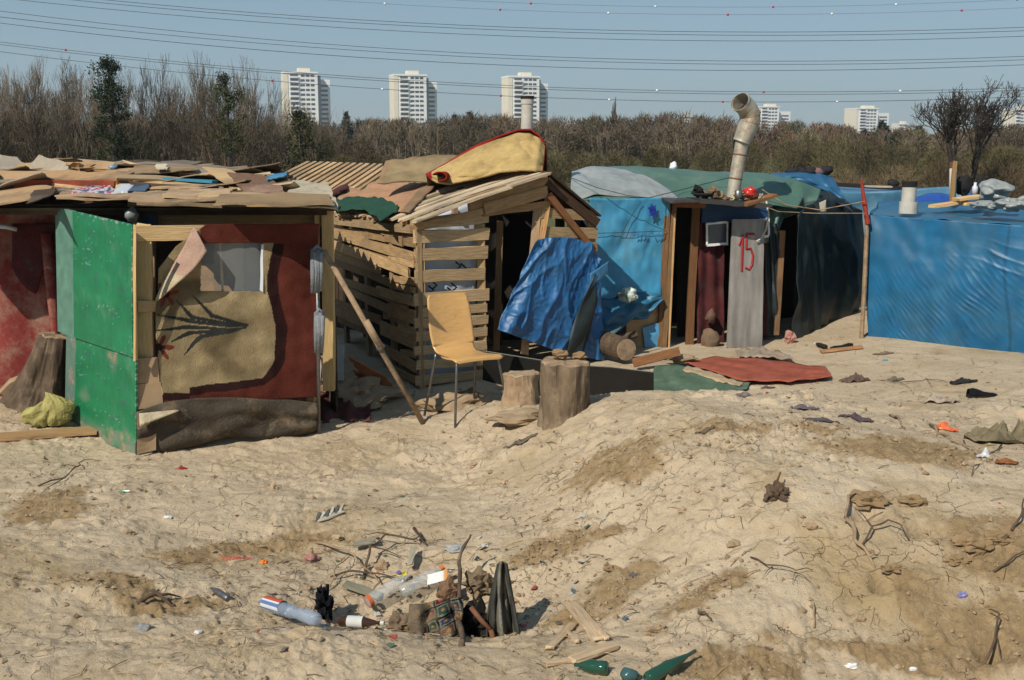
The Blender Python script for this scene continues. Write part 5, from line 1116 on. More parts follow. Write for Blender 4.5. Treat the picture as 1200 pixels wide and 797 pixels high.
for k, (x, y, r, c) in enumerate(jk): b.blob(P(x, y, 11.05+.08*math.sin(k*2)), (r*.8, r*.7, r*.7), k, .5, 12, 8, c, 2.6)
b.build('ash_and_rubble', 'rag', ty)
b = MB(); b.blob(P(879, 225, 10.98), (.065, .05, .05), 7, .3, 14, 10, (.50, .03, .02)); tag(b.build('red_bag', 'gloss', smooth=True), 'crumpled red packet lying at the foot of the bent chimney', 'packet')
b = MB(); b.lathe([(0, 0), (.035, 0), (.038, .01), (.038, .07), (.030, .075), (0, .075)], 14, Matrix.Translation(P(865, 232, 10.93))); tag(b.build('tin_can', 'steel', smooth=True), 'small pale tin can beside the red packet by the chimney', 'can')
b = MB(); b.lathe([(0, 0), (.09, 0), (.105, .02), (.11, .035), (.10, .03), (.085, .012), (0, .012)], 20, Matrix.Translation(P(824, 230, 11.0))); tag(b.build('dark_pan', 'soot', smooth=True), 'shallow dark pan on the board left of the bent chimney', 'pan')
ch = T('bent_chimney', 'rusty galvanised chimney pipe ending in a wide elbow that opens to the upper left', 'chimney', tuple(P(858, 236, 11.15)))
b = MB(); b.tube([P(857, 238, 11.15), P(864, 198, 11.15), P(871, 158, 11.15)], .066, 20, cap=False)
b.build('pipe', 'zinc', ch, smooth=True)
for f_ in (.35, .7):
    b = MB(); a, c = P(857, 238, 11.15), P(871, 158, 11.15); p = a.lerp(c, f_); b.tube([p, p+(c-a)*.02], .0685, 20, cap=False); b.build('seam', 'rust', ch, smooth=True)
el = [P(869, 166, 11.15), P(874.5, 153, 11.15), P(878.5, 143, 11.15), P(879, 134, 11.15), P(874.5, 125.5, 11.12), P(867.5, 119.5, 11.07)]
b = MB(); b.tube(el, [.095, .110, .117, .117, .112, .110], 26, cap=False, squash=.86); o = b.build('elbow', 'zinc', ch, solid=.006)
for k, i in enumerate((0, 2, 3, 5)):
    b = MB(); d = (el[min(i+1, 5)]-el[max(i-1, 0)]).normalized(); b.tube([el[i]-d*.008, el[i]+d*.008], [.096, .117, .117, .110][k]+.004, 26, cap=False, squash=.87); b.build('rim' if i in (0, 5) else 'seam', 'zinc', o, solid=.004)
b = MB(); b.tube([el[2], el[3], el[4]], .082, 16, cap=True, squash=.8); b.build('black_core', 'soot', ch)  # capped black tube inside the elbow, making its opening black

# =================================================================== BLUE BOX SHACK (right) and the one behind it
A5 = (X(1018, 11.3, 0), 11.3); B5 = (X(1330, 9.75, 0), 9.75)
def t5(px, py, off=0):
    n = V((B5[1]-A5[1], -(B5[0]-A5[0]), 0)).normalized(); return PP(px, py, A5, B5)+n*off
s5 = T('blue_tarp_shack', 'box shaped shack wrapped in dusty blue tarpaulin at the right edge', 'shack', (X(1200, 11, 0), 11, 0))
def f5(u, v):
    px = 1018+312*u; py = lp([410, 440], u)+8*math.sin(u*11)*0+2*math.sin(u*40)*(1-v); pt_ = lp([252, 263, 272], u); k = .04*math.sin(PI*v)+.022*mn.noise(V((u*7, v*3, 1)))+.010*mn.noise(V((u*22, v*9, 3)))
    # diagonal stretch folds
    for (cx, cy, sx, sy, ang, fr, am) in ((.22, .28, .16, .28, .9, 105, .0034), (.40, .45, .13, .25, .75, 95, .0036), (.12, .25, .08, .25, 1.1, 130, .003), (.75, .4, .2, .3, .6, 90, .0034), (.52, .75, .12, .12, .2, 50, .004)):
        w_ = math.exp(-((u-cx)/sx)**2-((v-cy)/sy)**2); q = (u*2*math.sin(ang)+v*math.cos(ang)); k += 2.6*am*w_*(1-abs(math.sin(.8*fr*q+3*mn.noise(V((u*6, v*6, cx))))))**2.5*(1+1.4*mn.noise(V((u*18, v*9, cx))))
    if v < .06: k += .05*(1-v/.06)
    return t5(px, py+(pt_-py)*v, k)
def c5(u, v):
    k = 1+.22*mn.noise(V((u*16, v*2.5, 4)))+.12*mn.noise(V((u*40, v*14, 4))); d = max(0, 1-v/.10)*(.6+.8*mn.noise(V((u*20, v*8, 7)))); d = max(0, min(1, d)); s = .7 if abs(u-.525-.01*math.sin(v*7)) < .006 else 1
    return tuple((k*s)*(1-d)+d*q for q in (9, 1.25, .45))
sheet('front_tarp', 'dusty blue tarpaulin wall pulled into diagonal creases', None, f5, 'dusty_blue_tarp', 300, 130, .004, c5, parent=s5)
def r5(u, v):
    a = t5(1018+312*u, lp([252, 263, 272], u), .0); c = P(1030+330*u, 236+4*u, 12.9-.9*u); p = a.lerp(c, v); p.z += .02*mn.noise(V((u*9, v*5, 6)))+.05*math.sin(PI*v)*0-.03*math.sin(PI*v)+.01*mn.noise(V((u*30, v*12, 6)))
    return p
sheet('roof_tarp', 'paler dusty top of the blue tarpaulin', None, r5, 'dusty_blue_tarp', 80, 24, .004, lambda u, v: (2.2, 1.15, .95) if mn.noise(V((u*9, v*6, 1))) > -.1 else (1.2, 1, .95), parent=s5)
sheet('side_tarp', None, None, wob(quad((X(1018, 11.3, 0), 11.3, -.1), (X(1030, 12.9, 0), 12.9, -.1), P(1030, 236, 12.9), t5(1018, 252)), .03, 2, 2, (-1, 0, 0)), 'dusty_blue_tarp', 12, 12, .004, parent=s5)
sheet('back_tarp', None, None, quad((X(1030, 12.9, 0), 12.9, -.1), (X(1360, 12, 0), 12.0, -.1), P(1360, 240, 12.0), P(1030, 236, 12.9)), 'dusty_blue_tarp', 4, 4, .004, parent=s5)
st = T('wooden_stake', 'rough wooden stake with red tape at the left corner of the blue box shack', 'stake', tuple(t5(1016, 409, .1)))
b = MB(); b.tube([t5(1013, 410, .1), t5(1017, 340, .1), t5(1020, 270, .1), t5(1018, 240, .1), t5(1014, 212, .1)], [.034, .032, .03, .024, .014], 8, squash=.7); b.build('pole', 'cut_wood', st)
b = MB(); b.tube([t5(1021.5, 262, .105), t5(1019.5, 250, .105), t5(1018, 240, .105), t5(1015.5, 224, .1), t5(1014, 211, .1)], [.034, .03, .034, .024, .018], 8, (.30, .05, .035), squash=.8); b.build('red_tape', 'rag', st)
pf = T('white_flue', 'short thick off white flue pipe with a sooty rim on the blue box roof', 'chimney', tuple(P(1065, 248, 11.4)))
b = MB(); b.tube([P(1064, 250, 11.4), P(1065, 236, 11.4)], .093, 20, cap=False); b.tube([P(1064, 240, 11.4), P(1066, 218, 11.4)], .072, 20, cap=False); b.build('pipe', 'flue_white', pf, smooth=True)
b = MB(); b.tube([P(1066, 219, 11.4), P(1066.3, 212.5, 11.4)], .076, 20); b.build('rim', 'soot', pf)
tf = T('thin_flue', 'thin pale flue tied to a wooden pole behind the blue box roof', 'chimney', tuple(P(1116, 240, 12.2)))
b = MB(); b.tube([P(1116, 238, 12.3), P(1117, 195, 12.3)], .038, 14); b.build('pipe', 'flue_white', tf, smooth=True)
b = MB(); b.plank(P(1115, 240, 12.15), P(1119, 189, 12.15), .04, .03, (1, 0, 0), c=(.6, .5, .42), jag=.004); b.build('pole', 'wood_new', tf)
b = MB(); b.tube([P(1117, 197, 12.3), P(1117.3, 190, 12.3)], .041, 14); b.build('rim', 'rust', tf)
b = MB(); b.tube([P(1146, 232, 12.4), P(1149, 204, 12.4)], .04, 10); b.blob(P(1129, 218, 12.4), (.09, .06, .12), 2, .3); tag(b.build('black_sack', 'soot', smooth=True), 'black tube and sack standing behind the thin flue on the right', 'sack')
b = MB(); b.lathe([(0, 0), (.03, 0), (.03, .08), (.015, .1), (.015, .13), (0, .13)], 12, Matrix.Translation(P(1142, 228, 12.0))); tag(b.build('white_bottle', 'white_plastic', smooth=True), 'small white bottle on the blue box roof right of the thin flue', 'bottle')
for k, (x, y, rx_, rz_, lab) in enumerate([(1165, 223, .15, .085, 'large crumpled grey plastic sheet, highest on the blue box roof'), (1155, 241, .11, .04, 'crumpled grey plastic bag in front of the highest grey sheet'), (1181, 240, .13, .055, 'crumpled grey plastic bag, second from the right edge on the roof'), (1200, 238, .15, .06, 'crumpled grey plastic cut by the right edge on the roof')]):
    b = MB(); b.blob(P(x, y, 11.0+.35*(k == 0)-.1*k*(k > 1)), (rx_, .16, rz_), 11+k, .33, 40, 26, fr=1.7); tag(b.build('plastic_bag', 'grey_plastic', smooth=True), lab, 'bag', 'grey plastic heaped on the blue box roof')
for k, (x0, y0, x1, y1, lab) in enumerate([(1092, 242, 1130, 236, 'short pale board lying near the thin flue on the roof'), (1120, 234, 1150, 230, 'cream board behind the thin flue on the roof'), (1128, 239, 1160, 238, 'narrow dirty lath right of the thin flue on the roof')]):
    b = MB(); b.plank(P(x0, y0, 11.7), P(x1, y1, 11.8), .03, .12, (0, 0, 1), c=(1.2, 1.1, 1)); tag(b.build('roof_board', 'wood_new'), lab, 'board', 'boards on the blue box roof')
s6 = T('blue_tarp_shack', 'blue tarpaulin shack behind, seen between the black tarpaulin and the taped stake', 'shack', (X(1050, 14.5, 0), 14.5, 0))
def f6(u, v):
    px = 960+170*u; return P(px, 352+(222+3*math.sin(u*5)-352)*v, 13.9-.1*u+.05*mn.noise(V((u*5, v*5, 1)))+.02*math.sin(v*16+4*u+2*mn.noise(V((u*4, v*4, 0)))))
sheet('front_tarp', None, None, f6, 'blue_tarp', 50, 50, .004, lambda u, v: tuple(q*(1+.2*mn.noise(V((u*7, v*9, 2)))) for q in (4.5, 1.9, 1.15)), parent=s6)
def r6(u, v):
    px = 962+165*u; return P(px+20*v, 222+3*math.sin(u*5)+(lp([214, 217, 222, 226], u)-222)*v*1.0, 13.9+2.3*v+.04*mn.noise(V((u*9, v*6, 2))))
sheet('roof_tarp', None, None, r6, 'blue_tarp', 60, 24, .004, lambda u, v: (3.5, 1.6, 1.15) if u < .55 else (2.0, .95, 1.5), parent=s6)
sheet('side_tarp', None, None, quad((X(1130, 13.8, 0), 13.8, -.1), (X(1147, 16.1, 0), 16.1, -.1), P(1147, 226, 16.1), P(1130, 220, 13.8)), 'blue_tarp', 4, 4, .004, parent=s6)
b = MB(); b.plank(P(975, 216, 14.6), P(1058, 221, 14.6), .05, .10, (0, 0, 1), c=(.1, .1, .1)); b.plank(P(1014, 218, 14.4), P(1045, 219, 14.4), .02, .08, (0, 0, 1), c=(1.5, 1.5, 1.4)); tag(b.build('roof_lath', 'wood_grey'), 'dark lath with a pale edge lying along the rear blue shack roof', 'lath')
b = MB(); b.blob(P(1046, 216, 14.8), (.07, .06, .06), 3, .3, c=(.03, .03, .03)); tag(b.build('dark_bundle', 'rag', smooth=True), 'small dark bundle on the rear blue shack roof left of the white flue', 'bundle')
sheet('blue_scrap_tarp', 'deep blue tarpaulin edge rising behind the white flue', 'tarpaulin', lambda u, v: P(1072+50*u, 244-12*v-6*math.sin(PI*u)*v, 12.6+.5*v+.05*mn.noise(V((u*6, v*4, 4)))), 'blue_tarp', 30, 10, .004, lambda u, v: (1, .7, 1.25))
# =================================================================== THINGS STANDING ON THE EARTH
def gplank(name, label, px0, py0, px1, py1, wd, th, m, c=None, off=.012, side=None, cat='board', group=None, jag=.004):
    a, b_ = G(px0, py0, off), G(px1, py1, off); b = MB(); d = (b_-a); s = V((-d.y, d.x, 0)) if side is None else V(side)
    b.plank(a, b_, wd, th, s, c=c or (1, 1, 1), seg=4, jag=jag); return tag(b.build(name, m), label, cat, group)
# left: trunk, yellow bag, plank
tk = T('tree_stump', 'thick leaning dark stump against the faded red rug at far left', 'stump', tuple(G(45, 478)))
b = MB(); Yk = 8.35
N_ = 26
def stump(b, base, top, rb, rt, n=56, rough=.12, seed=0, flare=1.25, levels=26, cap='cut'):
    base = V(base); top = V(top); ax = (top-base).normalized(); s = ax.cross(V((0, 1, 0))).normalized(); t = ax.cross(s); o = len(b.v)
    for j in range(levels+1):
        f = j/levels; r = rb+(rt-rb)*f; r *= 1+(flare-1)*(1-f)**4
        for k in range(n):
            a = 2*PI*k/n; rr = r*(1+rough*mn.noise(V((math.cos(a)*2+seed, math.sin(a)*2, f*1.2)))*1.5+.06*mn.noise(V((math.cos(a)*6, math.sin(a)*6, f*2+seed)))+.035*mn.noise(V((math.cos(a)*16, math.sin(a)*16, f*5+seed))))
            p = base.lerp(top, f)+(s*math.cos(a)+t*math.sin(a))*rr
            if j == levels: p += ax*.02*mn.noise(V((math.cos(a)*2, math.sin(a)*2, seed+5)))
            b.v.append(p)
    for j in range(levels):
        for k in range(n): k2 = (k+1) % n; b.face((o+j*n+k2, o+j*n+k, o+(j+1)*n+k, o+(j+1)*n+k2), [(0, 0)]*4)
    return [b.v[o+levels*n+k].copy() for k in range(n)], top, ax
def stump_obj(root, base, top, rb, rt, seed, **k):
    b = MB(); ring, tp_, ax = stump(b, base, top, rb, rt, seed=seed, **k); b.build('trunk', 'bark', root, smooth=False)
    b = MB(); n = len(ring); c = sum(ring, V())/n; b.v = [p.copy() for p in ring]+[c.lerp(p, .93)+ax*.008+V((0, 0, .006*mn.noise(p*30))) for p in ring]+[c.lerp(p, .5)+ax*(.012+.01*mn.noise(p*20)) for p in ring]+[c+ax*.012]
    for q in range(2):
        for i in range(n): i2 = (i+1) % n; b.face((q*n+i2, q*n+i, (q+1)*n+i, (q+1)*n+i2), [(0, 0)]*4)
    for i in range(n): b.face((2*n+(i+1) % n, 2*n+i, 3*n), [(0, 0)]*3)
    b.build('cut_top', 'cut_wood', root)
stump_obj(tk, P(46, 478, Yk), P(64, 394, Yk+.05), .20, .115, 3, flare=1.35, rough=.16)
b = MB(); b.tube([P(8, 470, Yk-.05), P(30, 450, Yk-.02), P(48, 430, Yk)], [.05, .07, .06], 9); b.build('root', 'bark', tk)
b = MB(); b.tube([P(2, 460, Yk+.3), P(14, 448, Yk+.3), P(30, 440, Yk+.3)], [.03, .035, .02], 7); tag(b.build('bark_piece', 'cut_wood'), 'pale split branch behind the leaning stump', 'branch')
yb_ = T('yellow_bag', 'crumpled yellow plastic bag lying at the foot of the leaning stump', 'bag', tuple(G(56, 500)))
def bagf(u, v):
    a = u*2*PI; r = .145+.05*math.sin(2*a+1)+.03*mn.noise(V((math.cos(a)*2, math.sin(a)*2, v*4))); k = math.sin(PI*min(1, v*.88+.12))**.6
    c = V(yb_['_o']); return c+V((r*math.cos(a)*k*1.0, r*.7*math.sin(a)*k, .01+.20*v+.05*v*math.cos(a+.3)))+V((0, 0, .02*mn.noise(V((math.cos(a)*5, math.sin(a)*5, v*7)))))
b = MB(); b.grid(bagf, 40, 18, lambda u, v: tuple(q*(1+.3*mn.noise(V((u*12, v*4, 2)))) for q in (.40, .35, .13))); b.build('sack', 'rag', yb_, solid=.004, smooth=False)
b = MB(); b.blob(G(84, 492, .03), (.055, .045, .03), 6, .35, 14, 9, (.42, .37, .15)); tag(b.build('yellow_rag', 'rag'), 'small yellowish rag between the yellow bag and the green board', 'rag')
gplank('ground_plank', 'long brown plank lying on the earth in front of the yellow bag', -30, 520, 116, 508, .19, .022, 'wood_raw', (.85, .75, .65), .03, cat='plank')
# between shacks
b = MB(); p = P(388, 425, 8.9); bx_ = T('metal_cover', 'scuffed pale grey metal plate with a slot leaning behind the steel post', 'plate', (p.x, p.y, 0))
b.plank(P(375, 446, 8.85), P(377, 404, 8.95), .02, .03, (1, 0, 0), c=(.5, .5, .48)); b.plank(P(388, 446, 8.86), P(389, 403, 8.96), .20, .02, (1, 0, 0), c=(.42, .43, .41), seg=6); b.build('plate', 'painted', bx_)
b = MB(); b.plank(P(377, 418, 8.82), P(396, 416, 8.82), .022, .03, c=(.3, .3, .3)); b.build('slot', 'painted', bx_)
tl = T('orange_tiles', 'two stacked ribbed orange clay tiles lying against the slatted side wall', 'tiles', tuple(P(430, 450, 9.3)))
for k in range(2):
    def tf_(u, v, k=k):
        a = P(407+6*k, 424+14*k, 9.45); c = P(452+6*k, 449+8*k, 9.15); q = V((.10, -.10, -.10)); return a.lerp(c, u)+q*(v*1.2)+V((0, 0, .014*abs(math.sin(v*PI*3))+.05-.02*k))
    b = MB(); b.grid(tf_, 6, 30); b.build('tile', 'terracotta', tl, solid=.014)
rc = T('dark_red_cloth', 'dark red cloth slumped on the earth behind the steel post', 'cloth', tuple(G(400, 495)))
def rcf(u, v):
    p = G(375+58*u, 503-6*u) if False else P(374+60*u, 498-48*v+22*u*v-4*u, 8.05+.9*v); return p+V((0, 0, .03*mn.noise(V((u*6, v*5, 1)))+.02*math.sin(u*13)))
b = MB(); b.grid(rcf, 26, 20, lambda u, v: tuple(q*(1+.4*mn.noise(V((u*5, v*5, 2)))) for q in (.13, .05, .045))); b.build('cloth', 'rag', rc, solid=.012, smooth=True)
so_ = MB(); so_.blob(V((P(415, 480, 8.9).x, 8.95, .0)), (.34, .3, .13), 8, .3, 30, 16, fr=2.5); tag(so_.build('soil_heap', 'soil_clod'), 'small heap of loose earth in the gap between the two shacks', 'soil heap')
# leaning pole
lpole = T('leaning_pole', 'long two piece wooden pole leaning from the steel post down to the right', 'pole', tuple(G(496, 496)))
a = fp(372, 291, .16); c = G(496, 497, .0)
b = MB(); b.tube([a, a.lerp(c, .5), c], [.019, .021, .020], 9); b.build('upper_pole', 'cut_wood', lpole, smooth=True)
b = MB(); b.tube([a.lerp(c, .40)+V((.012, -.02, .01)), a.lerp(c, .56)+V((.012, -.02, .01)), ], .022, 9); b.build('splint', 'cut_wood', lpole, smooth=True)
b = MB(); q = a.lerp(c, .545)+V((.006, -.01, .005)); b.tube([q, q+(c-a).normalized()*.02], .034, 9); b.build('wire_binding', 'steel', lpole)

# chair -----------------------------------------------------------------
cl = G(527, 548-2); cy0 = 8.05
ch_ = T('bent_plywood_chair', 'honey coloured bent plywood chair with thin metal legs standing on the rough earth', 'chair', (X(545, cy0, .1), cy0, gz(X(545, cy0, .1), cy0)))
# seat shell: profile from front edge to back top, in local frame then placed
o_ = V(ch_['_o']); yaw = math.radians(30)
ex = V((math.cos(yaw), -math.sin(yaw)*0+.0, 0)); 
FR = V((.50, -.86, 0)); SD = V((.86, .50, 0))     # front direction of the seat, sideways direction
prof = [(.24, .425), (.235, .445), (.20, .452), (.10, .440), (0, .432), (-.10, .436), (-.165, .458), (-.20, .50), (-.222, .56), (-.245, .65), (-.27, .75), (-.295, .83), (-.303, .855)]
prof = [(x_, z_-.012) for x_, z_ in prof]
def shell(u, v):
    f, z = lp(prof, v); hw = lp([.19, .20, .205, .20, .185, .165, .17, .18, .185, .185, .18, .17, .155], v); s = (u-.5)*2
    if v < .02: hw *= .9
    bow = .012*s*s*(1 if v > .55 else -.3)
    return o_+SD*(s*hw)+FR*(f+bow*1.5)+V((0, 0, z-.008*s*s*(v < .5)))
b = MB(); b.grid(shell, 20, 60); sh = b.build('seat_shell', 'chair_ply', ch_, solid=.010, smooth=True)
def cp(s, f, z): return o_+SD*s+FR*f+V((0, 0, z))
gzz = lambda p: gz(p.x, p.y)
for (s, f, s2, f2) in ((.17, .20, .225, .27), (-.17, .20, -.225, .27), (.17, -.14, .22, -.27), (-.17, -.14, -.22, -.27)):
    t_ = cp(s, f, .425 if f > 0 else .42); e = cp(s2, f2, 0); e.z = gzz(e)-.03
    b = MB(); b.tube([t_, t_.lerp(e, .08)+(e-t_)*0, e], .0095, 8); b.build('leg', 'steel', ch_, smooth=True)
for s in (.17, -.17):
    b = MB(); b.tube([cp(s, .20, .422), cp(s, 0, .415), cp(s, -.14, .418)], .009, 8); b.build('side_rail', 'steel', ch_, smooth=True)
b = MB(); b.tube([cp(-.17, .02, .413), cp(.17, .02, .413)], .009, 8); b.build('cross_rail', 'steel', ch_, smooth=True)
# small mound and bricks under the chair
def slab(name, label, px, py, r, m='soil_clod', cat='clod', group=None, seed=0, amp=.35, c=(1, 1, 1), fr=1.5, off=0.0):
    b = MB(); p = G(px, py); b.blob(p+V((0, 0, r[2]*.3+off)), r, seed, amp, 22, 14, c, fr); return tag(b.build(name, m), label, cat, group)
slab('earth_clod', 'pale lump of dried earth under the chair, widest of the lumps', 536, 478, (.26, .14, .09), seed=2)
slab('earth_clod', 'low block of dried earth between the chair legs and the tall stump', 612, 492, (.22, .12, .05), seed=5)
slab('earth_clod', 'small clod under the chair seat, tinted dark for the seat shadow', 550, 470, (.10, .08, .07), seed=7, c=(.5, .45, .4))  # dark tint stands for the shadow below the seat
gplank('flat_stick', 'short flat board half buried left of the tall stump', 606, 486, 636, 487, .06, .02, 'wood_dark', (1.6, 1.5, 1.4))
# low stump, tall stump
ls = T('low_stump', 'low wide stump coated in dried mud left of the tall stump', 'stump', tuple(G(612, 472)))
p = G(612, 474); stump_obj(ls, (p.x, p.y+.12, p.z-.05), (p.x-.01, p.y+.14, P(612, 438, p.y+.14).z), .135, .13, 9, rough=.2, flare=1.1)
for q in ls.children: q.data.materials[0] = MC['soil_clod'] if q.name.startswith('cut') else MC['cut_wood']
ts = T('tall_stump', 'upright tree stump with rough top standing on the edge of the mound', 'stump', tuple(G(662, 492)))
p = G(662, 493); q = P(663, 424, p.y+.14); stump_obj(ts, (p.x, p.y+.14, p.z-.08), (q.x, p.y+.14, q.z), .158, .165, 14, rough=.10, flare=1.08)
for q_ in ts.children: q_.data.materials[0] = MC['cut_wood'] if q_.name.startswith('cut') else MC['bark_pale']
b = MB(); b.blob(q+V((-.04, 0, .05)), (.05, .04, .03), 3, .4, 12, 8, (.8, .7, .6)); b.blob(q+V((.09, .03, .03)), (.05, .04, .03), 4, .4, 12, 8, (.8, .7, .6)); b.build('earth_crumb', 'soil_clod', ts)
# dark board lying on edge in front of the doorway
db = T('dark_board', 'long dark board on its edge across the pallet shack doorway behind the stumps', 'board', tuple(P(680, 450, 8.9)))
b = MB(); b.grid(lambda u, v: P(566+200*u+30*u*(v<0), lp([412, 420, 428, 431, 437], u)*v+lp([445, 458, 470, 476, 480], u)*(1-v), 9.02-.35*u+.12*(1-v)), 24, 6, lambda u, v: (.022, .022, .016)); b.build('board', 'soot', db, solid=.015)  # dark board, blackened further and tilted forward to shade its face
b = MB(); b.tube([P(566+200*u, lp([412, 420, 428, 431, 437], u), 9.04-.35*u) for u in (0, .25, .5, .75, 1)], .010, 6, (.2, .18, .14)); b.build('edge', 'painted', db)
# cut log with bark, beside blue tarp
lg = T('cut_log', 'sawn log lying end on, its pale face towards us, below the light blue tarpaulin', 'log', tuple(P(725, 424, 10.1)))
a = P(734, 410, 9.95); c = a+V((-.25, .55, 0)); b = MB(); b.tube([a, c], [.108, .112], 18, cap=False); b.build('bark', 'bark', lg)
b = MB(); d = (c-a).normalized(); b.tube([a-d*.004, a+d*.02], [.102, .103], 18, cap=True); b.build('cut_face', 'cut_wood', lg)
b = MB(); b.tube([P(700, 415, 10.4), P(720, 400, 10.6), P(745, 392, 10.7)], [.05, .05, .04], 8); tag(b.build('dark_branch', 'bark'), 'dark branch behind the sawn log', 'branch')
b = MB(); b.blob(P(735, 345, 10.82), (.085, .06, .07), 9, .35, 20, 14, (.75, .85, .7)); tag(b.build('crumpled_bag', 'white_plastic'), 'crumpled pale greenish plastic bag tucked at the lower edge of the light blue sheet', 'bag')
b = MB(); b.grid(wob(lambda u, v: P(702+26*u, 395-12*u+14*v*(1-u), 10.3-.1*v), .02, 4, 3), 8, 6, lambda u, v: (.10, .16, .16)); tag(b.build('grey_green_scrap', 'rag', solid=.005), 'grey green scrap of sheet above the sawn log', 'scrap')
b = MB(); b.plank(P(742, 425, 9.7), P(796, 412, 9.9), .08, .02, (0, .5, 1), c=(.6, .4, .32), seg=3); tag(b.build('brown_board', 'wood_raw'), 'short reddish brown board lying below the first doorway', 'board')
b = MB(); b.blob(P(798, 420, 10.0), (.16, .08, .035), 4, .3, 16, 9); tag(b.build('earth_clod', 'soil_clod'), 'low bank of dry earth at the threshold of the first doorway', 'clod')
# carpets on the ground
def gcarpet(name, label, poly_top, poly_bot, colr, cat='carpet', amp=.012, rag=4, n=(50, 16), off=.015, m='rag'):
    def f(u, v):
        a = lp(poly_top, u); c = lp(poly_bot, u); e = rag*mn.noise(V((u*9, v*7, len(label)))); px = a[0]*v+c[0]*(1-v); py = a[1]*v+c[1]*(1-v)+(e*.35 if v in (0, 1) else 0)
        p = onplane(px, py, (0, 0, .10), (0, 0, 1)); p.z = gz(p.x, p.y)*1.0+off+amp*(mn.noise(V((u*8, v*5, 1)))+.6); return p
    b = MB(); b.grid(f, *n, lambda u, v: tuple(q*(1+.25*mn.noise(V((u*9, v*6, 2)))+.15*mn.noise(V((u*30, v*20, 2)))) for q in colr)); return tag(b.build(name, m, solid=.008, smooth=True), label, cat)
gcarpet('green_carpet', 'dirty grey green carpet lying on the earth in front of the numbered board', [(768, 426), (800, 424), (838, 431), (862, 437), (880, 438)], [(760, 440), (785, 466), (820, 462), (850, 450), (876, 445)], (.10, .155, .105), m='dusty')
gcarpet('red_carpet', 'frayed dull red carpet spread on the earth in front of the numbered board', [(800, 422), (838, 413), (890, 413), (930, 418), (968, 424), (974, 432)], [(812, 426), (850, 434), (878, 440), (925, 440), (955, 437), (974, 435)], (.34, .095, .06), m='dusty', off=.035)
gcarpet('beige_cloth', 'pale dusty cloth strip between the green and the red carpets', [(806, 426), (840, 432), (872, 440)], [(800, 430), (840, 438), (868, 443)], (.42, .32, .2), off=.025, n=(24, 6), m='dusty')
gcarpet('striped_cloth', 'rumpled pale cloth at the threshold behind the red carpet', [(862, 404), (890, 400), (925, 410)], [(866, 412), (892, 412), (930, 414)], (.34, .27, .2), off=.03, amp=.03, n=(30, 8), m='dusty')

# ------------------------------------------------------------------ litter
def frame(p, d, up=(0, 0, 1)):
    d = V(d).normalized(); s = d.cross(V(up)).normalized(); t = s.cross(d); M = Matrix((s, t, d)).transposed().to_4x4(); M.translation = V(p); return M
def bottle(name, label, a, b_, r, m, capc=None, labelc=None, lr=(.35, .62), crush=0, neck=.28):
    a = V(a); b_ = V(b_); L = (b_-a).length; r *= .77; root = T(name, label, 'bottle', tuple(a)); M = frame(a, b_-a)
    pr = [(0, 0), (r*.8, 0), (r, .04*L), (r, .2*L), (r*(.93 if not crush else .8), .3*L), (r, .4*L), (r, (1-neck)*L*.85), (r*.85, (1-neck)*L), (r*.4, (1-neck*.45)*L), (r*.3, (1-neck*.4)*L), (r*.3, .97*L), (0, .97*L)]
    b = MB(); b.lathe(pr, 20, M)
    if crush:
        for k in range(len(b.v)): b.v[k] += V((0, 0, -crush*r*.5*(1+mn.noise(b.v[k]*22))))
    b.build('body', m, root, smooth=True)
    if capc: b = MB(); b.lathe([(0, .93*L), (r*.42, .93*L), (r*.42, 1.01*L), (0, 1.01*L)], 14, M, lambda z, k: capc); b.build('cap', 'gloss', root)
    if labelc: b = MB(); b.lathe([(r*1.02, lr[0]*L), (r*1.02, (lr[0]+lr[1])/2*L), (r*1.02, lr[1]*L)], 24, M, labelc); b.build('label', 'paper', root, smooth=True)
    return root
def gl(px, py, off): return G(px, py, off)
bottle('plastic_bottle', 'flattened clear plastic bottle with red and blue label at the left of the rubbish', gl(372, 738, .05), gl(303, 712, .035), .040, 'bluish_plastic', None, lambda z, k: (.5, .09, .04) if .1 < k < .3 and z > .17 else ((.6, .63, .66) if (k*7) % 1 < .6 else (.10, .17, .36)), (.55, .85), crush=.3)
bottle('plastic_bottle', 'clear ribbed plastic bottle lying above the brown beer bottle', gl(430, 728, .09), gl(482, 694, .10), .043, 'clear_plastic', None, lambda z, k: (.5, .12, .04) if z < .08 else (.6, .6, .55), (.02, .10))
bottle('plastic_bottle', 'crushed clear plastic bottle with orange neck behind the white packet', gl(470, 712, .08), gl(520, 690, .11), .042, 'clear_plastic', (.55, .16, .04), None, crush=.25)
bottle('beer_bottle', 'brown glass beer bottle with a pale label lying in front of the plastic bottles', gl(398, 738, .04), gl(450, 740, .045), .033, 'brown_glass', (.55, .52, .45), lambda z, k: (.55, .55, .53), (.2, .55), neck=.42)
bottle('tin_bottle', 'small tarnished metal bottle half sunk left of the rubbish hollow', gl(268, 704, .015), gl(247, 693, .015), .022, 'steel')
bottle('small_bottle', 'small white capped dark bottle in front of the second doorway', gl(968, 410, .03), gl(955, 406, .03), .03, 'soot', (.8, .8, .8))
bottle('green_bottle', 'dark green glass bottle in the lower edge of the photo, right of the other', gl(758, 806, .035), gl(816, 776, .05), .034, 'green_glass', None, None, neck=.5)
bottle('green_bottle', 'dark green glass bottle bottom poking out at the lower edge, left of the other', gl(712, 792, .03), gl(672, 786, .03), .036, 'green_glass', None, None, neck=.4)
b = MB(); b.blob(G(737, 797, .02), (.035, .03, .025), 3, .2, 14, 9, (.04, .1, .1)); tag(b.build('green_shard', 'gloss', smooth=True), 'dull green lump of glass between the two green bottles', 'glass')
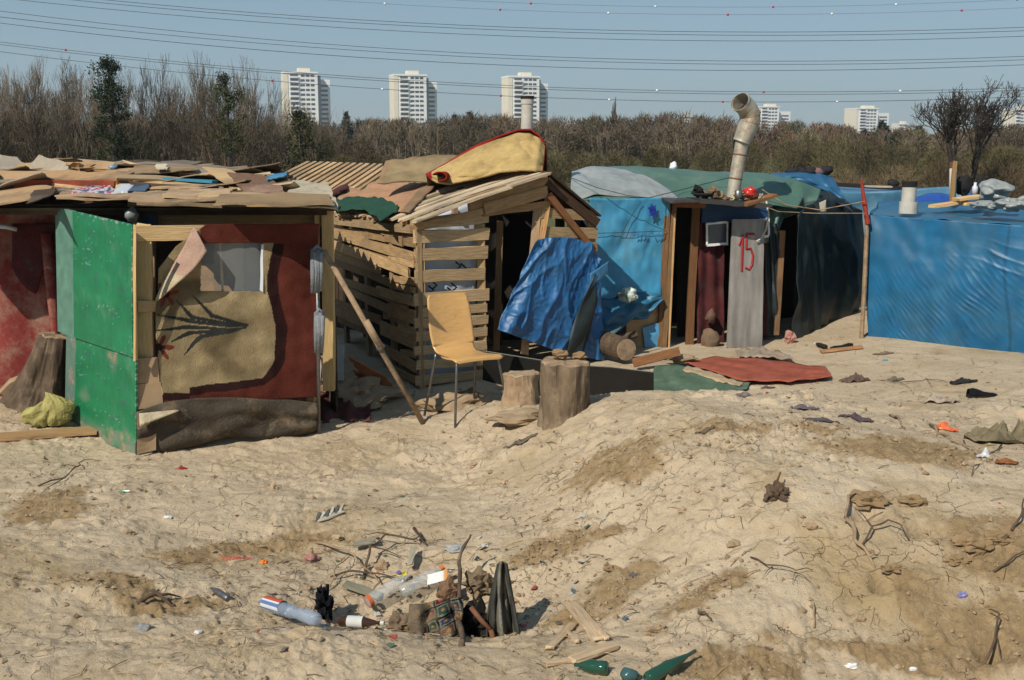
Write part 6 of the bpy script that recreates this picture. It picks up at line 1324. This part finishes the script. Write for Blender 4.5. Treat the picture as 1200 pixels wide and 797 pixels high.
pk_ = MB(); q = G(513, 702, .12); pk_.grid(wob(lambda u, v: q+V((.10*(u-.5), -.02+.02*v, .045*(v-.5)+.03*(u-.5))), .006, 8, 1), 8, 6, lambda u, v: (.75, .75, .75) if u < .8 else (.6, .3, .1)); tag(pk_.build('white_packet', 'paper', solid=.003), 'bright white packet lying on the clear bottles', 'packet')
# crochet blanket of bright squares
cbk = T('crochet_blanket', 'multicoloured crochet square blanket heaped in the middle of the rubbish', 'blanket', tuple(G(505, 755)))
cb0 = P(480, 762, G(505, 758).y+.02)
def crf(u, v):
    px = 475+62*u+6*v; py = 762-62*v*(1-.25*abs(u-.5))+5*math.sin(u*5); Yk_ = 4.62+.20*v*v+.035*math.sin(u*14+v*3)+.07*mn.noise(V((u*4, v*4, 2))); return P(px, py, Yk_)
def crc(u, v):
    a, c = (u+v*.3)*4, (v-u*.25)*4; i, j = int(math.floor(a)), int(math.floor(c)); f, g = a-i-.5, c-j-.5; r = max(abs(f), abs(g)); h = (i*7+j*13) % 5
    pal = [(.32, .02, .03), (.30, .10, .05), (.06, .16, .12), (.45, .33, .10), (.08, .08, .2)]
    if u < .28: return tuple(q*(1+.3*mn.noise(V((u*20, v*20, 0)))) for q in (.28, .22, .15))
    if r > .43: return (.02, .02, .02)
    if r > .33: return (.12, .2, .14) if int((f+g)*14) % 2 else (.5, .45, .35)
    rr_ = math.hypot(f, g); 
    if rr_ < .08: return (.6, .45, .1)
    if rr_ < .17: return (.45, .1, .05) if int(math.atan2(f, g)*2.6) % 2 else (.4, .3, .15)
    return tuple(q*.8 for q in pal[h])
b = MB(); b.grid(crf, 110, 90, lambda u, v: (lambda c_, d_: tuple(q*.62*(1-d_)+w_*d_ for q, w_ in zip(c_, (.26, .19, .12))))(crc(u+.03*mn.noise(V((u*5, v*5, 1))), v+.05*mn.noise(V((u*4, v*4, 5)))), max(0, min(.8, .25+.9*mn.noise(V((u*4, v*5, 8))))))); b.build('blanket', 'carpet', cbk, solid=.012, smooth=True)
# dark garment standing like a tent
gm = T('dark_garment', 'stiff dark grey garment standing up in a peak at the right of the rubbish', 'garment', tuple(G(595, 760)))
def gmf(u, v):
    bx = 570+43*u; by = 756+9*u-6*math.sin(PI*u)+7*mn.noise(V((u*9, 3, 0))); tx = 584+10*u; ty_ = 661-3*math.sin(PI*u); px = bx*(1-v)+tx*v-4*math.sin(v*3)*(1-u); py = by*(1-v)+ty_*v
    return P(px, py, 4.66+.03*v+(.05*math.sin(u*10+v*2+2*mn.noise(V((u*2, v*2, 4))))+.02*math.sin(u*24+v*2))*(1-.55*v)+.02*mn.noise(V((u*4, v*6, 2))))
b = MB(); b.grid(gmf, 50, 40, lambda u, v: tuple(q*(1+.35*mn.noise(V((u*10, v*3, 2)))) for q in ((.19, .175, .135) if .30 < u+.1*mn.noise(V((v*4, 1, 1))) < .85 else (.06, .06, .05)))); b.build('cloth', 'rag', gm, solid=.008, smooth=True)  # lighter middle colour paints the sunlit folds on the dark cloth
def stick(name, label, pts, r, m='cut_wood', cat='stick', group=None, forks=()):
    P_ = [G(*q[:2], q[2] if len(q) > 2 else .01) for q in pts]; b = MB(); n0 = len(P_); r *= .8; Q = []
    for i in range(n0-1):
        for k in range(4): q = P_[i].lerp(P_[i+1], k/4); Q.append(q+V((mn.noise(q*9), mn.noise(q*9+V((5, 0, 0))), mn.noise(q*9+V((0, 5, 0)))))*min(.03, (P_[i+1]-P_[i]).length*.22))
    Q.append(P_[-1]); n = len(Q); b.tube(Q, [r*(1-.6*i/(n-1))*(1+.3*mn.noise(Q[i]*30)) for i in range(n)], 7)
    for (i, px, py, off) in forks: e = G(px, py, off); b.tube([P_[i], P_[i].lerp(e, .5)+V((0, 0, .01)), e], [r*.6, r*.45, r*.2], 5)
    return tag(b.build(name, m, smooth=True), label, cat, group)
stick('curved_branch', 'dark curved branch arching up between the blanket and the dark garment', [(541, 758, .0), (536, 735, .08), (538, 712, .15), (545, 690, .22), (552, 684, .25)], .018, 'bark', 'branch')
b = MB(); b.tube([P(552, 712, 4.68), P(563, 726, 4.64), P(575, 738, 4.62)], [.012, .012, .01], 7); b.tube([P(575, 738, 4.62), P(581, 758, 4.6)], .012, 7); tag(b.build('rusty_bar', 'rust', smooth=True), 'bent rusty bar beside the dark garment', 'bar')
slab('brown_boot', 'crushed brown leather shoe behind the crochet blanket', 525, 712, (.05, .04, .06), 'rag', 'shoe', None, 5, .35, (.20, .12, .07), off=.07)
slab('dark_rag', 'black tattered rag between the flattened bottle and the beer bottle', 380, 725, (.035, .05, .085), 'rag', 'rag', None, 8, .6, (.012, .012, .014), 3, off=.03)
slab('dark_rag', 'black rag pressed behind the blanket under the curved branch', 556, 742, (.09, .06, .09), 'rag', 'rag', None, 9, .5, (.02, .018, .016), 2.5)
slab('brown_rag', 'muddy brown rag left of the crochet blanket', 470, 740, (.06, .06, .05), 'rag', 'rag', None, 11, .45, (.20, .14, .09), 2.2, off=.02)
slab('brown_rag', 'muddy brown crumple behind the rusty bar', 562, 698, (.07, .06, .06), 'rag', 'rag', None, 12, .5, (.22, .16, .10), 2.6, off=.04)
slab('pink_rag', 'dusty pink rag left of the stick tangle above the bottles', 365, 657, (.035, .03, .03), 'rag', 'rag', None, 13, .4, (.40, .2, .16))
slab('orange_scrap', 'bright orange fruit peel lying on the earth left of the pink rag', 309, 660, (.018, .016, .012), 'gloss', 'peel', None, 14, .3, (.75, .2, .02))
slab('stone', 'pale angular stone in the tangle above the bottles', 447, 666, (.035, .02, .035), 'cut_wood', 'stone', None, 15, .3, (1, 1, 1))
slab('stone', 'small tan stone on the slope right of the pink rag', 360, 690, (.022, .016, .016), 'cut_wood', 'stone', None, 16, .3)
b = MB(); q = G(471, 681, .03); b.blob(q, (.028, .022, .025), 3, .3, 14, 9, (.6, .5, .05)); b.blob(q+V((-.012, -.01, .018)), (.018, .014, .012), 4, .3, 10, 7, (.15, .1, .4)); tag(b.build('yellow_packet', 'gloss'), 'small yellow and violet packet just above the clear bottles', 'packet')
slab('grey_flat_stone', 'pale bluish flat stone on the bank right of the tangle', 533, 643, (.05, .04, .012), 'painted', 'stone', None, 18, .3, (.36, .36, .34))
gplank('grey_lath', 'grey green lath lying diagonally above the bottles', 404, 690, 446, 706, .06, .012, 'wood_grey', (.9, 1, .9), .03)
gplank('grey_lath', 'thin pale lath leaning in the tangle above the bottles', 480, 672, 486, 652, .03, .01, 'wood_grey', (1.2, 1.3, 1.2), .05)
gplank('grey_lath', 'grey lath at the top of the tangle of sticks', 415, 648, 440, 640, .06, .012, 'wood_grey', (1, 1.05, 1), .04)
stick('dry_stick', 'long stick running up from the bottles to the tangle', [(372, 640, .02), (400, 655, .06), (425, 672, .05), (445, 690, .03)], .011)
stick('dry_stick', 'dark forked stick arching over the hollow', [(425, 678, .01), (432, 655, .08), (455, 645, .09), (480, 640, .05), (495, 632, .02)], .010, 'bark', forks=[(1, 470, 660, .04), (2, 430, 636, .05)])
stick('dry_stick', 'thin stick lying across under the stone in the tangle', [(388, 682, .02), (420, 680, .05), (460, 683, .05), (500, 684, .02)], .007, 'bark')
stick('dry_stick', 'thin pale stick left of the tangle', [(380, 700, .01), (392, 680, .04), (410, 660, .05)], .006)
stick('dry_stick', 'short dark stick poking out at the upper edge of the tangle', [(484, 628, .04), (500, 640, .01)], .012, 'wood_dark')
b = MB()
for k in range(7):
    b.tube([G(262+k*5+R.uniform(-7, 7), 655+R.uniform(-2, 2), .006) for _ in range(5)], .0018, 4, (.55, .09, .06))
tag(b.build('red_string', 'gloss'), 'tangled thin red plastic string on the earth left of the orange peel', 'string')
b = MB()
for k in range(3): b.tube([G(140+k*4+R.uniform(-9, 9), 578+R.uniform(-2, 3), .01) for _ in range(4)], .003, 4, (.03, .3, .16))
tag(b.build('green_string', 'gloss'), 'small tangle of green string on the earth below the rug screen', 'string')
slab('red_scrap', 'tiny dark red scrap on the earth below the rug screen', 213, 549, (.035, .015, .008), 'rag', 'scrap', None, 21, .4, (.3, .03, .03))
slab('white_scrap', 'small white flat pebble on the earth in the left foreground', 197, 606, (.025, .02, .008), 'paper', 'pebble', None, 22, .2, (.7, .7, .66))
slab('white_scrap', 'tiny white scrap near the lower middle left', 232, 742, (.018, .012, .008), 'paper', 'scrap', None, 23, .2, (.6, .6, .6))
slab('grey_stone', 'rounded grey stone half buried in the lower left', 168, 738, (.032, .026, .02), 'painted', 'stone', None, 24, .2, (.25, .25, .24))
b = MB()
for k in range(6): b.plank(G(371+k*5.5, 612-k*2, .014), G(375+k*5.5, 603-k*2, .014), .014, .008, (1, 0, 0), c=(.55, .52, .42) if k % 2 else (.12, .11, .09))
b.plank(G(371, 613, .010), G(403, 600, .010), .045, .008, (-.3, 1, 0), c=(.45, .42, .33)); tag(b.build('striped_strip', 'painted'), 'black and cream ribbed strip lying on the earth near the centre left', 'strip')
stick('dry_root', 'thin forked root lying on the earth in front of the ground plank', [(46, 570, .005), (75, 564, .02), (92, 552, .03), (96, 543, .02), (118, 541, .01)], .007, 'bark', forks=[(1, 40, 585, .005), (2, 70, 548, .01)])
stick('dry_root', 'dark burnt root fragments half buried in the left foreground', [(160, 712, .01), (185, 706, .03), (205, 712, .01)], .016, 'bark', forks=[(1, 212, 700, .01), (1, 170, 698, .02)])
# pale broken boards in the lower middle
for k, (x0, y0, x1, y1, w_, lab) in enumerate([(668, 712, 704, 752, .065, 'pale dusty board slanting down to the right, longest of the broken boards'), (672, 733, 644, 762, .04, 'pale dusty board slanting down to the left in the lower middle'), (670, 778, 720, 760, .05, 'flat dusty board at the bottom below the slanting boards'), (640, 782, 672, 778, .03, 'dark edged lath at the bottom left of the green bottles'), (700, 738, 712, 752, .02, 'short splinter standing right of the longest broken board'), (664, 742, 676, 756, .015, 'thin splinter lying between the two slanting boards')]):
    gplank('broken_board', lab, x0, y0, x1, y1, w_, .014, 'wood_grey', (1.9, 1.65, 1.3), .015, group='broken boards in the lower middle', jag=.004)
slab('earth_clod', 'cracked clod lying right of the longest broken board', 770, 742, (.05, .035, .03), seed=33, amp=.5, fr=3)
# right foreground roots and twigs
stick('dry_root', 'long bent pale root arching from one burrow to the next', [(992, 616, .02), (993, 594, .05), (1003, 586, .05), (1018, 590, .02)], .009)
stick('dry_root', 'pale root running down into the lower burrow', [(993, 612, .03), (1003, 640, .03), (1018, 660, .03), (1034, 678, -.02)], .014, forks=[(2, 1028, 655, .02)])
stick('dry_root', 'dark arched root looping above the lower burrow', [(1012, 642, .01), (1022, 628, .05), (1040, 623, .06), (1055, 628, .05), (1066, 636, .01)], .007, 'bark', forks=[(0, 1018, 655, .01), (1, 1000, 598, .03)])
stick('dry_root', 'thin forked twig left of the root burrows', [(880, 655, .01), (905, 668, .02), (932, 676, .02), (952, 672, .02)], .005, 'bark', forks=[(1, 893, 682, .01), (2, 928, 690, .02), (2, 950, 684, .01)])
stick('dry_root', 'pale upright splinter in the lower right', [(952, 738, .0), (950, 715, .06)], .006)
stick('dry_root', 'thin curved twig in the bottom right corner', [(1152, 778, .01), (1166, 762, .06), (1170, 740, .08), (1158, 726, .06)], .008, 'bark', forks=[(1, 1172, 776, .01)])
stick('dry_root', 'twig sticking out at the right edge above the burrow', [(1186, 624, .01), (1196, 612, .06), (1206, 598, .10)], .008, 'bark')
stick('dry_root', 'twig at the right edge below the burrow', [(1166, 672, .01), (1185, 664, .03), (1210, 650, .05)], .007, 'bark')
stick('dry_root', 'small dark bent twig on the crust of the lower middle', [(818, 718, .01), (824, 727, .03), (834, 731, .01)], .008, 'bark')
slab('rotten_root', 'charred knot of root with a hollow ring on top of the mound', 912, 584, (.05, .03, .045), 'bark', 'root', None, 41, .6, fr=3)
stick('dry_root', 'charred twig beside the knot of root', [(897, 592, .01), (908, 580, .05), (914, 570, .07)], .012, 'bark')
slab('brown_stone', 'small brown stone on the slope left of the roots', 950, 618, (.032, .022, .015), 'cut_wood', 'stone', None, 43, .3)
slab('white_scrap', 'crumpled white paper at the lower right edge of the picture', 998, 781, (.022, .015, .008), 'paper', 'scrap', None, 45, .4, (.75, .75, .72))
slab('white_scrap', 'small white paper right of the crumpled one', 1070, 788, (.016, .01, .006), 'paper', 'scrap', None, 46, .4, (.7, .7, .68))
slab('foil_scrap', 'blue silver foil scrap in the lower right slope', 1127, 698, (.018, .012, .014), 'gloss', 'scrap', None, 47, .5, (.2, .2, .4))
for k, (px, py, r) in enumerate([(1142, 640, .07), (1165, 634, .055), (1122, 655, .04), (1070, 590, .05), (1018, 588, .07), (716, 668, .03), (1045, 668, .035)]):
    slab('earth_clod', 'rough clod of earth thrown up beside the burrows on the right', px, py, (r*1.3, r*.8, r*.55), seed=50+k, amp=.4, fr=2.2, group='clods beside the burrows', c=(.8, .75, .65))
# mid right rubbish
def shoe(name, label, px, py, L, ang, c, group=None):
    root = T(name, label, 'shoe', tuple(G(px, py)), group); q = V(root['_o']); d = V((math.cos(ang), math.sin(ang), 0)); s = V((-d.y, d.x, 0))
    def f(u, v):
        a = v*2*PI; w_ = L*lp([.10, .15, .13, .15, .17, .12, .03], u); h = L*lp([.25, .27, .22, .15, .12, .10, .03], u); z = max(0, math.sin(a)); return q+d*(L*(u-.5))+s*(w_*math.cos(a))+V((0, 0, .008+h*z+(.004 if math.sin(a) < 0 else 0)))
    b = MB(); b.grid(f, 16, 16, lambda u, v: c); b.build('upper', 'rag', root, smooth=True)
    b = MB(); b.grid(lambda u, v: f(u, 0).lerp(f(u, .5), v)*1.0+V((0, 0, .002)), 16, 2, lambda u, v: (.03, .03, .03)); b.build('sole', 'rag', root, solid=.014)
    return root
shoe('black_shoe', 'black shoe lying on the earth near the right edge', 1152, 466, .26, .1, (.012, .012, .015))
shoe('dark_shoe', 'dark wedge shaped shoe behind the flattened sole, near the second doorway', 986, 409, .22, 2.9, (.015, .014, .013))
b = MB(); b.blob(G(925, 402, .05), (.05, .05, .07), 3, .4, 14, 9, (.45, .22, .18)); tag(b.build('pink_rag', 'rag'), 'pale pink rag lying before the second doorway', 'rag')
gplank('ground_lath', 'narrow plank lying on the earth at the foot of the taped stake', 962, 414, 1010, 409, .07, .02, 'wood_raw', (.9, .7, .6), .02, cat='lath')
def flat(name, label, px, py, w_, d_, c, seed, cat='rag', m='rag', group=None, h=.02, ang=0):
    q = G(px, py); ca, sa = math.cos(ang), math.sin(ang)
    def f(u, v):
        r = 1+.35*mn.noise(V((math.cos(u*2*PI)*1.5, math.sin(u*2*PI)*1.5, seed))); x = w_/2*r*v*math.cos(u*2*PI); y = d_/2*r*v*math.sin(u*2*PI); X_, Y_ = q.x+x*ca-y*sa, q.y+x*sa+y*ca
        return V((X_, Y_, gz(X_, Y_)+.006+h*(1-v*.8)*(.5+mn.noise(V((x*18, y*18, seed))))+.3*h*mn.noise(V((x*50, y*50, seed)))))
    b = MB(); b.grid(f, 28, 10, lambda u, v: tuple(k*(1+.4*mn.noise(V((u*6, v*4, seed)))) for k in c)); return tag(b.build(name, m, solid=.005), label, cat, group)
flat('flat_shoe', 'flattened dark grey shoe, rearmost of the three flattened ones', 943, 481, .17, .07, (.13, .11, .12), 2, 'shoe', h=.04, group='flattened shoes on the mound')
flat('flat_shoe', 'flattened long dark shoe sole in front of the rearmost one', 962, 494, .22, .06, (.10, .085, .09), 3, 'shoe', h=.02, ang=-.4, group='flattened shoes on the mound')
flat('flat_shoe', 'flattened dark shoe with pink lining, right one on the mound', 1000, 491, .19, .09, (.11, .08, .085), 4, 'shoe', h=.04, ang=-.3, group='flattened shoes on the mound')
flat('grey_sandal', 'small grey sandal lying in front of the red carpet', 871, 465, .12, .05, (.2, .16, .15), 5, 'sandal', h=.02)
flat('dark_rag', 'dark curled leather scrap behind the flattened shoes', 1003, 447, .28, .10, (.13, .09, .07), 6, h=.09)
flat('dark_rag', 'small tattered brown scrap right of the curled leather scrap', 1050, 446, .14, .06, (.14, .12, .09), 7, h=.05)
flat('black_net', 'black tangle of net above the black shoe', 1128, 448, .26, .08, (.03, .03, .03), 8, 'net', h=.06)
flat('khaki_cloth', 'crumpled khaki cloth cut by the right edge, middle distance', 1178, 518, .48, .26, (.20, .165, .10), 9, 'cloth', h=.14)
flat('cyan_scrap', 'small turquoise plastic scrap in front of the red carpet', 941, 443, .10, .04, (.10, .35, .38), 10, 'scrap', 'gloss', h=.02)
flat('cyan_scrap', 'tiny turquoise scrap near the foot of the blue box shack', 1037, 423, .05, .03, (.10, .30, .35), 11, 'scrap', 'gloss', h=.02)
flat('orange_packet', 'shiny orange and violet wrapper at the right, beside the thin branch', 1110, 504, .12, .09, (.75, .16, .05), 12, 'wrapper', 'gloss', h=.06)
flat('glass_shard', 'clear glass lump at the end of the thin branch on the right', 1153, 535, .08, .05, (.5, .5, .5), 13, 'glass', 'gloss', h=.05)
flat('brown_rag', 'small rust brown rag right of the clear glass lump', 1180, 543, .12, .05, (.25, .10, .04), 14, h=.04)
flat('plastic_film', 'crumpled pale film on the earth left of the black shoe', 1103, 472, .22, .12, (.36, .30, .24), 15, 'film', h=.06)
flat('dark_scrap', 'small dark flake on top of the mound left of the flattened shoes', 900, 455, .12, .04, (.12, .09, .07), 16, 'scrap', h=.02)
flat('dark_scrap', 'small dark flake on the front of the mound', 826, 506, .1, .03, (.14, .11, .08), 17, 'scrap', h=.02)
flat('bark_strip', 'strip of bark leaning on the slope left of the mound', 610, 521, .26, .07, (.16, .13, .09), 18, 'bark', h=.03, ang=.5)
flat('black_scrap', 'black torn strip of fabric behind the red carpet', 1035, 415, .2, .06, (.2, .15, .11), 19, 'scrap', h=.03)
stick('thin_branch', 'long thin branch running down to the right beside the orange wrapper', [(1090, 500, .01), (1115, 518, .02), (1140, 530, .02)], .011)
stick('thin_branch', 'thin twig slanting left below the glass lump', [(1170, 525, .02), (1150, 545, .01), (1138, 560, .01)], .006, 'bark')
stick('thin_branch', 'curved pale branch lying on the mound beside the flattened shoes', [(1042, 488, .01), (1053, 495, .03), (1060, 505, .02)], .010)
stick('thin_branch', 'thin dark twigs tangled left of the black shoe', [(1025, 445, .01), (1055, 451, .02), (1085, 446, .02), (1110, 450, .01)], .006, 'bark', forks=[(1, 1068, 458, .01), (2, 1092, 455, .01)])
stick('thin_branch', 'thin dark twigs in front of the khaki cloth', [(1130, 520, .01), (1150, 540, .02)], .006, 'bark')
for k, (px, py) in enumerate([(1000, 436), (1045, 437), (985, 424), (1060, 460), (1095, 492), (1130, 490), (1085, 508), (905, 411), (945, 405), (555, 545), (575, 552), (600, 540), (520, 520), (250, 560), (320, 572), (440, 575), (150, 625), (590, 566), (395, 632), (680, 540), (800, 600), (640, 610), (860, 640), (1005, 725), (905, 620)]):
    r = R.uniform(.012, .03); slab('pebble', 'small pebble or hard crumb lying loose on the dry earth', px, py, (r, r*.8, r*.6), 'soil_clod', 'pebble', 'loose pebbles on the earth', 70+k, .35, tri_tint(R.uniform(.7, 1.5)))
for o in bpy.data.objects:
    if '_o' in o: del o['_o']
